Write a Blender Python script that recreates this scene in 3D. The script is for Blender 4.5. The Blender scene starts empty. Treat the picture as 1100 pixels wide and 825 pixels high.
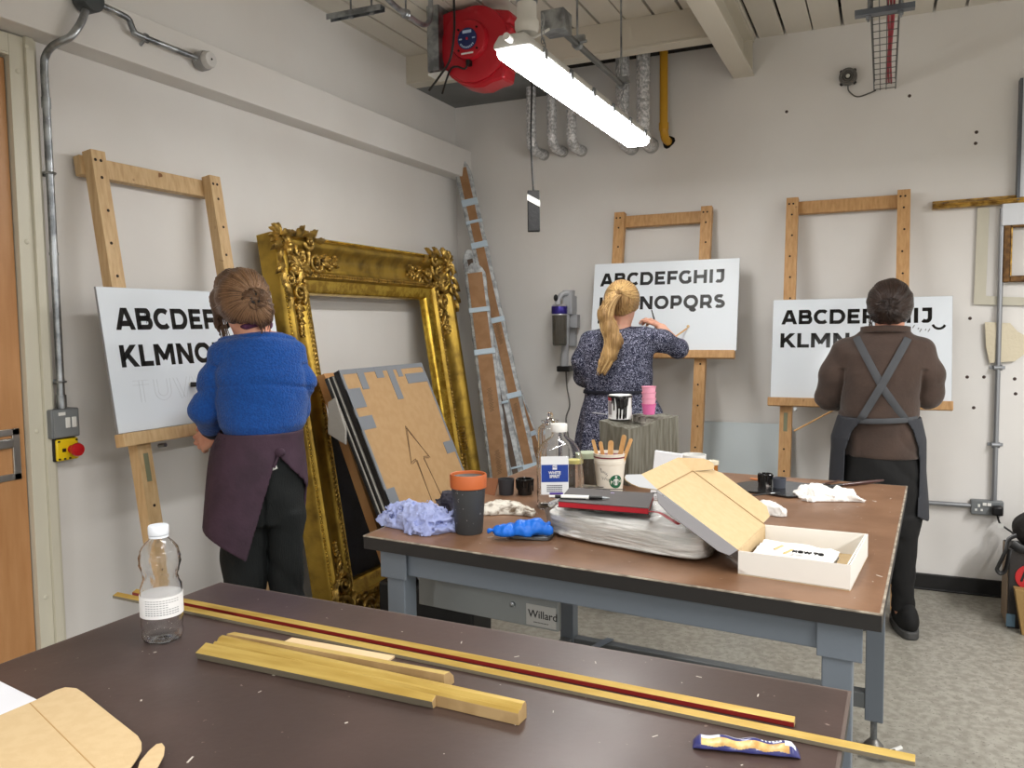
import bpy, bmesh, math, random
import numpy as np
from mathutils import Vector, Matrix
random.seed(7)
SC = bpy.context.scene
COL = SC.collection
# ---------------------------------------------------------------- camera
YAW, PITCH, ROLL, FPX = math.radians(24.38), math.radians(4.016), math.radians(-0.72), 879.6
CAM = Vector((2.6036, 0.0, 1.45))
_f = Vector((-math.sin(YAW)*math.cos(PITCH), math.cos(YAW)*math.cos(PITCH), -math.sin(PITCH)))
_r = Vector((math.cos(YAW), math.sin(YAW), 0)); _u = _r.cross(_f)
CR = _r*math.cos(ROLL)+_u*math.sin(ROLL); CU = -_r*math.sin(ROLL)+_u*math.cos(ROLL); CF = _f
D = 4.89      # back wall
ZC = 3.05     # ceiling
def P(px, py, x=None, y=None, z=None):
    d = CR*((px-550)/FPX)-CU*((py-412.5)/FPX)+CF
    i, v = (0, x) if x is not None else (1, y) if y is not None else (2, z)
    return CAM+d*((v-CAM[i])/d[i])
# ---------------------------------------------------------------- materials
def C(r, g, b):
    return tuple(((v/255)/12.92 if v/255 <= .04045 else ((v/255+.055)/1.055)**2.4) for v in (r, g, b))+(1,)
def mat(name, col, rough=.55, metal=0, col2=None, ns=8, nd=4, nlo=.4, nhi=.6, stretch=None, bump=0, bs=40, bstretch=None,
        trans=0, ior=1.45, spec=.5, coat=0, emit=0, pits=None, sheen=0, wave=None, rvar=0, alpha=1, subs=0):
    m = bpy.data.materials.new(name); m.use_nodes = True; nt = m.node_tree; b = nt.nodes['Principled BSDF']; L = nt.links
    def N(t): return nt.nodes.new(t)
    b.inputs['Base Color'].default_value = col; b.inputs['Roughness'].default_value = rough; b.inputs['Metallic'].default_value = metal
    b.inputs['IOR'].default_value = ior; b.inputs['Transmission Weight'].default_value = trans
    b.inputs['Specular IOR Level'].default_value = spec; b.inputs['Coat Weight'].default_value = coat; b.inputs['Sheen Weight'].default_value = sheen
    if alpha < 1: b.inputs['Alpha'].default_value = alpha
    if subs: b.inputs['Subsurface Weight'].default_value = subs; b.inputs['Subsurface Scale'].default_value = .01
    if emit: b.inputs['Emission Color'].default_value = col; b.inputs['Emission Strength'].default_value = emit
    tc = N('ShaderNodeTexCoord')
    def noise(scale, detail, st):
        mp = N('ShaderNodeMapping'); L.new(tc.outputs['Object'], mp.inputs[0])
        if st: mp.inputs['Scale'].default_value = st
        n = N('ShaderNodeTexNoise'); n.inputs['Scale'].default_value = scale; n.inputs['Detail'].default_value = detail
        L.new(mp.outputs[0], n.inputs['Vector']); return n
    last = None
    if col2:
        n = noise(ns, nd, stretch); cr = N('ShaderNodeValToRGB'); e = cr.color_ramp.elements
        e[0].position = nlo; e[0].color = col; e[1].position = nhi; e[1].color = col2
        L.new(n.outputs['Fac'], cr.inputs[0]); last = cr.outputs[0]
    if pits:      # (colour, scale, threshold) small irregular flecks
        n = noise(pits[1], 2, None); cr = N('ShaderNodeValToRGB'); e = cr.color_ramp.elements
        e[0].position = pits[2]; e[0].color = (0, 0, 0, 1); e[1].position = pits[2]+.03; e[1].color = (1, 1, 1, 1)
        L.new(n.outputs['Fac'], cr.inputs[0]); mx = N('ShaderNodeMix'); mx.data_type = 'RGBA'
        L.new(cr.outputs[0], mx.inputs[0]); mx.inputs[7].default_value = pits[0]
        if last: L.new(last, mx.inputs[6])
        else: mx.inputs[6].default_value = col
        last = mx.outputs[2]
    if wave:      # (colour, scale, width, distort): thin contour squiggles
        n = noise(wave[1], 1.0, None); n.inputs['Distortion'].default_value = wave[3]
        s = N('ShaderNodeMath'); s.operation = 'SUBTRACT'; L.new(n.outputs['Fac'], s.inputs[0]); s.inputs[1].default_value = .5
        a = N('ShaderNodeMath'); a.operation = 'ABSOLUTE'; L.new(s.outputs[0], a.inputs[0])
        c = N('ShaderNodeMath'); c.operation = 'LESS_THAN'; L.new(a.outputs[0], c.inputs[0]); c.inputs[1].default_value = wave[2]
        mx = N('ShaderNodeMix'); mx.data_type = 'RGBA'; L.new(c.outputs[0], mx.inputs[0]); mx.inputs[7].default_value = wave[0]
        if last: L.new(last, mx.inputs[6])
        else: mx.inputs[6].default_value = col
        last = mx.outputs[2]
    if last: L.new(last, b.inputs['Base Color'])
    if rvar:
        n = noise(6, 4, None); mr = N('ShaderNodeMapRange'); mr.inputs[3].default_value = max(0, rough-rvar); mr.inputs[4].default_value = min(1, rough+rvar)
        L.new(n.outputs['Fac'], mr.inputs[0]); L.new(mr.outputs[0], b.inputs['Roughness'])
    if bump:
        n = noise(bs, 4, bstretch); bp = N('ShaderNodeBump'); bp.inputs['Strength'].default_value = min(1, bump); bp.inputs['Distance'].default_value = .01
        L.new(n.outputs['Fac'], bp.inputs['Height']); L.new(bp.outputs[0], b.inputs['Normal'])
    return m
# ---------------------------------------------------------------- objects
WM = {}
def tag(o, label=None, cat=None, group=None, kind=None):
    if label: o['label'] = label
    if cat: o['category'] = cat
    if group: o['group'] = group
    if kind or cat: o['kind'] = kind or 'thing'
    return o
def thing(name, label, cat, loc, group=None):
    o = bpy.data.objects.new(name, None); COL.objects.link(o); o.location = loc; o.empty_display_size = .05
    WM[o] = Matrix.Translation(Vector(loc))
    return tag(o, label, cat, group)
def link_mesh(name, me, m, parent=None, smooth=False, ang=40, bevel=0, label=None, kind=None):
    """me is authored in world coordinates"""
    ms = m if isinstance(m, (list, tuple)) else [m]
    for q in ms: me.materials.append(q)
    if parent is not None:
        me.transform(WM[parent].inverted()); W = WM[parent]; loc = None
    else:
        n = len(me.vertices); co = np.empty(n*3); me.vertices.foreach_get('co', co); co = co.reshape(-1, 3)
        loc = Vector(((co[:, 0].min()+co[:, 0].max())/2, (co[:, 1].min()+co[:, 1].max())/2, co[:, 2].min()))
        me.transform(Matrix.Translation(-loc)); W = Matrix.Translation(loc)
    if smooth:
        me.polygons.foreach_set('use_smooth', [True]*len(me.polygons))
        if ang < 180: me.set_sharp_from_angle(angle=math.radians(ang))
    me.update()
    o = bpy.data.objects.new(name, me); COL.objects.link(o)
    if parent is not None: o.parent = parent; WM[o] = W.copy()
    else: o.location = loc; WM[o] = W
    if bevel:
        md = o.modifiers.new('bevel', 'BEVEL'); md.width = bevel; md.segments = 2; md.limit_method = 'ANGLE'; md.angle_limit = math.radians(35)
    if label: o['label'] = label
    if kind: o['kind'] = kind
    return o
def frame_of(d):
    d = d.normalized(); a = Vector((0, 0, 1)) if abs(d.z) < .9 else Vector((1, 0, 0))
    s = d.cross(a).normalized(); return s, s.cross(d).normalized()
class MB:
    def __init__(s): s.v = []; s.f = []; s.m = []; s.mi = 0
    def add(s, vs, fs):
        k = len(s.v); s.v += [tuple(p) for p in vs]
        for f in fs: s.f.append(tuple(i+k for i in f)); s.m.append(s.mi)
        return s
    def hexa(s, p):   # bottom 4, top 4
        return s.add(p, [(0, 3, 2, 1), (4, 5, 6, 7), (0, 1, 5, 4), (1, 2, 6, 5), (2, 3, 7, 6), (3, 0, 4, 7)])
    def box(s, x0, x1, y0, y1, z0, z1):
        return s.hexa([(x0, y0, z0), (x1, y0, z0), (x1, y1, z0), (x0, y1, z0), (x0, y0, z1), (x1, y0, z1), (x1, y1, z1), (x0, y1, z1)])
    def obox(s, c, a, b, n, sa, sb, sn):   # oriented box: centre, axes, full sizes
        c = Vector(c); a = Vector(a).normalized()*sa/2; b = Vector(b).normalized()*sb/2; n = Vector(n).normalized()*sn/2
        return s.hexa([c-a-b-n, c+a-b-n, c+a+b-n, c-a+b-n, c-a-b+n, c+a-b+n, c+a+b+n, c-a+b+n])
    def slab(s, poly, off):   # polygon (3d points) extruded by vector
        n = len(poly); off = Vector(off); p = [Vector(q) for q in poly]
        return s.add(p+[q+off for q in p], [tuple(range(n))[::-1], tuple(range(n, 2*n))]+[(i, (i+1) % n, n+(i+1) % n, n+i) for i in range(n)])
    def bar(s, a, b, w, h, up=(0, 0, 1)):
        a = Vector(a); b = Vector(b); d = (b-a).normalized(); sd = d.cross(Vector(up)).normalized(); u = sd.cross(d)
        return s.obox((a+b)/2, sd, u, d, w, h, (b-a).length)
    def tube(s, pts, r, seg=8, caps=True, flat=1, up=None):
        pts = [Vector(p) for p in pts]; n = len(pts); rs = r if isinstance(r, (list, tuple)) else [r]*n
        k = len(s.v); S = None
        for i, p in enumerate(pts):
            d = (pts[min(i+1, n-1)]-pts[max(i-1, 0)])
            d = d.normalized() if d.length > 1e-9 else Vector((0, 0, 1))
            if S is None: S, U = (frame_of(d) if up is None else (d.cross(Vector(up)).normalized(), None))
            S = (S-d*S.dot(d)).normalized(); U = S.cross(d)
            for j in range(seg):
                t = 2*math.pi*j/seg; s.v.append(tuple(p+S*(rs[i]*math.cos(t))+U*(rs[i]*flat*math.sin(t))))
        for i in range(n-1):
            for j in range(seg):
                a = k+i*seg+j; b = k+i*seg+(j+1) % seg; s.f.append((a, b, b+seg, a+seg)); s.m.append(s.mi)
        if caps:
            s.f.append(tuple(k+j for j in range(seg))[::-1]); s.m.append(s.mi)
            s.f.append(tuple(k+(n-1)*seg+j for j in range(seg))); s.m.append(s.mi)
        return s
    def lathe(s, prof, c, seg=24, axis=(0, 0, 1), mod=None):
        c = Vector(c); ax = Vector(axis).normalized()
        if abs(ax.z) > .999: S, U = Vector((1, 0, 0)), Vector((0, 1, 0))*(1 if ax.z > 0 else -1)
        else: S, U = frame_of(ax)
        k = len(s.v); n = len(prof)
        for (r, z) in prof:
            for j in range(seg):
                t = 2*math.pi*j/seg; rr = r*(mod(t, z) if mod else 1); s.v.append(tuple(c+ax*z+S*(rr*math.cos(t))+U*(rr*math.sin(t))))
        for i in range(n-1):
            for j in range(seg):
                a = k+i*seg+j; b = k+i*seg+(j+1) % seg; s.f.append((a, b, b+seg, a+seg)); s.m.append(s.mi)
        if prof[0][0] > 1e-6: s.f.append(tuple(k+j for j in range(seg))[::-1]); s.m.append(s.mi)
        if prof[-1][0] > 1e-6: s.f.append(tuple(k+(n-1)*seg+j for j in range(seg))); s.m.append(s.mi)
        return s
    def ell(s, c, rx, ry, rz, M=None, seg=10, rg=6):
        c = Vector(c); k = len(s.v)
        for i in range(rg+1):
            ph = math.pi*i/rg
            for j in range(seg):
                t = 2*math.pi*j/seg; q = Vector((rx*math.sin(ph)*math.cos(t), ry*math.sin(ph)*math.sin(t), rz*math.cos(ph)))
                s.v.append(tuple(c+(M @ q if M else q)))
        for i in range(rg):
            for j in range(seg):
                a = k+i*seg+j; b = k+i*seg+(j+1) % seg; s.f.append((a, b, b+seg, a+seg)); s.m.append(s.mi)
        return s
    def grid(s, fn, nu, nv, closed_u=False):
        k = len(s.v)
        for i in range(nu):
            for j in range(nv): s.v.append(tuple(fn(i/(nu if closed_u else nu-1), j/(nv-1))))
        for i in range(nu if closed_u else nu-1):
            for j in range(nv-1):
                a = k+i*nv+j; b = k+((i+1) % nu)*nv+j; s.f.append((a, b, b+1, a+1)); s.m.append(s.mi)
        return s
    def mesh(s, name, fix=True, weld=False):
        me = bpy.data.meshes.new(name); me.from_pydata(s.v, [], s.f); me.polygons.foreach_set('material_index', s.m)
        if fix:
            bm = bmesh.new(); bm.from_mesh(me)
            if weld: bmesh.ops.remove_doubles(bm, verts=bm.verts, dist=1e-6)
            bmesh.ops.recalc_face_normals(bm, faces=bm.faces); bm.to_mesh(me); bm.free()
        return me
    def build(s, name, m, parent=None, **k):
        return link_mesh(name, s.mesh(name), m, parent, **k)
def rot_about(mb, k0, c, axis, ang):
    M = Matrix.Rotation(ang, 4, axis); c = Vector(c)
    for i in range(k0, len(mb.v)): mb.v[i] = tuple(c+M @ (Vector(mb.v[i])-c))
def struct(mb, name, m, **k):
    o = mb.build(name, m, **k); o['kind'] = 'structure'; return o
def top(mb, name, m, label, cat, group=None, **k):
    return tag(mb.build(name, m, **k), label, cat, group)
def bez(p0, p1, p2, p3, n=12):
    p0, p1, p2, p3 = map(Vector, (p0, p1, p2, p3)); o = []
    for i in range(n+1):
        t = i/n; o.append(p0*(1-t)**3+p1*3*t*(1-t)**2+p2*3*t*t*(1-t)+p3*t**3)
    return o
def smooth_path(pts, n=6):
    pts = [Vector(p) for p in pts]; o = []
    for i in range(len(pts)-1):
        a = pts[max(i-1, 0)]; b = pts[i]; c = pts[i+1]; d = pts[min(i+2, len(pts)-1)]
        for k in range(n):
            t = k/n; o.append(.5*((2*b)+(c-a)*t+(2*a-5*b+4*c-d)*t*t+(-a+3*b-3*c+d)*t**3))
    o.append(pts[-1]); return o
# ---------------------------------------------------------------- numpy noise + surface nets
_rs = np.random.RandomState(3); _T = _rs.rand(64, 64, 64).astype(np.float32)
def vn(X, Y, Z):
    xi = np.floor(X).astype(int); yi = np.floor(Y).astype(int); zi = np.floor(Z).astype(int)
    fx = X-xi; fy = Y-yi; fz = Z-zi; fx = fx*fx*(3-2*fx); fy = fy*fy*(3-2*fy); fz = fz*fz*(3-2*fz); r = 0
    for a in (0, 1):
        for b in (0, 1):
            for c in (0, 1):
                r = r+_T[(xi+a) & 63, (yi+b) & 63, (zi+c) & 63]*(fx if a else 1-fx)*(fy if b else 1-fy)*(fz if c else 1-fz)
    return r
def ridge(X, Y, Z): return 1-np.abs(2*vn(X, Y, Z)-1)
def surfnet(F, lo, hi, h):
    lo = np.array(lo, float); hi = np.array(hi, float); n = np.ceil((hi-lo)/h).astype(int)+1
    X, Y, Z = np.meshgrid(*[lo[i]+h*np.arange(n[i]) for i in range(3)], indexing='ij')
    V = F(X, Y, Z); V[0] = np.maximum(V[0], .01); V[-1] = np.maximum(V[-1], .01); V[:, 0] = np.maximum(V[:, 0], .01); V[:, -1] = np.maximum(V[:, -1], .01)
    V[:, :, 0] = np.maximum(V[:, :, 0], .01); V[:, :, -1] = np.maximum(V[:, :, -1], .01)
    I = V < 0; cnt = np.zeros(tuple(n-1), int)
    cs = [(a, b, c) for a in (0, 1) for b in (0, 1) for c in (0, 1)]
    for a, b, c in cs: cnt += I[a:n[0]-1+a, b:n[1]-1+b, c:n[2]-1+c]
    act = (cnt > 0) & (cnt < 8); idx = -np.ones(act.shape, int); A = np.argwhere(act); idx[act] = np.arange(len(A))
    pos = np.zeros((len(A), 3)); w = np.zeros(len(A))
    for p in cs:
        for ax in range(3):
            if p[ax]: continue
            q = list(p); q[ax] = 1; va = V[tuple((A+p).T)]; vb = V[tuple((A+q).T)]; m = (va < 0) != (vb < 0)
            t = va[m]/(va[m]-vb[m]); e = np.tile(np.array(p, float), (m.sum(), 1)); e[:, ax] += t; pos[m] += e; w[m] += 1
    pos = lo+h*(A+pos/w[:, None]); faces = []
    for ax in range(3):
        s0 = [slice(None)]*3; s1 = [slice(None)]*3; s0[ax] = slice(0, -1); s1[ax] = slice(1, None)
        a = I[tuple(s0)]; b = I[tuple(s1)]; ch = np.argwhere(a != b); o1, o2 = [(1, 2), (2, 0), (0, 1)][ax]
        ok = (ch[:, o1] > 0) & (ch[:, o2] > 0) & (ch[:, o1] < n[o1]-1) & (ch[:, o2] < n[o2]-1); ch = ch[ok]; sg = a[tuple(ch.T)]
        def cell(d1, d2):
            q = ch.copy(); q[:, o1] -= d1; q[:, o2] -= d2; return idx[tuple(q.T)]
        Q = np.stack([cell(1, 1), cell(0, 1), cell(0, 0), cell(1, 0)], 1); Q[~sg] = Q[~sg][:, ::-1]; faces.append(Q)
    return pos, np.concatenate(faces)
def net_mesh(name, pos, faces):
    me = bpy.data.meshes.new(name); me.from_pydata(pos.tolist(), [], faces.tolist()); return me
def smin(a, b, k):
    h = np.clip(.5+.5*(b-a)/k, 0, 1); return b*(1-h)+a*h-k*h*(1-h)
def smax(a, b, k): return -smin(-a, -b, k)
def cone(X, Y, Z, a, b, r1, r2):
    a = np.array(a); b = np.array(b); d = b-a; L = (d**2).sum()+1e-12
    t = np.clip(((X-a[0])*d[0]+(Y-a[1])*d[1]+(Z-a[2])*d[2])/L, 0, 1)
    return np.sqrt((X-a[0]-t*d[0])**2+(Y-a[1]-t*d[1])**2+(Z-a[2]-t*d[2])**2)-(r1+(r2-r1)*t)
def chain(X, Y, Z, pts, k=.01):   # pts: (a, b, z, r)
    r = None
    for p, q in zip(pts[:-1], pts[1:]):
        c = cone(X, Y, Z, p[:3], q[:3], p[3], q[3]); r = c if r is None else smin(r, c, k)
    return r
def ellf(X, Y, Z, c, rx, ry, rz):
    q = np.sqrt(((X-c[0])/rx)**2+((Y-c[1])/ry)**2+((Z-c[2])/rz)**2); return (q-1)*min(rx, ry, rz)
# ---------------------------------------------------------------- lettering: strokes of a geometric bold sans
def arc(cx, cy, rx, ry, a0, a1, n=14): return [(cx+rx*math.cos(math.radians(a0+(a1-a0)*i/n)), cy+ry*math.sin(math.radians(a0+(a1-a0)*i/n))) for i in range(n+1)]
_h = .105
GL = {
 'A': (1.10, [[(.10, -.1), (.55, 1.1)], [(1.0, -.1), (.55, 1.1)], [(.25, .29), (.85, .29)]]),
 'B': (1.06, [[(.22, 0), (.22, 1)], [(.2, 1-_h), (.66, 1-_h)]+arc(.66, .71, .17, .185, 90, -90)+[(.2, .525)], [(.2, .525), (.7, .525)]+arc(.70, .315, .20, .21, 90, -90)+[(.2, _h)]]),
 'C': (1.04, [arc(.60, .5, .42, .405, 46, 314, 24)]),
 'D': (1.18, [[(.22, 0), (.22, 1)], [(.2, 1-_h), (.55, 1-_h)]+arc(.6, .5, .40, .395, 90, -90, 20)+[(.2, _h)]]),
 'E': (.98, [[(.22, 0), (.22, 1)], [(.2, 1-_h), (.88, 1-_h)], [(.2, .5), (.8, .5)], [(.2, _h), (.9, _h)]]),
 'F': (.93, [[(.22, 0), (.22, 1)], [(.2, 1-_h), (.88, 1-_h)], [(.2, .45), (.8, .45)]]),
 'G': (1.12, [arc(.60, .5, .42, .405, 46, 330, 24), [(.90, .02+.08), (.90, .52)]]),
 'H': (1.19, [[(.22, 0), (.22, 1)], [(.97, 0), (.97, 1)], [(.2, .5), (1, .5)]]),
 'I': (.46, [[(.23, 0), (.23, 1)]]),
 'J': (.84, [[(.15, 1-_h), (.72, 1-_h)], [(.62, 1), (.62, .35)]+arc(.37, .33, .25, .235, 0, -140, 12)]),
 'K': (1.09, [[(.22, 0), (.22, 1)], [(.2, .33), (.95, 1.08)], [(.5, .55), (1.04, -.1)]]),
 'L': (.88, [[(.22, 0), (.22, 1)], [(.2, _h), (.85, _h)]]),
 'M': (1.40, [[(.22, 0), (.22, 1)], [(1.18, 0), (1.18, 1)], [(.2, 1.08), (.7, .28)], [(1.2, 1.08), (.7, .28)]]),
 'N': (1.19, [[(.22, 0), (.22, 1)], [(.97, 0), (.97, 1)], [(.16, 1.07), (1.03, -.07)]]),
 'O': (1.25, [arc(.625, .5, .44, .405, 0, 360, 32)]),
 'P': (1.05, [[(.22, 0), (.22, 1)], [(.2, 1-_h), (.6, 1-_h)]+arc(.62, .62, .24, .275, 90, -90)+[(.2, .345)]]),
 'Q': (1.25, [arc(.625, .5, .44, .405, 0, 360, 32), [(.58, .02), (.70, -.10), (.86, -.12), (1.0, -.02)]]),
 'R': (1.08, [[(.22, 0), (.22, 1)], [(.2, 1-_h), (.6, 1-_h)]+arc(.62, .62, .24, .275, 90, -90)+[(.2, .345)], [(.62, .36), (.96, -.1)]]),
 'S': (.94, [arc(.47, .71, .27, .185, 38, 270, 14)+arc(.47, .30, .30, .195, 90, -142, 14)]),
 'T': (.95, [[(.475, 0), (.475, 1)], [(.04, 1-_h), (.91, 1-_h)]]),
 'U': (1.15, [[(.2, 1), (.2, .45)]+arc(.575, .45, .375, .345, 180, 360, 14)+[(.95, 1)]]),
 'V': (1.1, [[(.1, 1.1), (.55, -.1)], [(1.0, 1.1), (.55, -.1)]]),
 'W': (1.6, [[(.1, 1.1), (.45, -.1)], [(.8, 1.1), (.45, -.1)], [(.8, 1.1), (1.15, -.1)], [(1.5, 1.1), (1.15, -.1)]]),
}
def _clip(poly, lo, hi):
    for sgn, lim in ((1, lo), (-1, hi)):
        out = []
        for i, p in enumerate(poly):
            q = poly[(i+1) % len(poly)]; a = sgn*(p[1]-lim) >= 0; b = sgn*(q[1]-lim) >= 0
            if a: out.append(p)
            if a != b: t = (lim-p[1])/(q[1]-p[1]); out.append((p[0]+t*(q[0]-p[0]), lim))
        poly = out
        if not poly: return []
    return poly
def strokes2polys(line, w, lo=-.3, hi=1.0):
    L = [Vector(p) for p in line]; n = len(L); left = []; right = []
    closed = (L[0]-L[-1]).length < 1e-6
    for i in range(n):
        pr = L[i-1] if i > 0 else (L[-2] if closed else None); nx = L[i+1] if i < n-1 else (L[1] if closed else None)
        ds = [(L[i]-pr).normalized()] if pr is not None else []
        if nx is not None: ds.append((nx-L[i]).normalized())
        ns = [Vector((-d.y, d.x)) for d in ds]; m = sum(ns, Vector((0, 0)))
        m = m.normalized() if m.length > 1e-6 else ns[0]; k = 1/max(.5, m.dot(ns[0])); left.append(L[i]+m*w/2*k); right.append(L[i]-m*w/2*k)
    out = []
    for i in range(n-1):
        q = _clip([tuple(left[i]), tuple(left[i+1]), tuple(right[i+1]), tuple(right[i])], lo, hi)
        if len(q) > 2: out.append(q)
    return out
def lettering(mb, text, o, u, v, width, cap, w=.25, n=None, t=.0006):
    """black strokes on the plane o + u*s + v*t, starting at baseline point o"""
    tot = sum(GL[c][0] for c in text); sx = width/tot; x = 0; u = Vector(u); v = Vector(v); n = u.cross(v).normalized() if n is None else n
    for c in text:
        adv, lines = GL[c]
        for ln in lines:
            lo = -.3 if c == 'Q' else 0
            for q in strokes2polys(ln, w, lo, 1.0):
                mb.slab([Vector(o)+u*((x+a)*sx)+v*(b*cap) for a, b in q], n*t)
        x += adv
def text_mesh(s, o, u, v, size, m, name, parent, ext=.0004, align='LEFT', bold=0, label=None):
    cu = bpy.data.curves.new('t', 'FONT'); cu.body = s; cu.size = size; cu.extrude = ext; cu.align_x = align; cu.offset = bold*size; cu.resolution_u = 3
    ob = bpy.data.objects.new('t', cu); COL.objects.link(ob)
    me = bpy.data.meshes.new_from_object(ob.evaluated_get(bpy.context.evaluated_depsgraph_get())); bpy.data.objects.remove(ob); bpy.data.curves.remove(cu)
    u = Vector(u).normalized(); v = Vector(v).normalized(); n = u.cross(v)
    M = Matrix(((u.x, v.x, n.x, o[0]), (u.y, v.y, n.y, o[1]), (u.z, v.z, n.z, o[2]), (0, 0, 0, 1))); me.transform(M); me.materials.clear()
    return link_mesh(name, me, m, parent, label=label)
# ---------------------------------------------------------------- crumpled cloth lying on a surface
def crumple(c, rx, ry, h, rot=0, seed=0, fr=14, amp=1.0, h_=.0028):
    """a heap of soft folds: an ellipsoid heap broken up by warped ridges, flat underneath"""
    c = Vector(c); ca, sa = math.cos(rot), math.sin(rot); sd = seed*3.7+.5
    def F(X, Y, Z):
        x = (X-c.x)*ca+(Y-c.y)*sa; y = -(X-c.x)*sa+(Y-c.y)*ca; z = Z-c.z
        wx = x+.030*(vn(x*14+sd, y*14, z*14)-.5); wy = y+.030*(vn(x*14, y*14+sd, z*14+5)-.5); th = np.arctan2(wy/ry, wx/rx)
        k = 1+.16*np.sin(2*th+sd)+.12*np.sin(3*th+sd*2)+.08*np.sin(5*th+sd*3)
        d = ellf(wx/k, wy/k, z, (0, 0, 0), rx, ry, h)
        a = amp*min(h, .05)
        d = d-a*.34*(ridge(wx*fr*1.6+sd, wy*fr*.9, z*fr*1.8)**1.5-.45)-a*.26*(ridge(wx*fr*2.2, wy*fr*3.4+sd, z*fr*3)-.5)-a*.14*(ridge(wx*fr*7, wy*fr*5, z*fr*6+sd)-.5)
        d = smin(d, np.maximum(((wx/k/rx)**2+(wy/k/ry)**2-1.12)*min(rx, ry)*.5, z-.005-.004*ridge(wx*30, wy*30, z)), .004)
        return np.maximum(d, .0006-z)
    return surfnet(F, (c.x-1.5*max(rx, ry), c.y-1.5*max(rx, ry), c.z-.004), (c.x+1.5*max(rx, ry), c.y+1.5*max(rx, ry), c.z+h*1.5+.01), h_)
def film_mat(name, rough=.12, bump=1, bs=36, fac=.30):
    m = bpy.data.materials.new(name); m.use_nodes = True; nt = m.node_tree; L = nt.links; nt.nodes.remove(nt.nodes['Principled BSDF']); N = nt.nodes.new
    t = N('ShaderNodeBsdfTransparent'); g = N('ShaderNodeBsdfGlossy'); g.inputs['Roughness'].default_value = rough; mx = N('ShaderNodeMixShader'); lw = N('ShaderNodeLayerWeight'); lw.inputs['Blend'].default_value = fac
    tc = N('ShaderNodeTexCoord'); n = N('ShaderNodeTexNoise'); n.inputs['Scale'].default_value = bs; n.inputs['Detail'].default_value = 5; bp = N('ShaderNodeBump'); bp.inputs['Strength'].default_value = bump; bp.inputs['Distance'].default_value = .01
    L.new(tc.outputs['Object'], n.inputs['Vector']); L.new(n.outputs['Fac'], bp.inputs['Height']); L.new(bp.outputs[0], g.inputs['Normal']); L.new(bp.outputs[0], lw.inputs['Normal'])
    L.new(lw.outputs['Fresnel'], mx.inputs[0]); L.new(t.outputs[0], mx.inputs[1]); L.new(g.outputs[0], mx.inputs[2]); L.new(mx.outputs[0], nt.nodes['Material Output'].inputs[0]); return m
# ================================================================ materials used in many places
M_wall = mat('wall_paint', C(224, 222, 219), .6, bump=.05, bs=180, col2=C(219, 216, 212), ns=1.2)
M_wood = mat('pine', C(208, 178, 134), .55, col2=C(186, 151, 106), ns=9, nd=6, stretch=(9, 9, 1), nlo=.35, nhi=.75, bump=.15, bs=60, bstretch=(6, 6, .6), pits=(C(120, 78, 38), 14, .73))
M_steel = mat('galvanised_steel', C(175, 180, 184), .38, .9, col2=C(120, 124, 128), ns=14, bump=.1, bs=60)
M_dark = mat('dark_hole', C(20, 18, 16), .9)
M_black = mat('black_plastic', C(18, 18, 19), .4)
M_white = mat('white_plastic', C(228, 228, 224), .4)
M_grey = mat('grey_switchgear', C(112, 116, 118), .45, bump=.08, bs=200)
M_cream = mat('cream_paint', C(208, 202, 188), .5, bump=.04, bs=90)
M_card = mat('cardboard', C(172, 140, 100), .8, col2=C(167, 134, 94), ns=30, bump=.05, bs=200)
M_kraft = mat('kraft_inside', C(202, 177, 136), .8, col2=C(198, 172, 131), ns=60, bump=.05, bs=300)
# ================================================================ room shell
fl = mat('vinyl_floor', C(152, 149, 139), .42, col2=C(131, 127, 117), ns=34, nd=8, nlo=.38, nhi=.62, pits=(C(112, 106, 98), 90, .64), bump=.04, bs=140, rvar=.12)
struct(MB().box(-.1, 6.2, -4.2, 5.0, -.08, 0), 'floor', fl)
w = MB().box(-.12, 0, 1.87, D+.12, 0, 3.3); w.box(-.12, 0, -4.2, .86, 0, 3.3); w.box(-.12, 0, .86, 1.87, 2.40, 3.3)
struct(w, 'wall_left', M_wall)
struct(MB().box(0, 6.2, D, D+.12, 0, 3.3), 'wall_back', M_wall)
struct(MB().box(6, 6.12, -4.2, D, 0, 3.3), 'wall_right', M_wall)
struct(MB().box(-.12, 6.12, -4.32, -4.2, 0, 3.3), 'wall_front', M_wall)
M_pl = mat('ceiling_plank', C(214, 209, 198), .55)
cl = MB().box(-.12, 6.12, -4.2, D+.1, ZC+.10, ZC+.2); cl.mi = 1
k0 = 2.077-.147*14
i = 0; x = k0
while x < 6.0:
    g = .022 if i % 3 else .008
    x0 = max(0, x+g/2); x1 = min(6, x+.147-.004)
    cl.box(x0, x1, -4.2, D, ZC, ZC+.02); x += .147; i += 1
cl.box(0, k0, -4.2, D, ZC, ZC+.02)
struct(cl, 'ceiling', [mat('ceiling_void', C(28, 27, 26), .9), M_pl])
# boxing along the left wall
struct(MB().box(0, .115, -4.2, D, 2.42, 2.60), 'trim_1', M_wall, bevel=.004)
# skirting
M_sk = mat('skirting_black', C(22, 22, 23), .45)
struct(MB().box(0, 6, D-.018, D, 0, .088).box(0, 6, D-.024, D-.016, 0, .012), 'baseboard_back', M_sk, bevel=.004)
struct(MB().box(0, .018, 1.9, D-.02, 0, .088), 'baseboard_left', M_sk, bevel=.004)
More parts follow.
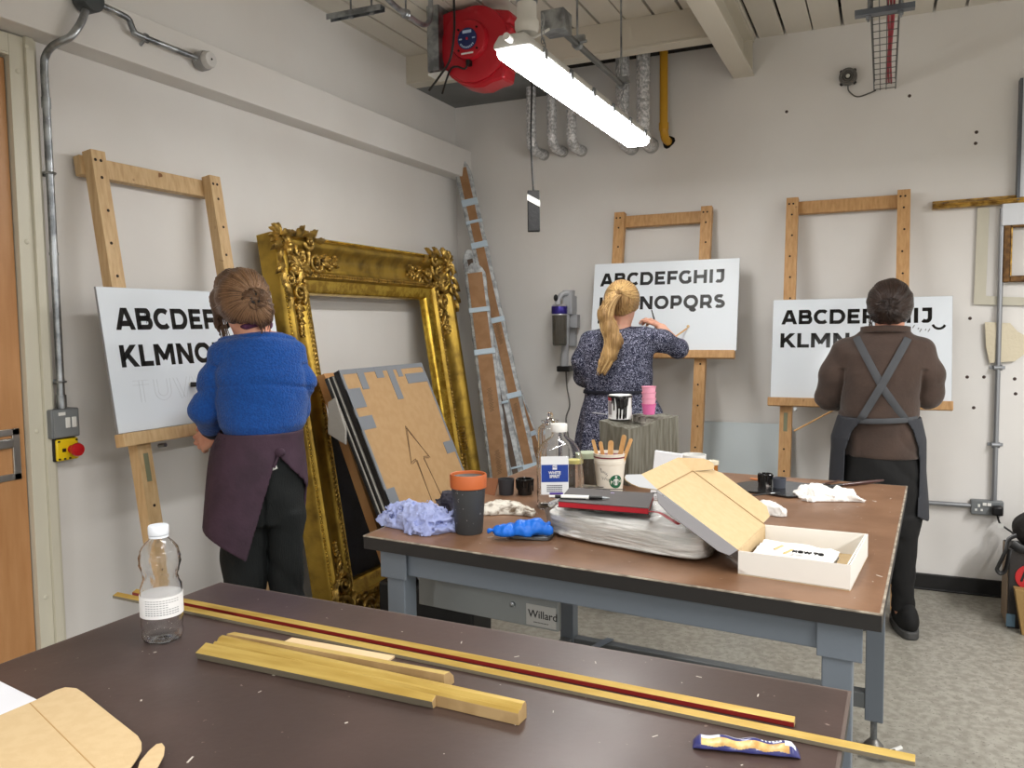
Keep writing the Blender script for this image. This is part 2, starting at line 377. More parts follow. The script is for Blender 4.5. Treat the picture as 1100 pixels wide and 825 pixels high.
# cross beam near the back wall: plate with an out-turned lower lip
b2 = MB().box(0, 1.80, 4.28, 4.294, 2.905, ZC).box(0, 1.80, 4.279, 4.385, 2.893, 2.9045)
o = struct(b2, 'ceiling_beam', M_cream, bevel=.002)
b = MB().box(1.80, 1.915, -4.2, D, 2.845, 2.858).box(1.80, 1.915, -4.2, D, 3.03, ZC).box(1.85, 1.864, -4.2, D, 2.85, 3.04).box(1.862, 1.912, D-.05, D-.04, 2.855, 3.04)
struct(b, 'ceiling_beam', M_cream, bevel=.002)
# grey soffit board in the corner and shaded ceiling beside it
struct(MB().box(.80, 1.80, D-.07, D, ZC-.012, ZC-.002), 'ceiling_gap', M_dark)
struct(MB().box(0, .80, 4.388, D, 2.895, 2.91).box(.805, 1.80, 4.39, D-.07, ZC-.012, ZC-.002), 'ceiling_panel_and_shade', mat('grey_soffit_and_shade', C(118, 120, 120), .6, col2=C(108, 110, 110), ns=3))  # second box: ceiling shade behind the beam painted as a grey board
# ---------------------------------------------------------------- door in the left wall
M_fr = mat('door_frame_paint', C(205, 201, 184), .4)
M_oak = mat('oak_veneer', C(190, 142, 96), .42, col2=C(172, 122, 76), ns=5, nd=7, stretch=(6, 6, .7), nlo=.3, nhi=.7)
dr = bpy.data.objects.new('door_1', None); COL.objects.link(dr); dr.location = (0, 1.35, 0); WM[dr] = Matrix.Translation((0, 1.35, 0)); dr['kind'] = 'structure'
MB().box(-.045, -.003, .90, 1.802, .01, 2.338).build('door_leaf', M_oak, dr, bevel=.002)
f = MB().box(-.10, .018, 1.806, 1.856, 0, 2.415).box(-.098, .0175, .862, 1.8055, 2.345, 2.414).box(-.10, .018, .86, .898, 0, 2.415)
f.box(-.08, .030, 1.8565, 1.885, .001, 2.418).box(.0005, .012, 1.8855, 1.905, .002, 2.417)
f.box(-.001, .022, .90, 1.80, 2.352, 2.40)
for z in (2.30, 1.75, 1.12, .55): f.lathe([(.0085, 0), (.0085, .002), (.005, .004), (0, .0045)], (.018, 1.832, z), 12, (1, 0, 0))
for y in (1.86, 1.3): f.lathe([(.0085, 0), (.0085, .002), (0, .0045)], (.030, y, 2.385), 12, (1, 0, 0))
f.build('door_frame', M_fr, dr, bevel=.002, label='cream painted door frame')
hp = MB()
y0, y1, z0, z1 = 1.60, 1.782, .965, 1.135
hp.box(-.004, .004, y0, y1, z0, z0+.022).box(-.004, .004, y0, y1, z1-.022, z1).box(-.004, .004, y1-.026, y1, z0, z1).box(-.004, .004, y0, y0+.026, z0, z1)
hp.box(-.038, -.034, y0, y1, z0, z1)
hd = hp.build('flush_handle', mat('satin_steel', C(190, 190, 186), .3, .95), dr, bevel=.002, label='satin steel recessed pull plate')
MB().box(-.004, .016, y0+.03, y1-.03, z1-.062, z1-.03).build('handle_bar', mat('satin_steel_bar', C(175, 175, 172), .3, .95), hd, bevel=.004)
# ================================================================ conduit run beside the door
cn = thing('metal_conduit', 'galvanised conduit pipe running down beside the wooden door to the grey switch box', 'conduit', (.03, 1.915, 1.19))
pa = [(.035, 1.915, 1.18), (.035, 1.915, 1.7)]+smooth_path([(.035, 1.915, 2.2)]+[P(a, b, x=c) for a, b, c in ((47.5, 72, .035), (49.5, 59, .045), (56, 50, .08), (66, 44.5, .12), (75, 40, .145), (82, 32, .155), (88, 22, .155), (92, 11, .155))], 6)
MB().tube(pa, .0125, 12).build('pipe', M_steel, cn, smooth=True)
pb = smooth_path([P(a, b, x=.145) for a, b in ((100, 3), (112, 7), (132, 16.5), (138.5, 21), (141, 27), (144, 33.5), (150, 38), (212, 62.5))], 6)
MB().tube(pb, .0105, 10).build('pipe', M_steel, cn, smooth=True)
MB().tube([(.035, 1.915, 1.19), (.035, 1.915, 1.235)], .0165, 12).tube([(.035, 1.915, 2.20), (.035, 1.915, 2.235)], .015, 12).tube([(.035, 1.915, 1.71), (.035, 1.915, 1.72)], .015, 12).build('coupler', M_steel, cn, smooth=True)
jb = MB().lathe([(.0, -.03), (.042, -.03), (.045, -.026), (.045, .022), (.042, .026), (0, .028)], tuple(P(95, -1, x=.150)), 24, (1, 0, 0))
jb.build('junction_box', mat('black_enamel_box', C(74, 78, 80), .45, .3), cn, smooth=True)
for z in (1.28, 1.985):
    s = MB(); s.tube([(.0, 1.885, z), (.0, 1.945, z)], .006, 8); s.box(0, .008, 1.878, 1.952, z-.008, z+.008)
    s.tube([(.035+.017*math.cos(t), 1.915+.017*math.sin(t), z) for t in [i*math.pi/8 for i in range(17)]], .004, 6); s.tube([(0, 1.915, z), (.02, 1.915, z)], .008, 8)
    s.build('saddle_clip', M_steel, cn, smooth=True)
q = P(157, 41, x=.145); s = MB().tube([q+Vector((.0, .014*math.cos(t), .014*math.sin(t))) for t in [i*math.pi/8 for i in range(17)]], .004, 6); s.tube([q+Vector((-.03, 0, -.02)), q], .006, 8)
s.build('saddle_clip', M_steel, cn, smooth=True)
q = P(220, 65, x=.15); e = thing('alarm_sounder', 'small pale grey round sounder at the end of the conduit on the left wall', 'sounder', q)
MB().lathe([(0, -.03), (.036, -.03), (.038, -.025), (.038, .004), (.036, .01)], q, 24, (1, .0, 0)).build('base', mat('sounder_base', C(150, 150, 150), .5), e, smooth=True)
MB().lathe([(.033, .008), (.033, .026), (.028, .034), (.0, .036)], q, 24, (1, 0, 0)).build('cap', mat('sounder_cap', C(205, 204, 202), .45), e, smooth=True)
MB().lathe([(.004, .035), (.004, .0375), (0, .0375)], q, 10, (1, 0, 0)).build('dot', M_black, e)
# switch box + emergency stop
sb = thing('switch_box', 'grey metal twin switch box fed by the conduit beside the door', 'switch', (0, 1.915, 1.09))
MB().box(0, .052, 1.862, 1.968, 1.088, 1.188).build('housing', M_grey, sb, bevel=.005, smooth=True)
MB().box(.052, .055, 1.868, 1.962, 1.092, 1.184).build('face_plate', mat('switch_plate', C(124, 128, 130), .4), sb, bevel=.002)
for y in (1.918, 1.942): MB().box(.055, .060, y-.008, y+.009, 1.122, 1.158).build('rocker', M_white, sb, bevel=.002)
MB().box(.055, .0563, 1.886, 1.912, 1.166, 1.177).build('label_sticker', M_white, sb)
es = thing('emergency_stop', 'yellow box with red mushroom button below the grey switch box', 'button', (0, 1.915, 1.01))
MB().box(0, .04, 1.875, 1.962, 1.008, 1.086).build('back_box', M_black, es, bevel=.004)
MB().box(.04, .052, 1.877, 1.960, 1.010, 1.084).build('cover', mat('safety_yellow', C(232, 200, 24), .4), es, bevel=.005, smooth=True)
M_red = mat('red_button', C(186, 26, 34), .3)
MB().lathe([(.0, 0), (.014, 0), (.014, .018), (.021, .022), (.024, .032), (.021, .040), (0, .043)], (.052, 1.930, 1.046), 24, (1, 0, 0)).build('mushroom_button', M_red, es, smooth=True)
b = MB().box(.0522, .0533, 1.896, 1.910, 1.040, 1.052)
for y, z in ((1.885, 1.077), (1.952, 1.077), (1.885, 1.017), (1.905, 1.016), (1.924, 1.016)): b.box(.0522, .0533, y-.004, y+.004, z-.003, z+.003)
b.build('marking', M_black, es)
# ================================================================ pipes at the back wall
M_foil = mat('foil_lagging', C(236, 236, 238), .32, .35, bump=1, bs=48, col2=C(176, 178, 180), ns=70)
def wallpipe(px, ybot, rad, m, name, label, cat, y=4.72, group=None, ztop=ZC, collar=True, z=None):
    q = P(px, ybot, y=y); zz = q.z; x = q.x; o = thing(name, label, cat, (x, y, zz), group)
    pts = [(x, y, ztop)]
    n = 14; pts += [(x, y, ztop+(zz+.06-ztop)*i/n) for i in range(1, n+1)]
    pts += [(x, y+.06-.06*math.cos(t), zz+.06-.06*math.sin(t)) for t in [i*math.pi/2/7 for i in range(1, 8)]]+[(x, D+.005, zz)]
    r = [rad*(1+.06*random.uniform(-1, 1)) if m is M_foil else rad for _ in pts]
    MB().tube(pts, r, 16, caps=False).build('pipe_run', m, o, smooth=True, ang=180)
    if collar: MB().tube([(x, D-.03, zz), (x, D-.001, zz)], rad*1.12, 20).build('wall_collar', mat(name+'_collar', C(176, 176, 174), .5, .3), o, smooth=True)
    return o
for px, yb, y, who in ((571, 160, 4.68, 'leftmost of the five foil wrapped pipes, reaching the back wall behind the hanging cable'), (593, 157, 4.70, 'foil wrapped pipe second from the left, bending into the back wall'), (614, 156, 4.70, 'foil wrapped pipe at the left of the long light, third from the left')):
    wallpipe(px, yb, .030, M_foil, 'lagged_pipe', who, 'pipe', y, 'foil lagged pipes on the back wall', ztop=2.893)
wallpipe(669, 152, .040, M_foil, 'lagged_pipe', 'thick foil wrapped pipe behind the far end of the light, left of its pair', 'pipe', 4.70, 'foil lagged pipes on the back wall')
wallpipe(691, 150, .040, M_foil, 'lagged_pipe', 'thick foil wrapped pipe nearest the yellow gas pipe', 'pipe', 4.70, 'foil lagged pipes on the back wall')
M_gas = mat('gas_yellow', C(196, 146, 34), .4)
g = wallpipe(713, 148, .024, M_gas, 'gas_pipe', 'yellow gas pipe dropping from the ceiling into a hole in the back wall', 'pipe', 4.78, collar=False)
q = P(713, 148, y=4.78); MB().tube([(q.x, 4.78, q.z+.085), (q.x, 4.78, q.z+.045)], .028, 14).build('elbow_collar', M_gas, g, smooth=True)
MB().lathe([(0, 0), (.036, 0), (.038, .003)], (q.x, D-.004, q.z), 14, (0, 1, 0), mod=lambda t, z: 1+.15*math.sin(3*t+1)+.1*math.sin(7*t)).build('wall_hole', M_dark, g)
# ================================================================ batten light and its suspension
lx = 1.497; LY0, LY1 = 2.49, 3.95; dz = .0
lt = thing('batten_light', 'long white batten light hanging below the ceiling with glowing diffuser', 'light', (lx, (LY0+LY1)/2, 2.31))
hs = MB()
def prism_y(mb, prof, y0, y1):
    return mb.slab([(x, y0, z) for x, z in prof], (0, y1-y0, 0))
prism_y(hs, [(lx-.068, 2.350), (lx+.068, 2.350), (lx+.064, 2.366), (lx+.045, 2.392), (lx-.045, 2.392), (lx-.064, 2.366)], LY0-.02, LY1+.02)
hs.build('housing', mat('light_housing', C(206, 206, 202), .45), lt, bevel=.006, smooth=True)
df = MB(); prism_y(df, [(lx-.063, 2.350), (lx-.060, 2.330), (lx-.044, 2.315), (lx+.044, 2.315), (lx+.060, 2.330), (lx+.063, 2.350)], LY0, LY1)
M_lamp = mat('glowing_diffuser', (1, .985, .96, 1), .4, emit=22); df.build('diffuser', M_lamp, lt, bevel=.004)
for k in range(6):
    y = LY0+.10+k*(LY1-LY0-.2)/5
    for sx in (-1, 1): MB().box(lx+sx*.070-.004, lx+sx*.070+.004, y-.012, y+.012, 2.335, 2.368).build('clip', M_steel, lt, bevel=.001)
MB().tube([(lx+.0, LY0-.02, 2.37), (lx, LY0-.06, 2.37)], .012, 12).build('cable_gland', M_white, lt, smooth=True)
for y in (LY0+.25, LY1-.25):
    zc = 2.40; c = MB(); c.tube(smooth_path([(lx, y, 2.392), (lx+.01, y, 2.43), (lx-.004, y, 2.47), (lx+.006, y, 2.52), (lx, y, 2.545)], 5), .0025, 6)
    for zz in (2.42, 2.45, 2.48, 2.51): c.tube([(lx+.006*math.cos(t), y, zz+.012*math.sin(t)) for t in [i*math.pi/5 for i in range(11)]], .0018, 5)
    c.build('chain', M_steel, lt, smooth=True)
# conduit over the light with drop rods
cd = thing('metal_conduit', 'suspended grey conduit running above the long light on thin rods', 'conduit', (lx+.02, 2.9, 2.55))
z = 2.545; MB().tube([(lx, 2.90, z), (lx, 3.74, z)], .013, 12).build('pipe', mat('grey_conduit', C(120, 122, 122), .4, .8), cd, smooth=True)
for y in (3.10, 3.69):
    MB().tube([(lx, y, z), (lx, y, ZC)], .0045, 8).build('drop_rod', M_steel, cd)
    s = MB().tube([(lx, y-.012, z), (lx, y+.012, z)], .020, 14); s.box(lx-.012, lx+.03, y-.010, y+.010, z+.008, z+.032); s.tube([(lx+.02, y-.02, z), (lx+.045, y-.02, z)], .006, 8); s.build('clamp', M_steel, cd, smooth=True)
s = MB().box(lx-.045, lx+.045, 2.83, 2.92, z-.03, z+.045); s.build('back_box', M_steel, cd, bevel=.004)
MB().tube(smooth_path([(lx-.01, 2.84, z-.02), (lx-.035, 2.76, z-.07), (lx-.03, 2.66, z-.11), (lx, 2.56, 2.39)], 6), .005, 8).build('flex', M_white, cd, smooth=True)
pr = thing('presence_sensor', 'white drum shaped ceiling sensor hanging at the near end of the long light', 'sensor', tuple(P(566, 30, y=2.52)))
q = P(566, 24, y=2.52); MB().lathe([(0, -.035), (.034, -.035), (.040, -.02), (.040, .0), (.032, .012), (.032, .06), (0, .06)], q, 24).build('drum', mat('sensor_white', C(214, 212, 206), .4), pr, smooth=True)
MB().lathe([(.033, .06), (.036, .062), (.036, .10), (.03, .11), (0, .11)], q, 24).build('collar', M_steel, pr, smooth=True)
MB().tube([q+Vector((0, 0, .1)), (q.x, q.y, ZC)], .012, 12).build('stem', M_steel, pr, smooth=True)
# ================================================================ reel, strut and near conduit at top
ry = 3.72
reel = thing('hose_reel', 'red enclosed cable reel fixed under the ceiling left of the light', 'reel', tuple(P(511, 90, y=ry)))
M_rr = mat('reel_red', C(176, 24, 38), .35, bump=.03, bs=120)
def PX(px, py, y): return P(px, py, y=y)
outl = [(473, 16), (484, 11), (500, 8.5), (512, 8), (546, 10), (549, 14), (549, 20), (545.5, 24), (550, 29), (549, 35), (541, 38), (534, 48), (537, 62), (543, 70), (541, 84), (528, 88), (519, 93), (508, 94), (496, 91.5), (484, 83), (474, 72)]
MB().slab([PX(a, b, ry) for a, b in outl], (0.0, .13, 0)).build('casing', M_rr, reel, bevel=.012, smooth=True)
c0 = PX(507, 45, ry); c1 = PX(507, 45, ry)
MB().lathe([(0, .05), (.090, .045), (.098, .03), (.100, 0)], c0, 40, (0, -1, 0)).build('hub_disc', M_rr, reel, smooth=True)
MB().lathe([(.185, 0), (.183, .012), (.165, .018), (.105, .020)], PX(510, 48, ry), 48, (0, -1, 0)).build('raised_rim', M_rr, reel, smooth=True)
cc = c0+Vector((0, -.051, 0)); M_nb = mat('badge_blue', C(28, 42, 92), .4)
bd = MB().lathe([(0, .0), (.052, 0), (.052, .003), (0, .003)], cc, 32, (0, -1, 0)).build('badge', M_nb, reel, label='round dark blue badge with white lettering')
M_lb = mat('badge_print', C(170, 190, 215), .5)
MB().box(cc.x-.024, cc.x+.024, cc.y-.0045, cc.y-.003, cc.z+.026, cc.z+.040).build('badge_print', M_lb, bd)
s = MB()
for k in range(9):
    t = math.radians(215+k*13); a = cc+Vector((.042*math.cos(t), -.0038, .042*math.sin(t))); s.obox(a, (math.cos(t), 0, math.sin(t)), (-math.sin(t), 0, math.cos(t)), (0, 1, 0), .009, .006, .001)
for k in (-1, 1): s.box(cc.x+k*.036-.008, cc.x+k*.036+.008, cc.y-.0045, cc.y-.003, cc.z-.003, cc.z+.003)
s.build('badge_print', M_lb, bd); MB().lathe([(0, 0), (.006, 0), (.006, .006), (0, .006)], cc, 12, (0, -1, 0)).build('centre_screw', M_red, bd)
for a, b in ((-.05, .05), (.05, .05), (-.05, -.05), (.05, -.05)): MB().lathe([(0, .052), (.005, .052), (.005, .046)], c0+Vector((a, 0, b)), 10, (0, -1, 0)).build('screw', M_dark, reel)
MB().box(c0.x-.036, c0.x+.030, c0.y-.0495, c0.y-.048, c0.z-.072, c0.z-.064).build('label_sticker', M_white, reel)
MB().box(c0.x-.012, c0.x+.010, c0.y-.05, c0.y, c0.z-.125, c0.z-.098).build('cable_entry', M_black, reel, bevel=.003)
MB().tube(smooth_path([c0+Vector((0, -.05, -.12)), c0+Vector((-.012, -.06, -.145)), c0+Vector((-.06, -.05, -.125)), c0+Vector((-.105, -.03, -.125)), c0+Vector((-.15, .0, -.17)), c0+Vector((-.19, .03, -.22))], 6), .005, 8).build('supply_cable', M_black, reel, smooth=True)
MB().tube(smooth_path([PX(487, -14, ry-.1), PX(488, 30, ry-.1), PX(484, 62, ry-.08), PX(475, 78, ry-.05), PX(461, 97, ry)], 6), .006, 8).build('supply_cable', M_black, reel, smooth=True)
st = thing('channel_bracket', 'vertical galvanised channel holding the red reel below the ceiling', 'bracket', tuple(PX(466, 78, ry)))
q0 = PX(459.5, 77, ry-.05); q1 = PX(472, 77, ry-.05); s = MB(); zt = ZC
s.box(q0.x, q1.x, ry-.05, ry-.045, q0.z, zt).box(q0.x, q0.x+.004, ry-.05, ry+.10, q0.z, zt).box(q1.x-.004, q1.x, ry-.05, ry+.10, q0.z, zt).box(q0.x, q0.x+.018, ry+.096, ry+.10, q0.z, zt).box(q1.x-.018, q1.x, ry+.096, ry+.10, q0.z, zt)
s.build('channel', M_steel, st, bevel=.001); MB().box(q0.x-.01, q1.x+.03, ry-.03, ry+.09, q0.z-.012, q0.z-.002).build('foot_plate', M_white, st)
sr = thing('strut_rail', 'short slotted steel rail under the ceiling against the left wall', 'rail', (.1, 3.0, 2.95))
a = P(353, 17, z=2.96); b = P(411, 6, z=2.96); s = MB(); dv = (b-a).normalized()
s.bar(a, b, .04, .004, (0, 0, 1)); sd = dv.cross(Vector((0, 0, 1)))
s.bar(a+sd*.018-Vector((0, 0, .012)), b+sd*.018-Vector((0, 0, .012)), .004, .024); s.bar(a-sd*.018-Vector((0, 0, .012)), b-sd*.018-Vector((0, 0, .012)), .004, .024); s.build('rail', M_steel, sr)
for t in (.42, .8):
    q = a+(b-a)*t; s = MB().tube([q+Vector((0, 0, -.03)), q+Vector((0, 0, -.015))], .014, 6); s.tube([q+Vector((0, 0, -.03)), (q.x, q.y, ZC)], .005, 8); s.build('bolt', M_steel, sr)
nc = thing('metal_conduit', 'shiny conduit curving up beside the red reel bracket', 'conduit', (.5, 2.8, 2.85))
pa = [P(405, -12, z=2.86), P(425, 7, z=2.86), P(436, 15, z=2.86), P(448, 23.5, z=2.865), P(455, 26.5, z=2.875), P(460, 24, z=2.90), P(462.5, 14, z=2.95)]; pa.append(Vector((pa[-1].x, pa[-1].y, ZC)))
MB().tube(smooth_path(pa, 6), .0125, 12).build('pipe', M_steel, nc, smooth=True)
q = pa[2]; s = MB().tube([q+Vector((-.004, -.01, 0)), q+Vector((.004, .01, 0))], .021, 14); s.tube([q, (q.x, q.y, ZC)], .004, 8); s.build('clamp', M_steel, nc, smooth=True)
# hanging socket block
hb = thing('hanging_socket_block', 'black socket block with white tape dangling on a cable in front of the back wall', 'socket block', tuple(PX(572, 248, 3.78)))
kx, ky = PX(573, 206, 3.78).x, 3.78
zb = PX(573, 249, 3.78).z; zt = PX(573, 205, 3.78).z
s = MB().box(kx-.030, kx+.030, ky-.022, ky+.022, zb, zt); rot_about(s, 0, (kx, ky, zb), 'Z', .42); s.build('body', mat('rubber_black', C(26, 26, 28), .55, bump=.3, bs=50), hb, bevel=.004, smooth=True)
s = MB().box(kx-.0315, kx+.0315, ky-.0235, ky+.0235, 0, .03)
for i in range(8):
    v = s.v[i]; s.v[i] = (v[0], v[1], v[2]+zb+.135-(v[0]-kx)*.55)
rot_about(s, 0, (kx, ky, zb), 'Z', .42); s.build('tape', M_white, hb, label='white tape wound around it')
MB().tube(smooth_path([(kx, ky, zt), (kx-.01, ky, zt+.25), (kx-.004, ky, zt+.6), PX(551, 31, 3.8)+Vector((.05, 0, .0)), PX(548, 31, 3.8)], 8), .005, 8).build('cable', M_black, hb, smooth=True)
# ================================================================ cable basket, ceiling right
zt = 2.76; a0 = P(939, 97, y=4.87); a1 = P(962, 94, y=4.87); zt = (a0.z+a1.z)/2; xa, xb = a0.x, a1.x
ct = thing('cable_basket', 'wire mesh cable basket with red cables running along the ceiling to the back wall', 'cable tray', ((xa+xb)/2, 4.5, zt))
M_wire = mat('tray_wire', C(96, 98, 98), .45, .7); s = MB()
for (x, z, r) in ((xa, zt, .003), (xa, zt+.05, .004), (xb, zt, .003), (xb, zt+.05, .004), (xa+.03, zt, .002), (xb-.045, zt, .002)): s.tube([(x, 1.2, z), (x, 4.885, z)], r, 6)
y = 1.25
while y < 4.88: s.tube([(xa, y, zt+.05), (xa, y, zt), (xb, y, zt), (xb, y, zt+.05)], .0022, 5); y += .095
s.build('wire_mesh', M_wire, ct)
M_rc = mat('red_cable', C(160, 30, 52), .45)
for k in range(3): MB().tube(smooth_path([(xb-.040+.008*k+.004*math.sin(y*5+k), y, zt+.008+.003*(k % 2)) for y in np.arange(1.2, 4.9, .15)], 3), .0045, 6).build('cable', M_rc, ct, smooth=True)
hr = thing('strut_rail', 'dark grey slotted rail with hanging rods carrying the cable basket', 'rail', ((xa+xb)/2, 3.9, zt))
qa = P(924, 15, z=zt-.02); qb = P(983, 9, z=zt-.02); yy = (qa.y+qb.y)/2
s = MB().box(qa.x-.02, qb.x, yy-.02, yy+.02, zt-.026, zt-.004); s.build('rail', mat('strut_grey', C(104, 110, 118), .4, .7), hr, bevel=.001)
for x in (qa.x+.03, qb.x-.05): MB().tube([(x, yy, zt-.05), (x, yy, ZC)], .005, 8).tube([(x, yy, zt-.04), (x, yy, zt-.028)], .011, 6).build('drop_rod', M_steel, hr)
q = P(911, 83, y=4.86); sd = thing('alarm_sounder', 'round dark grey ribbed sounder on the back wall left of the cable basket', 'sounder', q)
s = MB(); 
for r in (.040, .030, .020): s.lathe([(r-.004, .026), (r, .030), (r+.004, .026), (r+.004, .0), (r-.004, 0)], q, 24, (0, -1, 0))
s.lathe([(0, 0), (.046, 0), (.046, .014), (0, .016)], q, 24, (0, -1, 0)); s.build('body', mat('sounder_grey', C(104, 102, 98), .5), sd, smooth=True)
MB().lathe([(0, 0), (.012, 0), (.010, .034), (0, .036)], q, 16, (0, -1, 0)).build('centre_lens', mat('lens', C(205, 205, 196), .3), sd, smooth=True)
for a in range(4):
    t = a*math.pi/2+.8; MB().ell(q+Vector((.046*math.cos(t), 0, .046*math.sin(t))), .01, .01, .01).build('mounting_lug', M_black, sd, smooth=True)
MB().tube(smooth_path([q+Vector((0, 0, -.04)), P(912, 98, y=4.87), P(921, 104, y=4.87), P(934, 100, y=4.87), P(941, 97, y=4.87)], 5), .004, 6).build('cable', mat('grey_cable', C(80, 78, 74), .5), sd, smooth=True)
# ================================================================ things on the right of the back wall
vc = thing('metal_conduit', 'grey conduit pipe dropping down the back wall to the double socket', 'conduit', tuple(P(1070, 535, y=4.86)))
zt = P(1077, 224, y=4.86).z; zb = P(1068, 536, y=4.86).z; xx = P(1071, 430, y=4.86).x
M_gc = mat('galv_dull', C(150, 153, 158), .4, .7)
MB().tube([(xx, 4.862, zb-.02), (xx, 4.862, zt)], .0125, 12).build('pipe', M_gc, vc, smooth=True)
z2 = P(1020, 541.5, y=4.862).z; MB().tube([(P(994, 541, y=4.862).x-.35, 4.862, z2), (P(1046, 543, y=4.862).x, 4.862, z2)], .0125, 12).build('pipe', M_gc, vc, smooth=True)
for zz in (P(1070, 478, y=4.86).z, P(1076, 395, y=4.86).z):
    s = MB().box(xx-.035, xx+.035, D-.008, D, zz-.008, zz+.008); s.tube([(xx-.018, 4.862, zz), (xx+.018, 4.862, zz)], .016, 10); s.build('saddle_clip', M_gc, vc, smooth=True)
a = P(1043, 537, y=4.845); b = P(1078, 555, y=4.845)
ds = thing('double_socket', 'grey metal double socket at the foot of the right hand conduit', 'socket', (a.x, D, b.z))
MB().box(a.x, b.x, 4.845, D, b.z, a.z).build('back_box', M_grey, ds, bevel=.006, smooth=True)
s = MB(); w = b.x-a.x; h = a.z-b.z
for cx in (.25,):
    x = a.x+w*cx
    s.box(x-.005, x+.005, 4.842, 4.8455, a.z-h*.45, a.z-h*.25); s.box(x-.018, x-.008, 4.842, 4.8455, a.z-h*.72, a.z-h*.58); s.box(x+.008, x+.018, 4.842, 4.8455, a.z-h*.72, a.z-h*.58)
s.build('pin_holes', M_white, ds)
for cx in (.42, .56): MB().box(a.x+w*cx-.009, a.x+w*cx+.009, 4.838, 4.8455, a.z-h*.34, a.z-h*.14).build('rocker', M_white, ds, bevel=.001)
pq = P(1071, 548, y=4.83)
pl = thing('power_plug', 'black plug pushed into the double socket with its cable trailing right', 'plug', tuple(pq))
MB().box(pq.x-.026, pq.x+.026, 4.80, 4.844, pq.z-.026, pq.z+.024).build('body', M_black, pl, bevel=.010, smooth=True)
MB().tube(smooth_path([pq+Vector((0, -.01, -.02)), P(1074, 562, y=4.82), P(1080, 567, y=4.82), P(1087, 572, y=4.8), P(1092, 577, y=4.72), P(1097, 575, y=4.60)], 6), .005, 8).build('cable', M_black, pl, smooth=True)
q = P(1075, 565, y=4.81); MB().box(q.x-.012, q.x+.014, 4.812, 4.815, q.z-.012, q.z+.012).build('cable_tag', M_white, pl)
# white trunking, sheet and moulding at the right edge
wx = P(1094, 150, y=4.84).x
tr = thing('wall_board', 'tall pale grey board with dark metal edge at the right end of the back wall', 'board', (wx+.3, D, 1.9))
z0 = P(1096, 216, y=4.84).z; z1 = P(1097, 85, y=4.84).z
MB().box(wx+.012, wx+.9, 4.84, D, z0, z1).build('panel', mat('pale_board', C(214, 219, 226), .35), tr, bevel=.002)
MB().box(wx, wx+.013, 4.832, D, z0, z1+.004).build('edge_strip', mat('edge_grey', C(96, 100, 106), .4, .6), tr)
tr = thing('trunking_box', 'white plastic trunking box below the gold moulding at the right edge', 'box', (wx, D, 1.8))
a = P(1077, 218, y=4.84); b = P(1100, 241, y=4.84); MB().box(a.x, a.x+.7, 4.84, D, b.z, a.z).build('housing', mat('box_white', C(216, 220, 226), .4), tr, bevel=.004)
s = MB()
for k, zf in ((0, .35), (0, .72)): s.box(a.x+.115, a.x+.135, 4.838, 4.841, a.z-(a.z-b.z)*zf-.004, a.z-(a.z-b.z)*zf+.004)
s.build('screw', M_dark, tr)
M_gild = mat('antique_gilt', C(200, 158, 76), .35, .6, col2=C(96, 64, 24), ns=26, nd=6, nlo=.4, nhi=.7, bump=.3, bs=90)
a = P(1002, 222, y=4.83); s = MB(); prof = [(0, 0), (-.05, 0), (-.06, .008), (-.055, .016), (-.06, .022), (-.045, .032), (-.03, .036), (-.03, .042), (0, .045)]
s.slab([(a.x, D-.001+p[0], a.z-.012+p[1]) for p in prof], (.9, 0, .012))
top(s, 'gilt_moulding', M_gild, 'carved gilt moulding length fixed level on the back wall at the right', 'moulding', bevel=.002)
# window mount strip (card)
M_mt = mat('mount_card', C(192, 188, 172), .7)
def cardpoly(pts, y, t, name, m, label, cat):
    return top(MB().slab([P(a, b, y=y) for a, b in pts], (0, t, 0)), name, m, label, cat)
cardpoly([(1050, 223), (1063, 223), (1059, 318), (1112, 320), (1112, 328.5), (1046, 327)], 4.872, .003, 'mount_card', M_mt, 'pale L-shaped offcut of mount card hanging below the gilt moulding', 'card')
fr = thing('picture_frame', 'small old gold picture frame hanging at the right edge of the back wall', 'frame', tuple(P(1090, 303, y=4.85)))
a = P(1079, 238, y=4.84); b = P(1085, 303, y=4.84); x0, zt_, zb_ = a.x, a.z, b.z; x1 = x0+.34; wd = .032
s = MB()
for (X0, X1, Z0, Z1) in ((x0, x0+wd, zb_, zt_), (x1-wd, x1, zb_, zt_), (x0+wd, x1-wd, zt_-wd, zt_), (x0+wd, x1-wd, zb_, zb_+wd)): s.box(X0, X1, 4.845, D-.012, Z0, Z1)
s.build('moulding', mat('old_gold_frame', C(120, 86, 44), .5, .4, col2=C(84, 56, 26), ns=40), fr, bevel=.006)
MB().box(x0+wd, x0+wd+.006, 4.842, 4.85, zb_+wd, zt_-wd).box(x1-wd-.006, x1-wd, 4.842, 4.85, zb_+wd, zt_-wd).build('sight_edge', M_gild, fr)
# scrap of calico on the wall
q = [(1058, 346), (1085, 347), (1093, 356), (1102, 361), (1104, 378), (1090, 388), (1063, 390), (1059, 372)]
s = MB(); base = [P(a, b, y=4.868) for a, b in q]; cen = sum(base, Vector())/8
def fabric_fn(i, j):
    n = len(base); t = i*n; k = int(t) % n; f_ = t-int(t); e = base[k].lerp(base[(k+1) % n], f_); p = cen.lerp(e, j)
    return p+Vector((0, -.010*float(ridge(np.array([p.x*9]), np.array([p.z*9]), np.array([1.5]))[0])*(1-j*.6), 0))
s.grid(fabric_fn, 48, 12, closed_u=True); k = len(s.v); s.grid(lambda i, j: Vector(fabric_fn(i, j))+Vector((0, .006, 0)), 48, 12, closed_u=True)
top(s, 'calico_scrap', mat('calico', C(212, 202, 178), .85, bump=.3, bs=60), 'crumpled scrap of cream calico pinned beside the conduit on the back wall', 'cloth', smooth=True, ang=180)
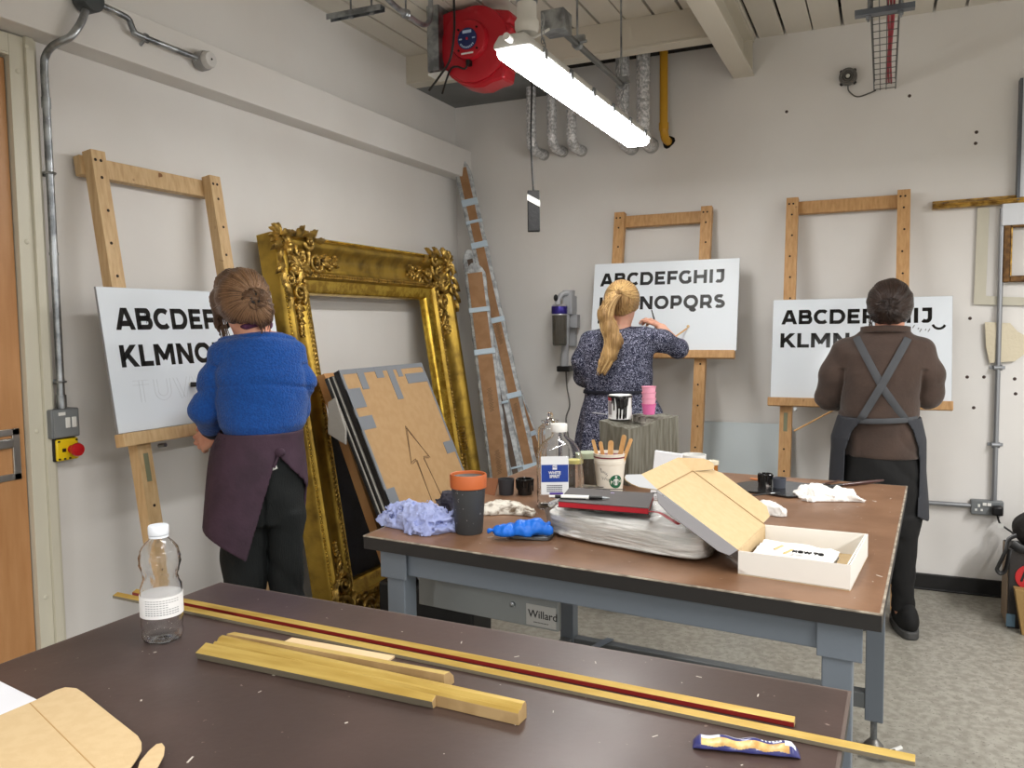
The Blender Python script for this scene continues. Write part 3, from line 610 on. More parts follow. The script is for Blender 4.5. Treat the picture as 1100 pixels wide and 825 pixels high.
# plugs and screws in the back wall
M_plug = mat('wall_plug', C(70, 56, 52), .7)
pts = [(845, 120), (977, 103), (1049, 142), (1048, 154), (1042, 342), (1039, 405), (1057, 405), (1071, 406), (1090, 407), (1091, 423), (1070, 423), (1046, 438)]
pg = None
for a, b in pts:
    q = P(a, b, y=D)
    if pg is None:
        pg = MB().lathe([(0, .004), (.004, .004), (.008, .002), (.009, -.0005)], q, 10, (0, -1, 0)); pg = top(pg, 'wall_plug', M_plug, 'tiny dark plug hole in the back wall', 'wall plug', 'dark plug holes scattered on the back wall', smooth=True)
        pz = pg.location.z-q.z; pyo = pg.location.y-q.y
    else:
        c = pg.copy(); COL.objects.link(c); c.location = (q.x, q.y+pyo, q.z+pz)
# pale sheet leaning behind the easels
s = MB(); a = P(748, 451, y=4.84); b = P(846, 458, y=4.84); zt = (a.z+b.z)/2
s.hexa([(a.x, 4.66, 0), (b.x+.02, 4.66, 0), (b.x+.02, 4.675, 0), (a.x, 4.675, 0), (a.x, 4.855, zt), (b.x+.02, 4.855, zt), (b.x+.02, 4.87, zt), (a.x, 4.87, zt)])
top(s, 'plastic_sheet', mat('pale_sheet', C(190, 200, 204), .3), 'pale grey blank sheet leaning on the back wall between two easels', 'sheet', bevel=.001)
# ================================================================ easels with boards
M_hole = mat('peg_hole', C(42, 28, 18), .8)
M_board = mat('white_gloss_board', C(222, 229, 236), .13, spec=.6, rvar=.05, bump=.02, bs=5)
M_bedge = mat('board_edge', C(140, 142, 146), .4)
M_ink = mat('black_enamel', C(10, 10, 11), .16)
M_pencil = mat('pencil_line', C(196, 202, 208), .5)
M_stain = mat('green_paint_smear', C(124, 126, 100), .6)
M_pine2 = mat('aged_pine', C(196, 154, 104), .55, col2=C(172, 128, 80), ns=9, nd=6, stretch=(9, 9, 1), nlo=.35, nhi=.75, bump=.15, bs=60, bstretch=(6, 6, .6), pits=(C(112, 72, 36), 14, .72))
def easel(O, u, n, s0, s1, ztop, lean, led, board, label, blabel, rail_out=.0, W=.062, M_wood=None, M_face=None):
    M_wood = M_wood or M_pine2
    """O: point on wall at floor; s0,s1 outer edges of uprights; led=(sA,sB); board=(sA,sB,zb,zt)"""
    O = Vector(O); u = Vector(u); n = Vector(n); k = Vector((0, 0, 1))
    up = (k-n*lean).normalized(); fw = u.cross(up).normalized()
    if fw.dot(n) < 0: fw = -fw
    def at(s, z, out): return O+u*s+k*z+n*((ztop-z)*lean+.012)+fw*out
    T = .044
    e = thing('easel', label, 'easel', at((s0+s1)/2, 0, .02))
    for s in (s0+W/2, s1-W/2):
        a = at(s, .004, T/2+.032); b = at(s, ztop, T/2+.032)
        h = MB().obox((a+b)/2, u, up, fw, W, (b-a).length, T); z = ztop-.035; j = 0
        while z > .15:
            for dx in ((-.012, .01) if j == 0 else (0,)):
                q = at(s+dx*1.0+.004*((j*7) % 3-1), z, T+.032); h.mi = 1; h.lathe([(0, 0), (.0055, 0), (.0055, .0012), (0, .0012)], q, 10, fw)
            z -= .115 if j else .06; j += 1
        h.build('upright', [M_wood, M_hole], e)
    a = at(s0+rail_out, ztop-.045, .016); b = at(s1-.004, ztop-.045, .016)
    MB().obox((a+b)/2+fw*.0, u, up, fw, (b-a).length, .070, .032).build('top_rail', M_wood, e, bevel=.003)
    zl = board[2]
    c = at((led[0]+led[1])/2, zl, T+.032+.022)-up*.024
    MB().obox(c, u, up, fw, led[1]-led[0], .045, .045).build('ledge', M_wood, e, bevel=.003)
    q = at(s0+W+.02, zl, T+.05)-up*.062; MB().lathe([(0, 0), (.008, 0), (.008, .03), (0, .03)], q, 10, fw).build('bolt', M_steel, e, smooth=True)
    MB().obox(at(s0+W/2, zl+.0, T+.0335)-up*.13, u, up, fw, .02, .10, .001).build('paint_smear', M_stain, e)
    # board
    o0 = T+.034
    bb = thing('sign_board', blabel, 'board', at((board[0]+board[1])/2, board[2], o0))
    a = at(board[0], board[2], o0); L = (board[3]-board[2])*math.sqrt(1+lean*lean); W_ = board[1]-board[0]
    c = a+u*W_/2+up*L/2+fw*.004
    MB().obox(c, u, up, fw, W_, L, .008).build('panel', M_bedge, bb, label='grey board edge')
    MB().obox(c+fw*.0045, u, up, fw, W_-.002, L-.002, .001).build('face', M_face or M_board, bb, label='glossy white face')
    o = a+up*L+fw*.009
    return e, bb, o, u, up, fw
def lines(bb, o, u, up, fw, rows, m=M_ink, name='letters', cap=.078, hx=1):
    for txt, s, d, w in rows:
        l = MB(); lettering(l, txt, o+u*(s*hx if hx > 0 else s)-up*(d+cap), u, up, w, cap, n=fw, t=.0012)
        l.build(name, m, bb)
# easel 1 on the left wall.  u=+y, n=+x
e1, b1, o, u, up, fw = easel((0, 0, 0), (0, 1, 0), (1, 0, 0), 2.035, 2.645, 2.072, .155, (1.950, 2.85), (1.960, 2.835, 1.090, 1.590),
    'tall pine easel leaning on the left wall in front of the person in blue', 'white board on the left easel with black alphabet letters and faint pencil TUVW', rail_out=-.014, W=.058, M_wood=M_wood)
lines(b1, o, u, up, fw, [('ABCDEFGHIJ', .055, .072, .74), ('KLMNOPQRS', .048, .203, .75)])
# faint pencil outlines
l = MB(); x = .085
for ch, wv in (('T', .085), ('U', .095), ('V', .09), ('W', .13)):
    for ln in GL[ch][1]:
        for off in (-.10, .10):
            L = [Vector(p) for p in ln]
            if len(L) < 2: continue
            dv = [(L[min(i+1, len(L)-1)]-L[max(i-1, 0)]).normalized() for i in range(len(L))]
            L2 = [p+Vector((-d_.y, d_.x))*off for p, d_ in zip(L, dv)]
            for q in strokes2polys(L2, .022, 0, 1.0): l.slab([o+u*(x+a*.078)-up*(.33+.078)+up*(b_*.078) for a, b_ in q], fw*.0003)
    x += wv
l.build('pencil_letters', M_pencil, b1, label='faint pencil outline letters')
# easel 2 and 3 on the back wall. u=+x, n=-y
e2, b2, o, u, up, fw = easel((0, D, 0), (1, 0, 0), (0, -1, 0), 1.118, 1.698, 2.112, .20, (1.015, 1.862), (1.018, 1.868, 1.285, 1.800),
    'middle pine easel, in front of the person with the ponytail', 'white board on the middle easel with the alphabet painted to the letter S', M_face=mat('satin_board', C(222, 229, 236), .36, spec=.4))
lines(b2, o, u, up, fw, [('ABCDEFGHIJ', .040, .060, .735), ('KLMNOPQRS', .036, .205, .745), ('T', .035, .345, .07)], mat('satin_enamel', C(10, 10, 11), .4))
e3, b3, o, u, up, fw = easel((0, D, 0), (1, 0, 0), (0, -1, 0), 2.105, 2.722, 2.125, .19, (2.045, 2.925), (2.055, 2.920, 1.035, 1.560),
    'pine easel at the right of the back wall behind the person in brown', 'white board on the right easel with reflections over its black alphabet letters')
lines(b3, o, u, up, fw, [('ABCDEFGHIJ', .045, .058, .735), ('KLMN', .036, .185, .36)])
l = MB()
for q in strokes2polys(arc(.805, -.135, .030, .032, 200, 335, 8), .012, -9, 9): l.slab([o+u*a+up*b_ for a, b_ in q], fw*.001)
l.build('swash_stroke', M_ink, b3)
l = MB()
for i, (a, b_) in enumerate(((.66, -.165), (.69, -.155), (.712, -.165), (.722, -.175), (.745, -.172), (.76, -.175))):
    c = o+u*a+up*b_; l.obox(c, u+up*1.6, up-u*.4, fw, .018 if i % 2 else .010, .006, .001)
l.build('pencil_marks', mat('pencil_dark', C(120, 122, 124), .5), b3)
# ================================================================ big gilt frame leaning on the left wall
M_gold = mat('gilded_gesso', C(178, 146, 62), .36, .80, col2=C(104, 82, 38), ns=11, nd=8, nlo=.45, nhi=.78, bump=.22, bs=34, rvar=.12)
M_goldo = mat('gilded_ornament', C(192, 158, 82), .34, .8, col2=C(74, 56, 28), ns=26, nd=6, nlo=.42, nhi=.72, bump=.4, bs=80)
M_goldb = mat('bright_gold', C(216, 182, 76), .26, .85, col2=C(172, 136, 48), ns=30, nd=5)
GF = thing('ornate_frame', 'large empty ornate gilt picture frame leaning on the left wall behind the person in blue', 'picture frame', (.30, 3.66, 0))
LN = .155; gu = Vector((0, 1, 0)); gv = Vector((-LN, 0, 1)).normalized(); gn = gu.cross(gv); gn = gn if gn.x > 0 else -gn
GW, GH = 1.585, 1.88
gO = Vector((.085+LN*1.86, 2.875, .012))-gn*.02
def G(s, t, h): return gO+gu*s+gv*t+gn*h
prof = [(0, 0), (0, .082), (.004, .094), (.012, .100), (.020, .098), (.024, .104), (.034, .112), (.046, .112), (.055, .106), (.066, .090), (.085, .074), (.108, .063), (.135, .058), (.155, .062), (.166, .070), (.176, .078), (.188, .078), (.194, .070), (.200, .060), (.216, .054), (.244, .046), (.252, .040), (.258, .028), (.260, 0)]
g = MB(); npf = len(prof)
for (w, h) in prof: g.v += [tuple(G(w, w, h)), tuple(G(GW-w, w, h)), tuple(G(GW-w, GH-w, h)), tuple(G(w, GH-w, h))]
for i in range(npf-1):
    for j in range(4): a = i*4+j; b = i*4+(j+1) % 4; g.f.append((a, b, b+4, a+4)); g.m.append(1 if i >= 18 else 0)
for j in range(4): a = j; b = (j+1) % 4; z = (npf-1)*4; g.f.append((z+a, z+b, b, a)); g.m.append(0)
g.build('moulding', [M_gold, M_goldb], GF, smooth=True, ang=35)
# side of the frame
def hprof(w):
    for (w0, h0), (w1, h1) in zip(prof[1:-1], prof[2:]):
        if w0 <= w <= w1: return h0+(h1-h0)*(w-w0)/max(1e-6, w1-w0)
    return .06
bd = MB()
for s_ in np.arange(.02, GH-.02, .0165):
    for q in (G(.012, s_, .103),): bd.ell(q, .0062, .0062, .0062, seg=7, rg=5)
for s_ in np.arange(.02, GW-.02, .0165):
    for q in (G(s_, .012, .103), G(s_, GH-.012, .103)): bd.ell(q, .0062, .0062, .0062, seg=6, rg=4)
bd.build('bead_row', M_goldb, GF, smooth=True, ang=180, kind='stuff')
lb = MB()
def Mrot(a): # local rotation in frame plane
    cu = gu*math.cos(a)+gv*math.sin(a); cv = -gu*math.sin(a)+gv*math.cos(a)
    return Matrix(((cu.x, cv.x, gn.x), (cu.y, cv.y, gn.y), (cu.z, cv.z, gn.z)))
inn = .181
for side in range(4):
    Ls = (GW if side % 2 == 0 else GH)-2*inn; n_ = int(Ls/.021)
    for k in range(n_):
        d_ = inn+(k+.5)*Ls/n_
        s_, t_, a0 = ((d_, inn, 0), (GW-inn, d_, math.pi/2), (GW-d_, GH-inn, math.pi), (inn, GH-d_, -math.pi/2))[side]
        for sg in (-1, 1): lb.ell(G(s_, t_, .079)+Mrot(a0) @ Vector((0, sg*.005, 0)), .0115, .0042, .005, Mrot(a0+sg*.55), seg=6, rg=4)
lb.build('leaf_band', M_goldo, GF, smooth=True, ang=180, kind='stuff')
def leaf(mb, s_, t_, a, L, W, h0, lift=.012, curl=.35, nr=7):
    """a lobed acanthus leaf on the frame face starting at (s,t), pointing along angle a"""
    ca, sa = math.cos(a), math.sin(a); k = len(mb.v)
    for i in range(nr+1):
        f = i/nr; wd = W*math.sin(math.pi*min(1, f*.93+.07))**.7*(1+.28*math.sin(f*19)); hh = h0+lift*math.sin(math.pi*f*.9)+.0; bend = curl*L*f*f
        for j in (-1, -.5, 0, .5, 1):
            x = L*f; y = wd*j+bend; mb.v.append(tuple(G(s_+x*ca-y*sa, t_+x*sa+y*ca, hh+lift*.6*(1-j*j)-(.004 if j in (-.5, .5) else 0))))
        for j in (1, -1):
            x = L*f; y = wd*j+bend; mb.v.append(tuple(G(s_+x*ca-y*sa, t_+x*sa+y*ca, hh-.012)))
    for i in range(nr):
        a_ = k+i*7; b_ = a_+7
        for j in range(6): mb.f.append((a_+j, a_+j+1, b_+j+1, b_+j)); mb.m.append(mb.mi)
        mb.f.append((a_+6, a_, b_, b_+6)); mb.m.append(mb.mi)
def scroll(mb, s_, t_, R, a0, turns, dirn, h0, th=.010, taper=.45):
    th *= 1.35; R *= 1.18
    pts = []; rs = []; n_ = int(26*turns)
    for i in range(n_+1):
        f = i/n_; r = R*(1-f*.86); a = a0+dirn*2*math.pi*turns*f; pts.append(G(s_+r*math.cos(a), t_+r*math.sin(a), h0+.010*f)); rs.append(th*(1-taper*f))
    mb.tube(pts, rs, 8, flat=.8); mb.ell(G(s_, t_, h0+.012), th*1.1, th*1.1, th)
def ornament(cs, ct, ds, dt, rot_seed):
    """corner ornament: (cs,ct) outer corner, ds,dt = +-1 direction inwards"""
    rr = random.Random(rot_seed); mb = MB()
    def T(x, y): return cs+ds*x, ct+dt*y
    def ang(a):  # mirror an angle
        return math.atan2(dt*math.sin(a), ds*math.cos(a))
    dirn = ds*dt
    for m_ in (0, 1):
        def S(x, y): return T(x, y) if m_ == 0 else T(y, x)
        def A(a): return ang(a) if m_ == 0 else ang(math.pi/2-a)
        dd = dirn*(1 if m_ == 0 else -1)
        # big C scrolls
        s_, t_ = S(.165, .085); scroll(mb, s_, t_, .062, A(2.6), 1.5, -dd, .090, .0125)
        s_, t_ = S(.275, .120); scroll(mb, s_, t_, .040, A(.4), 1.4, dd, .086, .0095)
        s_, t_ = S(.10, .155); scroll(mb, s_, t_, .034, A(-1.2), 1.3, dd, .094, .009)
        s_, t_ = S(.215, .035); scroll(mb, s_, t_, .030, A(3.0), 1.3, -dd, .112, .009)
        # leaves around the outer corner, some standing beyond the outer edge
        for x, y, a, L, W in ((.03, .02, -.5, .085, .018), (.075, .02, -.75, .06, .015), (.12, .015, -.3, .09, .018), (.17, .01, -.5, .07, .016), (.21, .012, -.15, .085, .017), (.27, .02, .25, .07, .014), (.05, .05, .25, .10, .02), (.09, .10, .3, .10, .019), (.14, .14, .1, .09, .018)):
            s_, t_ = S(x, y); leaf(mb, s_, t_, A(a), L, W, .108 if y < .05 else .088, .016, rr.choice((-.35, .35)))
        # flower spray running out along the rail
        for i in range(11):
            x = .29+.017*i; y = .105+.010*math.sin(i*1.3); f = 1-i/13
            for sg in (-1, 1):
                s_, t_ = S(x, y+.01*sg); leaf(mb, s_, t_, A(sg*(.9-.25*(i % 2))), .052*f+.008, .011*f+.003, hprof(y)+.004, .009, .2*sg, 5)
            s_, t_ = S(x, y+.014*math.sin(i*2.2)); mb.ell(G(s_, t_, hprof(y)+.012), .009*f+.002, .009*f+.002, .008*f+.003, seg=8, rg=5)
        for i in range(9):
            x = .03+.028*i; y = .174; s_, t_ = S(x, y); leaf(mb, s_, t_, A(.35*(-1)**i), .040, .010, .078, .010, .2, 5)
    for k in range(9):
        a = ang(math.pi/4)+k*2*math.pi/9; s_, t_ = T(.062, .062); leaf(mb, s_, t_, a, .046, .013, .108, .014, .3, 5)
    s_, t_ = T(.062, .062); mb.ell(G(s_, t_, .122), .016, .016, .014)
    s_, t_ = T(-.004, -.004)
    for a in (-2.2, -1.7, -2.9, -1.2, -3.4): leaf(mb, *T(.02, .02), ang(a), .055, .016, .100, .016, .3, 5)
    return mb
ornament(0, GH, 1, -1, 1).build('corner_ornament', M_goldo, GF, smooth=True, ang=60)
ornament(GW, GH, -1, -1, 2).build('corner_ornament', M_goldo, GF, smooth=True, ang=60)
ornament(0, 0, 1, 1, 3).build('corner_ornament', M_goldo, GF, smooth=True, ang=60)
ornament(GW, 0, -1, 1, 4).build('corner_ornament', M_goldo, GF, smooth=True, ang=60)
m_ = MB()
for i in range(-8, 9):
    for sg in (-1, 1): leaf(m_, GW-.10+.012*sg, GH*.36+i*.018, math.pi/2*(1 if i > 0 else -1)+sg*.8, .04, .009, hprof(.1)+.003, .008, .2*sg, 5)
m_.build('rail_ornament', M_goldo, GF, smooth=True, ang=60)
# ---------------------------------------------------------------- things leaning in and around the frame
def leaner(top0, px1, py1):
    """returns foot direction: slope x per z, from a top point and a lower pixel on the same y"""
    q = P(px1, py1, y=top0.y); return (q.x-top0.x)/(top0.z-q.z)
def lean_slab(mb, p, sl, width, thick, off=0, tz=None, side=(0, 1, 0), z0=.004):
    """slab with top corner p leaning so that x grows by sl per metre down; off = offset along normal"""
    side = Vector(side); dn = Vector((sl, 0, -1)).normalized(); n = Vector((1, 0, sl)).normalized()
    a = Vector(p)+n*off; L = (a.z-z0-(abs(n.z*thick)))/-dn.z
    v = [a, a+side*width, a+side*width+n*thick, a+n*thick]
    return mb.hexa([q+dn*L for q in v]+v)
M_cb = mat('black_frame_wood', C(26, 24, 23), .45)
# wrapped dark parcel standing inside the opening
q = P(378, 470, x=.30)
tp = P(352, 478, x=.34)
dk = MB(); dk.obox(G(.63, .62, -.03), gu, gv, gn, .86, .78, .03)
top(dk, 'dark_parcel', mat('charcoal_wrap', C(44, 46, 58), .5, bump=.5, bs=9, col2=C(34, 35, 44), ns=12), 'charcoal wrapped panel standing behind the lower opening of the gilt frame', 'parcel', bevel=.006, smooth=True)
# bare wooden board, edge on
p0 = P(342, 404, x=.29); sl = leaner(p0, 421, 634); bw = MB(); lean_slab(bw, p0, sl, .52, .045, -.012)
top(bw, 'bare_board', mat('mdf_edge', C(196, 150, 100), .7, col2=C(176, 128, 80), ns=10, stretch=(1, 1, .3)), 'bare tan board leaning in front of the gilt frame behind the black frames', 'board', bevel=.002)
# black frames + cardboard backed frame
tl = P(363, 398, x=.475); tr_ = P(452, 388, x=.475); slc = leaner(tl, 425, 555)*.97
wdt = tr_.y-tl.y
for k, (off, lab) in enumerate(((-.064, 'black framed picture leaning furthest back in the taped stack by the gilt frame'), (-.046, 'black framed picture in the middle of the taped stack by the gilt frame'))):
    f = thing('framed_picture', lab, 'picture', (tl.x, tl.y+wdt/2, .01), 'black framed pictures in the leaning stack')
    pz = Vector((tl.x, tl.y+.010*k-.02, tl.z-.012)); m_ = MB(); lean_slab(m_, pz, slc, wdt-.02, .015, off, z0=.38); m_.build('frame', M_cb, f, bevel=.003)
    m_ = MB(); lean_slab(m_, pz+Vector((0, .006, -.004)), slc, wdt-.035, .003, off+.0152, z0=.40); m_.build('backing_board', mat('grey_white_backing', C(196, 192, 182), .7), f)
f = thing('framed_picture', 'front picture of the stack with cardboard backing, grey tape and an arrow', 'picture', (tl.x, tl.y+wdt/2, .01))
m_ = MB(); lean_slab(m_, tl, slc, wdt, .028, -.028, z0=.38); m_.build('frame', M_cb, f, bevel=.003)
sd_ = Vector((0, 1, 0)); dn = Vector((slc, 0, -1)).normalized(); nn = Vector((1, 0, slc)).normalized()
def K(s, t, h=0): return tl+sd_*s+dn*t+nn*h
def kbox(mb, s0, s1, t0, t1, h0, h1): return mb.hexa([K(s0, t1, h0), K(s1, t1, h0), K(s1, t1, h1), K(s0, t1, h1), K(s0, t0, h0), K(s1, t0, h0), K(s1, t0, h1), K(s0, t0, h1)])
LL = (tl.z-.40)/-dn.z
kbox(MB(), .010, wdt-.010, .012, LL, .0, .004).build('cardboard_backing', M_card, f)
M_tape = mat('grey_tape', C(118, 122, 128), .4); t_ = MB()
kbox(t_, 0, wdt, 0, .022, .0, .0055); kbox(t_, 0, .016, 0, LL, 0, .005); kbox(t_, wdt-.014, wdt, 0, LL, 0, .005)
for s0, t0, w_, h_ in ((.12, .0, .05, .10), (.26, .0, .06, .055), (.36, .0, .05, .17), (.0, .09, .10, .09), (.0, .22, .11, .06), (.0, .55, .07, .07), (.0, 1.02, .09, .07), (.50, .05, .21, .05), (.60, .42, .11, .06), (.62, .75, .09, .06), (.60, .85, .11, .05), (.44, .0, .04, .06)):
    if s0+w_ > wdt: w_ = wdt-s0
    kbox(MB(), s0, s0+w_, t0, t0+h_, 0, .0060+.0002*(t0*10 % 3)).build('tape_strip', M_tape, f)
t_.build('edge_tape', M_tape, f, label='grey tape along the edges')
M_pen = mat('biro', C(92, 66, 40), .6); a_ = MB()
ar = [(.335, .30), (.27, .47), (.315, .46), (.315, .70), (.41, .70), (.385, .46), (.43, .465), (.335, .30)]
for off in (0, .008):
    for (s0, t0), (s1, t1) in zip(ar[:-1], ar[1:]):
        a_.bar(K(s0+off, t0+off, .0045), K(s1-off*.5, t1+off, .0045), .0035, .001, nn)
for r_, (ty, ss, n_) in enumerate(((.98, .18, 5), (1.02, .34, 6), (1.06, .20, 7), (1.10, .36, 5), (1.20, .16, 8))):
    for i in range(n_*3):
        s0 = ss+i*.010; a_.bar(K(s0, ty+.008*math.sin(i*2.1+r_), .0045), K(s0+.010, ty+.008*math.sin((i+1)*2.1+r_), .0045), .003, .001, nn)
a_.build('pen_marks', M_pen, f, label='hand drawn arrow and writing')
# grey cloth hanging on the side of the stack
c_ = MB(); qs = [(352, 432), (360, 427), (371, 462), (371, 478), (352, 466)]
c_.slab([P(a, b, y=tl.y-.03) for a, b in qs], (0, .012, 0)); top(c_, 'dust_sheet_corner', mat('grey_cloth', C(170, 166, 158), .9, bump=.4, bs=30), 'corner of pale grey cloth tucked beside the leaning stack', 'cloth', bevel=.003)
# ---------------------------------------------------------------- long wrapped mouldings in the corner
M_bub = mat('bubble_wrap', C(220, 224, 226), .25, bump=.8, bs=70, col2=C(168, 172, 174), ns=24, trans=.25)
M_btape = mat('pale_blue_tape', C(184, 202, 216), .35)
M_pcard = mat('parcel_card', C(156, 118, 82), .7, col2=C(146, 108, 72), ns=18)
def longpack(topc, footc, wd, th, tapes, label, wide=None, name='wrapped_moulding', face=None, inner=.52):
    """long flat parcel: bubble wrap edges, cardboard face, tape bands"""
    a = Vector(topc); b = Vector(footc); d = (b-a).normalized(); view = (CAM-(a+b)/2); view.z = 0
    sdv = d.cross(view).normalized(); fn = sdv.cross(d).normalized()
    if fn.dot(view) < 0: fn = -fn
    if wide: sdv = Vector(wide).normalized(); fn = sdv.cross(d).normalized(); fn = fn if fn.dot(view) > 0 else -fn
    L = (b-a).length; o = thing(name, label, 'parcel', b, 'wrapped long parcels in the corner')
    m = MB(); n_ = 60
    def fn_(i, j):
        t = j; rr = math.floor(i*24); an = 2*math.pi*i
        x = abs(math.cos(an))**.5*math.copysign(1, math.cos(an)); y = abs(math.sin(an))**.5*math.copysign(1, math.sin(an)); e = 1+.03*math.sin(t*70+3*x)+.03*math.sin(t*151+5*y)
        tp = min(1, t*30+.3)
        return a+d*(L*t)+sdv*(wd/2*x*e*tp)+fn*(th/2*y*e)
    m.grid(fn_, 24, n_, closed_u=True); m.build('bubble_wrap', M_bub, o, smooth=True, ang=70)
    c = (a+b)/2+fn*(th/2+.001); MB().obox(c+d*.02, sdv, d, fn, wd*inner, L-.09, .006).build('cardboard_face', M_pcard if not face else face, o, bevel=.001)
    tm = MB()
    for t, h in tapes:
        q = a+d*(L*t); tm.obox(q+fn*.003, sdv, d, fn, wd*1.0, h, th+.012)
    if tapes: tm.build('tape', M_btape, o, bevel=.003, label='pale blue tape bands')
    w_ = MB()
    for t in (.42, .62):
        for i in range(16):
            s0 = -wd*.1+.004*math.sin(i*2.3); q = a+d*(L*t+i*.009)+fn*(th/2+.0048); w_.bar(q+sdv*s0, q+sdv*(-s0)+d*.008, .003, .001, fn)
    w_.build('pen_writing', M_pen, o)
    return o
longpack(P(494.5, 172, y=4.80), Vector((.80, 4.52, .01)), .105, .05, [(.115, .045), (.165, .02), (.225, .04), (.415, .035), (.60, .035), (.77, .03), (.83, .03), (.87, .03)], 'tallest wrapped parcel in the corner, bubble wrap edges and blue tape')
longpack(P(505, 283, y=4.55)+Vector((0, .05, 0)), Vector((.64, 4.30, .01)), .13, .05, [(.16, .03), (.30, .035)], 'wide brown wrapped parcel beside the gilt frame in the corner', inner=.7)
longpack(P(503, 270, y=4.72), Vector((.74, 4.42, .01)), .10, .06, [(.5, .015), (.7, .012)], 'grey plastic wrapped parcel between two cardboard ones in the corner', face=mat('dark_brown_core', C(84, 68, 56), .6), inner=.35)
longpack(P(547, 398, y=4.83), Vector((.88, 4.70, .01)), .07, .04, [(.35, .03)], 'short slim brown parcel leaning rightmost in the corner', inner=.7)
# ================================================================ cordless vacuum in its wall dock
vx = P(607, 350, y=4.84).x
VQ = lambda px, py, y=4.80: P(px, py, y=y)
vac = thing('handheld_vacuum', 'cordless vacuum with purple collar and clear bin docked on the back wall', 'vacuum cleaner', tuple(VQ(604, 398)))
M_vg = mat('vacuum_grey', C(168, 170, 174), .4); M_pur = mat('purple_band', C(52, 42, 128), .3, .5); M_binp = mat('smoked_bin', C(110, 106, 98), .2, trans=.55, spec=.6)
c = VQ(601, 340, 4.72); zt = VQ(601, 327.5, 4.72).z; z1 = VQ(601, 338, 4.72).z; z0 = VQ(601, 371, 4.72).z
MB().lathe([(0, z0-c.z), (.040, z0-c.z), (.044, z0-c.z+.01), (.046, z1-c.z), (0, z1-c.z)], c, 28).build('dust_bin', M_binp, vac, smooth=True)
MB().lathe([(0, z0-c.z+.012), (.020, z0-c.z+.012), (.016, z1-c.z-.01), (0, z1-c.z-.01)], c, 16).build('cyclone', mat('cyclone_grey', C(96, 92, 86), .5), vac, smooth=True)
MB().lathe([(.047, z1-c.z), (.049, z1-c.z+.004), (.049, zt-c.z-.012), (.047, zt-c.z-.008)], c, 28).build('collar', M_pur, vac, smooth=True, label='purple collar')
MB().lathe([(.049, z1-c.z-.004), (.0505, z1-c.z), (.049, z1-c.z+.004)], c, 28).lathe([(.047, zt-c.z-.012), (.0495, zt-c.z-.006), (.040, zt-c.z+.004), (0, zt-c.z+.006)], c, 28).build('trim_ring', mat('trim_silver', C(200, 200, 206), .3, .7), vac, smooth=True)
s = MB().tube(smooth_path([VQ(599, 330, 4.74), VQ(600, 322, 4.74), VQ(604, 316, 4.75), VQ(611, 315, 4.78)], 5), [.018]*5+[.016]*11, 10); s.box(VQ(606, 312).x, VQ(616, 312).x, 4.77, 4.83, VQ(606, 338).z, VQ(606, 312).z)
s.build('handle', M_vg, vac, bevel=.003, smooth=True)
MB().ell(VQ(597, 320, 4.72), .014, .014, .022).build('trigger_grip', M_black, vac, smooth=True)
s = MB().tube([VQ(609, 335, 4.79), VQ(607, 375, 4.79), VQ(606, 395, 4.80)], [.020, .024, .026], 12); s.box(VQ(614, 340).x-.01, VQ(620, 340).x, 4.80, 4.85, VQ(614, 352).z, VQ(614, 338).z); s.build('wand', M_vg, vac, smooth=True)
MB().box(VQ(599.5, 398).x, VQ(613, 398).x, 4.77, 4.86, VQ(600, 399).z, VQ(600, 393).z).build('foot', M_black, vac, bevel=.006, smooth=True)
dk = thing('vacuum_dock', 'pale grey wall dock holding the cordless vacuum', 'dock', tuple(P(612, 345, y=4.87)))
MB().box(P(608, 360, y=4.87).x, P(619, 360, y=4.87).x, 4.855, D, P(610, 372, y=4.87).z, P(610, 318, y=4.87).z).build('back_plate', M_vg, dk, bevel=.006, smooth=True)
MB().tube(smooth_path([P(608, 399, y=4.86), P(609, 415, y=4.87), P(612, 435, y=4.87), P(608, 450, y=4.87), P(611, 475, y=4.87), P(610, 520, y=4.87)], 6), .0045, 6).build('cable', mat('dock_cable', C(110, 108, 106), .5), dk, smooth=True)
# ================================================================ work tables
TH = .9
M_t2 = mat('brown_laminate', C(134, 100, 75), .40, col2=C(118, 86, 63), ns=6, nd=6, pits=(C(170, 150, 136), 60, .735), bump=.03, bs=60, rvar=.12)
M_t1 = mat('dark_brown_laminate', C(72, 57, 53), .38, col2=C(62, 49, 45), ns=4, nd=6, pits=(C(128, 112, 104), 75, .75), bump=.03, bs=60, rvar=.1)
M_tedge = mat('table_edge_black', C(34, 32, 31), .5)
M_lip = mat('worn_lip', C(168, 158, 142), .6, col2=C(120, 110, 98), ns=30)
M_leg = mat('table_steel_blue', C(102, 110, 119), .42, bump=.04, bs=90)
M_legd = mat('table_steel_grey', C(96, 100, 102), .4)
def table(corners, top_mat, name_label, lip):
    FL, FR, BR, BL = [Vector((a, b, TH)) for a, b in corners]
    cen = (FL+FR+BR+BL)/4; t = thing('work_table', name_label, 'table', (cen.x, cen.y, 0))
    quad = [FL, FR, BR, BL]
    def inset(q, d): return q+(cen-q).normalized()*d
    m = MB().slab([q-Vector((0, 0, .0035)) for q in quad], (0, 0, .003)); m.m = [1]*len(m.m); m.mi = 0
    m.slab([inset(q, .007)-Vector((0, 0, .002)) for q in quad], (0, 0, .002)); 
    mm = m.build('tabletop', [top_mat, lip], t, label='laminate top with worn pale lip')
    m = MB().slab([q-Vector((0, 0, .036)) for q in [inset(q, .002) for q in quad]], (0, 0, .0325)); m.build('edge_band', M_tedge, t, label='black edge band')
    def bil(s, u_): return FL*(1-s)*(1-u_)+FR*s*(1-u_)+BR*s*u_+BL*(1-s)*u_
    return t, bil
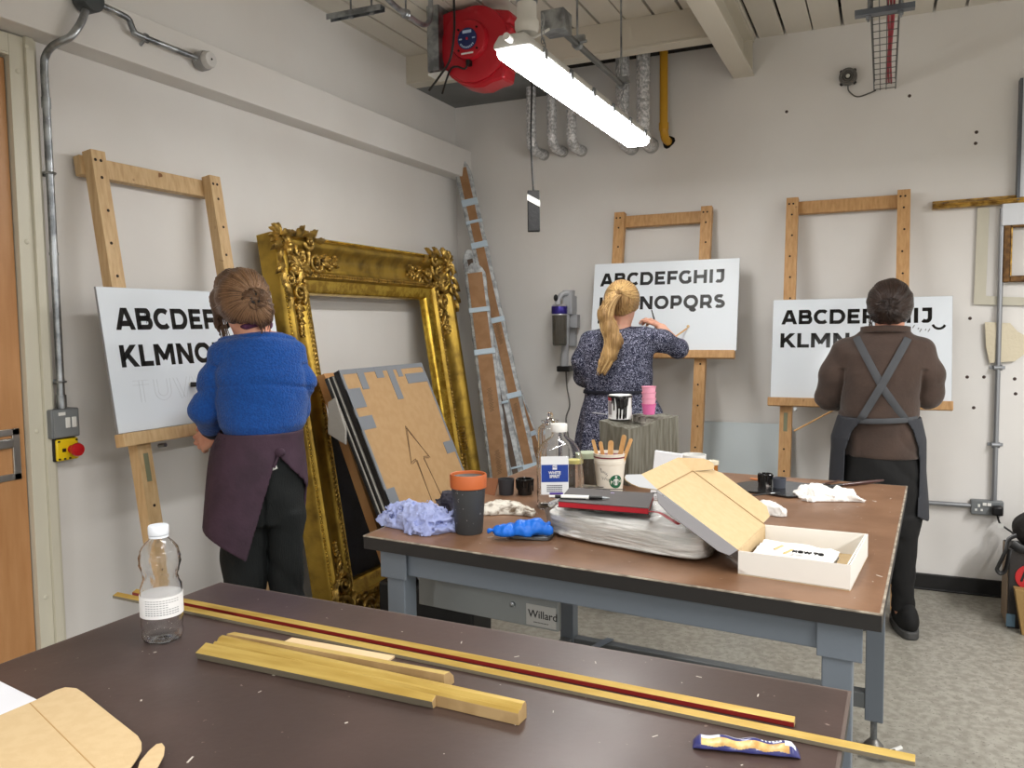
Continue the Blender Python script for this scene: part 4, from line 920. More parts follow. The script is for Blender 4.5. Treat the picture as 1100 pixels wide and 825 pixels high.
def table_frame(t, bil, W, Dp, low=True):
    i = .055; L = []
    for (s, u_) in ((i/W+.028, i/Dp), (1-i/W-.022, i/Dp), (1-i/W-.022, 1-i/Dp), (i/W+.035, 1-i/Dp)):
        q = bil(s, u_); L.append(Vector((q.x, q.y, 0)))
    ex = (L[1]-L[0]).normalized(); ey = (L[3]-L[0]).normalized(); k = Vector((0, 0, 1)); lw = .058
    for j, q in enumerate(L):
        o = MB().obox(q+k*(.10+.862)/2, ex, ey, k, lw, lw, .862-.10).build('leg', M_leg, t, bevel=.003)
        f = MB().tube([q+k*.03, q+k*.12], .011, 12); f.build('screw_foot', M_steel, o, smooth=True)
        f = MB().lathe([(0, 0), (.030, 0), (.032, .008), (.020, .022), (.012, .03), (0, .032)], q, 20); f.build('foot_pad', mat('dark_steel', C(110, 108, 104), .4, .7), o, smooth=True)
    s_ = Vector((0, 0, .83))
    m = []
    for a, b in ((0, 1), (1, 2), (2, 3), (3, 0)):
        r = MB().bar(L[a]+s_, L[b]+s_, .045, .062); r.build('top_rail', M_leg, t, bevel=.003)
    for j, (a, sg) in enumerate(((L[0], -1), (L[1], 1))):
        MB().obox(a+Vector((0, 0, .825))-ey*(lw/2+.003)+ex*sg*.004, ex, ey, k, .085, .006, .072).build('corner_bracket', M_leg, t, bevel=.002)
    for a, b in ((3, 0), (2, 3)):
        MB().bar(L[a]+k*.165, L[b]+k*.165, .045, .055).build('lower_rail', M_legd, t, bevel=.003)
    return L, ex, ey
T2, bil2 = table([(1.35, 1.791), (2.612, 1.66), (2.688, 3.018), (1.356, 3.12)], M_t2, 'brown topped steel work table in the middle of the room, crowded with art materials', M_lip)
L2, ex2, ey2 = table_frame(T2, bil2, 1.27, 1.35)
a = P(656, 686, z=.20); MB().bar(a, a+Vector((-.22, -.75, 0)), .03, .004).build('cross_strap', M_leg, T2)
T1, bil1 = table([(1.235, -.06), (2.535, -.07), (2.570, 1.291), (1.291, 1.337)], M_t1, 'dark brown work table in the foreground with mouldings and a water bottle', mat('dark_lip', C(92, 80, 74), .5))
L1, ex1, ey1 = table_frame(T1, bil1, 1.28, 1.36)
# chips and scratches on the foreground table (pale paint flecks)
M_fleck = mat('paint_fleck', C(190, 182, 172), .7)
m = MB(); rr = random.Random(5)
for i in range(70):
    s_, u_ = rr.random()*.95+.02, rr.random()*.6+.38; q = bil1(s_, u_); r = rr.choice((.001, .0015, .0025)); a = rr.random()*3.1
    m.obox(q+Vector((0, 0, .0002)), (math.cos(a), math.sin(a), 0), (-math.sin(a), math.cos(a), 0), (0, 0, 1), r*rr.choice((1, 2, 6)), r, .0004)
m.build('paint_flecks', M_fleck, T1, kind='stuff')
m = MB()
for i in range(60):
    s_, u_ = rr.random()*.96+.02, rr.random()*.9+.05
    if i < 30: s_ = .86+.13*rr.random()
    q = bil2(s_, u_); r = rr.choice((.001, .002, .003)); a = rr.random()*3.1
    m.obox(q+Vector((0, 0, .0002)), (math.cos(a), math.sin(a), 0), (-math.sin(a), math.cos(a), 0), (0, 0, 1), r*rr.choice((1, 2, 5)), r, .0004)
m.build('paint_flecks', M_fleck, T2, kind='stuff')
# drawer cabinet under table 2 with the Willard plate
cb = thing('steel_panel', 'grey steel modesty panel with maker plate hung under the brown work table', 'panel', (1.64, 2.05, .64))
y_ = 1.93; x0, x1 = P(449, 605, y=y_).x, P(600, 677, y=y_).x; zb = (P(600, 677, y=y_).z+P(448, 651, y=y_).z)/2
M_cab = mat('cabinet_grey', C(128, 132, 132), .4, bump=.02, bs=30)
x0 = P(449, 605, y=1.96).x; x1 = P(600, 677, y=1.91).x; zb = .667
MB().hexa([(x0, y_+.03, zb+.0), (x1, y_-.02, zb-.0), (x1, y_, zb), (x0, y_+.05, zb), (x0, y_+.03, .862), (x1, y_-.02, .862), (x1, y_, .862), (x0, y_+.05, .862)]).build('body', M_cab, cb, bevel=.003)
fn_ = lambda px, py: (lambda q: q)(P(px, py, y=y_-.012))
ud = Vector((x1-x0, -.05, 0)).normalized(); a = Vector((x1, y_-.02, zb)); nrm = Vector((ud.y, -ud.x, 0)); nrm = nrm if nrm.y < 0 else -nrm
c = a-ud*.050+Vector((0, 0, .034)); MB().obox(c+nrm*.001, ud, (0, 0, 1), nrm, .088, .056, .002).build('maker_plate', mat('plate_silver', C(182, 182, 180), .35, .4), cb)
text_mesh('Willard', c-ud*.038+Vector((0, 0, -.006))+nrm*.0022, ud, (0, 0, 1), .0285, M_black, 'maker_name', cb, bold=.006)
m = MB(); [m.obox(c+ud*(.004*i-.02)+Vector((0, 0, -.018))+nrm*.0022, ud, (0, 0, 1), nrm, .0025, .0022, .0005) for i in range(11)]
m.build('maker_print', M_black, cb)
q = a-ud*.135+Vector((0, 0, .052)); MB().lathe([(0, 0), (.008, 0), (.007, .006), (.0, .009)], q, 12, nrm).build('bolt', M_steel, cb, smooth=True)
# G clamp with rubber tip hint and black bits beneath
bg = thing('tool_case', 'black tool case on the floor, glimpsed below the left end of the brown table', 'case', (.88, 2.97, 0))
q = Vector((.95, 2.86, 0)); MB().box(.66, 1.11, 2.88, 3.06, 0.0, .375).build('body', mat('case_black', C(26, 26, 27), .5), bg, bevel=.012)
for dx in (-.05, .08): MB().box(q.x+dx-.012, q.x+dx+.012, 2.874, 2.884, .33, .37).build('latch', M_steel, bg, bevel=.002)
q = P(949, 803, z=.03); cl_ = thing('floor_clamp', 'metal clamp lying against the foot of the brown table', 'clamp', (q.x, q.y, 0))
m = MB(); m.tube([q+Vector((-.055, -.03, -.01)), q+Vector((.0, -.045, -.005)), q+Vector((.035, -.02, 0))], .012, 8); m.build('jaw', mat('dark_steel_b', C(96, 92, 88), .4, .7), cl_, smooth=True)
MB().tube([q+Vector((.02, -.02, .0)), q+Vector((.055, .0, .012))], .007, 8).build('white_tip', M_white, cl_, smooth=True)
# ================================================================ things on table 2
def solid(par, t):
    o = par.children[-1] if par.children else None
    o = [c for c in COL.objects if c.parent == par][-1]; md = o.modifiers.new('wall', 'SOLIDIFY'); md.thickness = t; md.offset = -1
def ontop(px, py, h=0): return P(px, py, z=TH+h)
# ---- lilac crumpled cloth
def cloth(name, c, rx, ry, h, m, rot, seed, label, cat='cloth', fr=14, edge=.25, **k):
    c = Vector(c); c.z = TH; v, f = crumple(c, rx, ry, h, rot, seed, fr); o = net_mesh(name, v, f)
    return tag(link_mesh(name, o, m, None, smooth=True, ang=180), label, cat)
M_lil = mat('lilac_cotton', C(164, 174, 216), .8, bump=.2, bs=60, col2=C(150, 160, 206), ns=18)
c = ontop(453, 566); cloth('cleaning_cloth', c, .105, .062, .062, M_lil, .05, 4, 'crumpled lilac blue cloth on the left corner of the brown table', fr=22, edge=.3)
c = ontop(487, 556); cloth('cleaning_cloth', c+Vector((.0, .025, 0)), .050, .045, .06, mat('stained_rag', C(52, 50, 60), .8, col2=C(140, 142, 150), ns=16, nlo=.5, nhi=.62), .3, 9, 'dark stained rag between the lilac cloth and the tumbler', fr=22)
# ---- tumbler
q = ontop(504, 572); q.z = TH
tb = thing('travel_tumbler', 'dark grey speckled reusable tumbler with an orange rim', 'tumbler', q)
M_tum = mat('speckled_grey', C(58, 60, 62), .6, pits=(C(170, 170, 168), 130, .70)); M_or = mat('orange_ring', C(186, 96, 48), .5)
MB().lathe([(0, 0), (.034, 0), (.037, .004), (.0455, .128), (.043, .128), (.036, .01), (0, .008)], q, 36).build('cup_body', M_tum, tb, smooth=True)
MB().lathe([(.0455, .122), (.0485, .124), (.0495, .156), (.0475, .160), (.044, .159), (.0435, .125)], q, 36).build('lid_ring', M_or, tb, smooth=True)
MB().lathe([(0, .147), (.030, .147), (.0435, .152), (.0435, .14), (0, .14)], q, 36).build('lid', mat('lid_grey', C(92, 94, 92), .5), tb, smooth=True)
# ---- white rag with marks
c = ontop(541, 549); cloth('cleaning_cloth', c, .075, .065, .022, mat('white_rag', C(216, 210, 198), .85, col2=C(104, 88, 70), ns=30, nlo=.52, nhi=.66), -.2, 12, 'white rag with brown stains behind the tumbler', fr=18, edge=.35)
# ---- two black paint cups
def paintcup(px, py, r, h, m, label, drip=False, name='paint_cup'):
    q = ontop(px, py); q.z = TH; o = thing(name, label, 'cup', q, None)
    MB().lathe([(0, 0), (r*.86, 0), (r*.88, .003), (r, h), (r*.93, h), (r*.82, .006), (0, .006)], q, 28).build('cup_body', m, o, smooth=True)
    MB().lathe([(0, h*.55), (r*.90, h*.55), (0, h*.551)], q, 24).build('paint', M_ink, o)
    if drip:
        d_ = MB()
        for k in range(13):
            a = k*2*math.pi/13+.2*math.sin(k); L = h*(.35+.6*abs(math.sin(k*2.3)))
            pts = [q+Vector((math.cos(a)*r*(1.0), math.sin(a)*r*1.0, h)), q+Vector((math.cos(a)*r*(.99), math.sin(a)*r*.99, h-L*.5)), q+Vector((math.cos(a)*r*(1-.12*L/h), math.sin(a)*r*(1-.12*L/h), h-L))]
            d_.tube(pts, [.004, .0035, .005], 8)
        d_.tube([q+Vector((r*math.cos(t), r*math.sin(t), h)) for t in [i*2*math.pi/24 for i in range(25)]], .003, 6); d_.build('drips', M_ink, o, smooth=True)
    return o
paintcup(544, 531, .027, .052, mat('cup_charcoal', C(52, 52, 56), .55), 'plain dark grey paint cup on the far left of the brown table')
paintcup(564, 531, .027, .050, mat('cup_glossy', C(24, 24, 24), .25, coat=.6), 'glossy black paint cup with drips next to the white spirit', True)
q = P(527, 516, z=.94); o = top(MB().hexa([(q.x-.04, q.y-.02, TH+.0), (q.x+.035, q.y-.045, TH), (q.x+.035, q.y-.040, TH), (q.x-.04, q.y-.015, TH), (q.x-.035, q.y+.01, TH+.045), (q.x+.035, q.y-.012, TH+.05), (q.x+.035, q.y-.007, TH+.05), (q.x-.035, q.y+.015, TH+.045)]), 'paper_note', mat('brown_paper', C(142, 92, 62), .8), 'small brown paper standing behind the paint cups', 'paper')
# ---- blue gloves over a tin
q = ontop(571, 577); tn = thing('flat_tin', 'flat grey tin under the blue gloves', 'tin', q)
def rrect(w, d, r, n=6): 
    o = []
    for cx, cy, a in ((w/2-r, d/2-r, 0), (-w/2+r, d/2-r, 90), (-w/2+r, -d/2+r, 180), (w/2-r, -d/2+r, 270)):
        o += [(cx+r*math.cos(math.radians(a+90*i/n)), cy+r*math.sin(math.radians(a+90*i/n))) for i in range(n+1)]
    return o
def rbox(mb, c, w, d, h, r, rot=0, taper=1):
    c = Vector(c); ca, sa = math.cos(rot), math.sin(rot); p = rrect(w, d, r); n = len(p); 
    def X(a, b, z, f): return c+Vector(((a*ca-b*sa)*f, (a*sa+b*ca)*f, z))
    return mb.add([X(a, b, 0, 1) for a, b in p]+[X(a, b, h, taper) for a, b in p], [tuple(range(n))[::-1], tuple(range(n, 2*n))]+[(i, (i+1) % n, n+(i+1) % n, n+i) for i in range(n)])
rbox(MB(), q, .115, .07, .012, .02, .15).build('lid', mat('tin_grey', C(110, 114, 118), .3, .8), tn, bevel=.003, smooth=True)
M_nit = mat('nitrile_blue', C(20, 108, 214), .45, bump=.25, bs=60)
c = ontop(557, 580)
def glove(name, c, rot, label, seed):
    c = Vector(c); ca, sa = math.cos(rot), math.sin(rot)
    def F(X, Y, Z):
        x = (X-c.x)*ca+(Y-c.y)*sa; y = -(X-c.x)*sa+(Y-c.y)*ca; z = Z-c.z
        w = .006*(ridge(x*38+seed, y*50, z*30)-.5)+.003*(vn(x*120, y*120, z*90)-.5)
        d = ellf(x, y, z, (-.02, 0, .010), .060, .036, .014)
        d = smin(d, ellf(x, y, z, (.035, .008, .016), .045, .028, .016), .012)
        for k, (yy, L) in enumerate(((-.022, .05), (-.008, .062), (.008, .06), (.022, .048))):
            d = smin(d, cone(x, y, z, (.05, yy*.6+.01, .014), (.05+L*.55, yy+.016*math.sin(k*2+seed), .012+.006*(k % 2)), .009, .007), .007)
        d = smin(d, cone(x, y, z, (.0, .03, .010), (.035, .050, .010), .009, .007), .008)
        return smax(d+w, -(z-.0005), .002)
    lo = (c.x-.13, c.y-.10, c.z-.002); hi = (c.x+.13, c.y+.10, c.z+.06); v, f = surfnet(F, lo, hi, .003)
    return tag(link_mesh(name, net_mesh(name, v, f), M_nit, None, smooth=True, ang=180), label, 'glove')
glove('nitrile_glove', (c.x, c.y, TH+.0125), .25, 'bright blue disposable glove draped over the flat tin', 1).scale = (1, 1, 1.35)
# ---- white spirit bottle
M_pet = mat('clear_plastic', (1, 1, 1, 1), .04, trans=1, ior=1.32, spec=.5)
q = ontop(598, 549); q = Vector((q.x-.014, q.y+.060, TH)); rot = .42
sp = thing('solvent_bottle', 'large clear plastic bottle of white spirit with a blue label and white cap', 'bottle', q)
def loft(mb, secs, rot, c, n=6, cap=True):
    c = Vector(c); ca, sa = math.cos(rot), math.sin(rot); k = len(mb.v); N = 4*(n+1)
    for (w, d, r, z) in secs:
        for a, b in rrect(w, d, r, n): mb.v.append(tuple(c+Vector((a*ca-b*sa, a*sa+b*ca, z))))
    for i in range(len(secs)-1):
        for j in range(N): a = k+i*N+j; b = k+i*N+(j+1) % N; mb.f.append((a, b, b+N, a+N)); mb.m.append(mb.mi)
    if cap: mb.f.append(tuple(range(k, k+N))[::-1]); mb.m.append(mb.mi); z = k+(len(secs)-1)*N; mb.f.append(tuple(range(z, z+N))); mb.m.append(mb.mi)
    return mb
BW, BD = .136, .106
sec = [(BW*.9, BD*.9, .02, 0), (BW, BD, .022, .006), (BW, BD, .022, .02), (BW*.96, BD*.96, .022, .025), (BW, BD, .022, .03), (BW, BD, .022, .045), (BW*.96, BD*.96, .022, .05), (BW, BD, .022, .055), (BW, BD, .022, .15), (BW*.93, BD*.93, .028, .168), (BW*.72, BD*.75, .029, .190), (.048, .048, .0235, .208), (.044, .044, .0215, .214), (.044, .044, .0215, .225)]
loft(MB(), sec, rot, q).build('bottle_body', M_pet, sp, smooth=True, ang=50); solid(sp, .0012)
MB().lathe([(0, 0), (.025, 0), (.026, .002), (.026, .021), (.0245, .023), (0, .023)], q+Vector((0, 0, .222)), 28, mod=lambda t, z: 1+.01*math.cos(24*t)).build('cap', M_white, sp, smooth=True)
lu = Vector((math.cos(rot), math.sin(rot), 0)); ln_ = Vector((math.sin(rot), -math.cos(rot), 0)); kz = Vector((0, 0, 1))
lc = q+ln_*(BD/2+.0008)
lw_ = BW-.076
lc = lc-lu*.016; MB().obox(lc+kz*.102, lu, kz, ln_, lw_+.022, .110, .0012).build('label_white', mat('label_paper', C(226, 228, 230), .4), sp, label='white and blue paper label')
LBL = MB().obox(lc+kz*.108+ln_*.0009, lu, kz, ln_, lw_+.020, .050, .0006).build('label_blue', mat('label_blue', C(30, 62, 146), .4), sp)
for s_, dz, sz in (('WHITE', .106, .0115), ('SPIRIT', .0955, .0115)): text_mesh(s_, lc+kz*dz+ln_*.0016-lu*.0005, lu, kz, sz, M_white, 'label_text', sp, align='CENTER', bold=.03)
MB().obox(lc+kz*.1255+ln_*.0016, lu, kz, ln_, .013, .013, .0004).build('label_badge', M_white, sp)
text_mesh('NO', lc+kz*.1245+ln_*.002, lu, kz, .0075, LBL.data.materials[0], 'label_text', sp, align='CENTER', bold=.03)
m = MB()
for r_ in range(4):
    for i in range(9): m.obox(lc+kz*(.073-.0055*r_)+ln_*.0014+lu*(-.022+.0052*i), lu, kz, ln_, .0040, .0028, .0003)
m.build('label_print', mat('print_grey', C(80, 84, 96), .5), sp)
MB().obox(lc+kz*.050+ln_*.0014+lu*.004, lu, kz, ln_, .04, .006, .0004).build('label_stripe', mat('print_violet', C(84, 62, 150), .5), sp)
sp.scale = (1, 1, 1.04)
# ---- glass decanter behind
M_glass = mat('clear_glass', (1, 1, 1, 1), .02, trans=1, ior=1.45)
q = Vector((P(591, 480, y=2.62).x, 2.62, TH)); dc = thing('glass_decanter', 'clear glass jar with round stopper behind the white spirit bottle', 'jar', q)
zt = P(592, 443, y=2.62).z-TH
MB().lathe([(0, 0), (.040, 0), (.043, .01), (.043, zt-.07), (.040, zt-.052), (.028, zt-.042), (.026, zt-.035), (0, zt-.035)], q, 32).build('jar_body', M_glass, dc, smooth=True); solid(dc, .003)
MB().lathe([(0, zt-.034), (.030, zt-.034), (.031, zt-.028), (.012, zt-.022), (.008, zt-.018), (0, zt-.018)], q, 32).ell(q+kz*(zt-.009), .012, .012, .011, seg=16, rg=10).build('stopper', M_glass, dc, smooth=True)
# ---- jars and tins between bottle and paper cup
q = Vector((P(631, 500, y=2.56).x, 2.56, TH)); jr = thing('glass_jar', 'low glass jar with dark contents and a pale green lid beside the paper cup', 'jar', q)
zt = P(636, 486, y=2.56).z-TH
MB().lathe([(0, 0), (.038, 0), (.040, .004), (.040, zt-.03), (.036, zt-.018), (0, zt-.018)], q, 28).build('jar_body', mat('dark_glass', C(96, 92, 84), .08, trans=.6), jr, smooth=True)
MB().lathe([(0, zt-.017), (.037, zt-.017), (.037, zt), (0, zt)], q, 28).build('jar_lid', mat('pale_green_lid', C(176, 186, 160), .45), jr, smooth=True)
q = Vector((P(618, 500, y=2.44).x, 2.44, TH)); jr = thing('glass_jar', 'small squat jar with yellow lid just right of the white spirit bottle', 'jar', q)
zt = P(625, 494, y=2.44).z-TH
MB().lathe([(0, 0), (.026, 0), (.028, .004), (.028, zt-.02), (.024, zt-.012), (0, zt-.012)], q, 24).build('jar_body', M_glass, jr, smooth=True)
MB().lathe([(0, zt-.011), (.025, zt-.011), (.025, zt), (0, zt)], q, 24).build('jar_lid', mat('yellow_lid', C(214, 204, 120), .45), jr, smooth=True)
q = Vector((P(634, 515, y=2.40).x, 2.40, TH)); o = top(MB().box(q.x-.045, q.x+.02, q.y, q.y+.05, TH, TH+.045), 'tin_box', mat('dark_tin', C(70, 62, 52), .4, .5, col2=C(150, 140, 120), ns=20), 'small dark printed tin behind the sketchbook left of the paper cup', 'tin', bevel=.005)
M_stick = mat('birch', C(222, 178, 120), .6, col2=C(206, 156, 98), ns=20)
# ---- paper cup with stirrers
q = Vector((P(655, 500, y=2.47).x, 2.47, TH)); pc = thing('paper_cup', 'tall white takeaway cup with green round emblem and handwriting, holding wooden sticks', 'cup', q)
zt = P(655, 486, y=2.47).z-TH; rt, rb = .051, .037
M_cup = mat('paper_cup_white', C(228, 222, 208), .55)
MB().lathe([(0, .006), (rb, .0), (rb+.0005, .002), (rt, zt-.004), (rt+.0015, zt-.003), (rt+.0022, zt-.0005), (rt, zt), (rt-.002, zt-.002), (rb-.002, .01), (0, .009)], q, 48).build('cup_body', M_cup, pc, smooth=True)
rz = lambda z: rb+(rt-rb)*z/zt
MB().lathe([(rz(zt-.014)+.0003, zt-.014), (rz(zt-.011)+.0009, zt-.014), (rz(zt-.009)+.0009, zt-.0095), (rz(zt-.009), zt-.0095)], q, 48).build('red_band', mat('maroon_band', C(110, 28, 44), .5), pc, smooth=True, label='maroon band under the rim')
MB().lathe([(rz(zt-.034), zt-.034), (rz(zt-.034)+.0018, zt-.033), (rz(zt-.030)+.0018, zt-.030), (rz(zt-.022)+.0016, zt-.022), (rz(zt-.022), zt-.021)], q, 48).build('second_cup_rim', M_cup, pc, smooth=True)
# emblem wrapped on the cup
M_sg = mat('emblem_green', C(20, 92, 62), .5)
base_a = math.atan2(CAM.y-q.y, CAM.x-q.x)
def oncup(a, z, e=.0006):  # a: arc length (m) to the right as seen from the camera
    t = base_a+a/rz(z); return q+Vector(((rz(z)+e)*math.cos(t), (rz(z)+e)*math.sin(t), z))
def cup_patch(mb, poly, e0, e1):
    # fan triangles in (a,z) space
    n = len(poly); ca_ = sum(p[0] for p in poly)/n; cz_ = sum(p[1] for p in poly)/n; k = len(mb.v)
    mb.v += [tuple(oncup(a, z, e1)) for a, z in poly]+[tuple(oncup(a*.5+ca_*.5, z*.5+cz_*.5, e1)) for a, z in poly]+[tuple(oncup(ca_, cz_, e1))]
    for i in range(n): j = (i+1) % n; mb.f += [(k+i, k+j, k+n+j, k+n+i), (k+n+i, k+n+j, k+2*n)]; mb.m += [mb.mi]*2
ea, ez, er = .020, .062, .0215
g_ = MB(); cup_patch(g_, [(ea+er*math.cos(t), ez+er*math.sin(t)) for t in np.linspace(0, 2*math.pi, 33)[:-1]], 0, .0006)
em = g_.mesh('emblem', fix=False); em = link_mesh('emblem', em, M_sg, pc, smooth=True, label='round green emblem')
w_ = MB()
def wp(pts, e=.0012): cup_patch(w_, [(ea+a*er, ez+b_*er) for a, b_ in pts], 0, e)
wp([(.50*math.cos(t), .50*math.sin(t)-.05) for t in np.linspace(0, 6.28, 17)[:-1]], .0009)
for a0 in (2.5, .64): wp([(.76*math.cos(a0)+.1*math.cos(t), .76*math.sin(a0)*0+.10*math.sin(t)) for t in np.linspace(0, 6.28, 9)[:-1]])
wp([(0, .98), (.07, .78), (.25, .76), (.1, .66), (.16, .5), (0, .6), (-.16, .5), (-.1, .66), (-.25, .76), (-.07, .78)])
link_mesh('emblem_figure', w_.mesh('ef', fix=False), M_white, em, smooth=True)
w_ = MB()
for s_ in (-1, 1):
    for k in range(3): cup_patch(w_, [(ea+s_*er*(.18+.14*k)+s_*.0011*math.cos(t), ez-er*.15+er*.38*math.sin(t)) for t in np.linspace(0, 6.28, 9)[:-1]], 0, .0014)
cup_patch(w_, [(ea+er*.12*math.cos(t), ez+er*.1+er*.16*math.sin(t)) for t in np.linspace(0, 6.28, 11)[:-1]], 0, .0008)
link_mesh('emblem_lines', w_.mesh('el', fix=False), M_sg, em, smooth=True)
h_ = MB()
scr = [[(-.033, .104), (-.026, .100)], [(-.030, .103), (-.027, .090)], [(-.024, .097), (-.024, .090), (-.020, .090), (-.020, .096)], [(-.017, .094), (-.017, .086), (-.013, .092), (-.012, .084)], [(-.008, .090), (-.012, .086), (-.007, .083), (-.010, .079)],
       [(-.025, .078), (-.022, .068), (-.019, .076), (-.016, .067), (-.013, .076)], [(-.010, .074), (-.010, .067), (-.006, .073), (-.006, .065)], [(-.002, .072), (-.002, .062)], [(-.004, .069), (.001, .068)]]
for ln in scr: h_.tube([oncup(a, z, .0004) for a, z in ln], .0007, 5)
h_.build('handwriting', M_black, pc)
zt_c = zt
for k, (px, py, tx, w, who) in enumerate(((637, 472, -.020, .009, 'thin wooden stirrer leaning furthest left in the paper cup'), (645, 474, -.012, .010, 'wooden stick second from the left in the paper cup'), (656.5, 473, .0, .014, 'wide round ended wooden stick in the middle of the paper cup'), (671, 467, .016, .012, 'tallest wooden stick leaning right in the paper cup'), (678.5, 471, .022, .009, 'wooden stick leaning furthest right in the paper cup'))):
    tp_ = P(px, py, y=2.47+.012*((k % 3)-1)); bt = q+Vector((tx*.5, .01*((k % 2)*2-1), .03)); d_ = (tp_-bt).normalized()
    w *= 1.35; sdv = d_.cross(Vector((-.2, -1, 0))).normalized(); nn_ = sdv.cross(d_); n_ = 8
    prof_ = [bt-sdv*w/2, bt+sdv*w/2]+[tp_-d_*w/2+sdv*w/2*math.cos(t)+d_*w/2*math.sin(t) for t in np.linspace(0, math.pi, n_)]
    top(MB().slab(prof_, nn_*.0018), 'stirring_stick', M_stick, who, 'wooden stick', 'wooden sticks in the paper cup', bevel=.0004)
# ---- weathered wooden block
M_wd = mat('weathered_wood', C(128, 127, 116), .85, col2=C(92, 88, 76), ns=16, nd=8, stretch=(6, 6, .5), nlo=.36, nhi=.66, bump=.6, bs=40, bstretch=(5, 5, .4))
q0 = Vector((1.700, 2.735, TH)); q1 = Vector((1.818, 2.690, TH)); q2 = Vector((1.925, 2.975, TH)); q3 = Vector((1.790, 3.01, TH))
tops = [P(650, 452, y=2.735).z, P(680, 462, y=2.69).z, P(717, 446, y=2.975).z, 1.118]
b_ = MB(); nn_ = 22
Q = [q0, q1, q2, q3]
def side_pt(i, j):
    t = (i*4) % 4; k = int(t) % 4; f = t-int(t); a, b2 = Q[k], Q[(k+1) % 4]; za, zb2 = tops[k], tops[(k+1) % 4]
    p = a.lerp(b2, f); zz = za+(zb2-za)*f; zz += .004*math.sin(f*9+k*2)*math.sin(f*math.pi)
    z = TH+(zz-TH)*j; cn_ = sum(Q, Vector())/4; o_ = (p-cn_).normalized()
    w = .004*(float(vn(np.array([p.x*60]), np.array([p.y*60]), np.array([z*6]))[0])-.5)*2
    sh = -.012*(1-j)*(0 if k != 1 else 1)
    return Vector((p.x, p.y, z))+o_*(w*math.sin(min(1, j+.2)*1.57))
b_.grid(side_pt, 88, nn_, closed_u=True)
kk = len(b_.v); cn_ = sum(Q, Vector())/4; b_.v.append((cn_.x, cn_.y, sum(tops)/4)); b_.v.append((cn_.x, cn_.y, TH))
for i in range(88): b_.f.append((i*nn_+nn_-1, ((i+1) % 88)*nn_+nn_-1, kk)); b_.m.append(0); b_.f.append((((i+1) % 88)*nn_, i*nn_, kk+1)); b_.m.append(0)
wb = b_.build('timber_block', M_wd, None, smooth=True, ang=45); tag(wb, 'weathered grey green timber block standing on the brown table holding paint pots', 'wood block')
BT = sum(tops)/4
s_ = MB(); qq = P(667, 467, y=2.705); s_.ell(qq, .010, .003, .004, Matrix.Rotation(-.3, 3, 'Y')); s_.ell(qq+Vector((.010, .0, .001)), .006, .003, .003)
s_.build('green_paint_dab', mat('paint_green', C(110, 160, 60), .5), wb, smooth=True)
# paint tin with drips
q = Vector((P(666, 440, y=2.80).x, 2.80, 0)); q.z = P(666, 451, y=2.76).z; zt_ = P(666, 424.5, y=2.80).z-q.z; r = .0415
pt = thing('paint_tin', 'white paint tin with thick black drips standing on the timber block', 'paint tin', q)
MB().lathe([(0, 0), (r, 0), (r+.001, .003), (r, .005), (r, zt_-.004), (r+.002, zt_-.002), (r+.001, zt_), (0, zt_)], q, 40).build('tin_body', mat('tin_white', C(226, 226, 226), .35), pt, smooth=True)
MB().lathe([(0, zt_+.0005), (r-.002, zt_+.0005), (r-.002, zt_+.002), (0, zt_+.002)], q, 40).build('paint_surface', mat('lid_white', C(240, 240, 238), .4), pt, smooth=True)
MB().lathe([(r+.0012, zt_-.007), (r+.0030, zt_-.005), (r+.0028, zt_-.001), (r+.0008, zt_)], q, 40).build('rim_paint', M_ink, pt, smooth=True)
ba = math.atan2(CAM.y-q.y, CAM.x-q.x); d_ = MB()
for a_, L_, w_ in ((-.55, .6, .006), (-.25, .98, .007), (.0, .95, .007), (.14, .55, .008), (.30, .97, .008), (.50, .95, .006), (.62, .4, .007), (-.1, .5, .010), (.4, .45, .009), (-.75, .3, .006), (1.4, .5, .006), (2.4, .6, .007), (3.2, .4, .007)):
    a = ba+a_; d_.tube([q+Vector(((r+.0012)*math.cos(a+.05*math.sin(3*f+a_)), (r+.0012)*math.sin(a+.05*math.sin(3*f+a_)), (zt_-.003)*(1-L_*f))) for f in np.linspace(0, 1, 8)], [w_, w_*.8, w_*.6, w_*.55, w_*.5, w_*.5, w_*.55, w_*.4], 8, flat=.35, up=(math.cos(a), math.sin(a), 0))
d_.build('paint_drips', M_ink, pt, smooth=True, ang=180, label='black paint drips')
MB().obox(q+Vector(((r+.001)*math.cos(ba-.95), (r+.001)*math.sin(ba-.95), zt_*.48)), (-math.sin(ba-.95), math.cos(ba-.95), 0), kz, (math.cos(ba-.95), math.sin(ba-.95), 0), .018, zt_*.55, .001).build('side_print', mat('tin_print', C(150, 146, 150), .5), pt)
MB().tube([q+Vector((-(r+.004), -.008, .014)), q+Vector((-(r+.055), -.02, .020))], .0018, 6).build('handle_wire', M_steel, pt)
MB().obox(q+Vector(((r+.001)*math.cos(ba-1.0), (r+.001)*math.sin(ba-1.0), zt_*.86)), (-math.sin(ba-1.0), math.cos(ba-1.0), 0), kz, (math.cos(ba-1.0), math.sin(ba-1.0), 0), .020, zt_*.14, .0014).build('red_mark', mat('print_red', C(168, 40, 60), .5), pt)
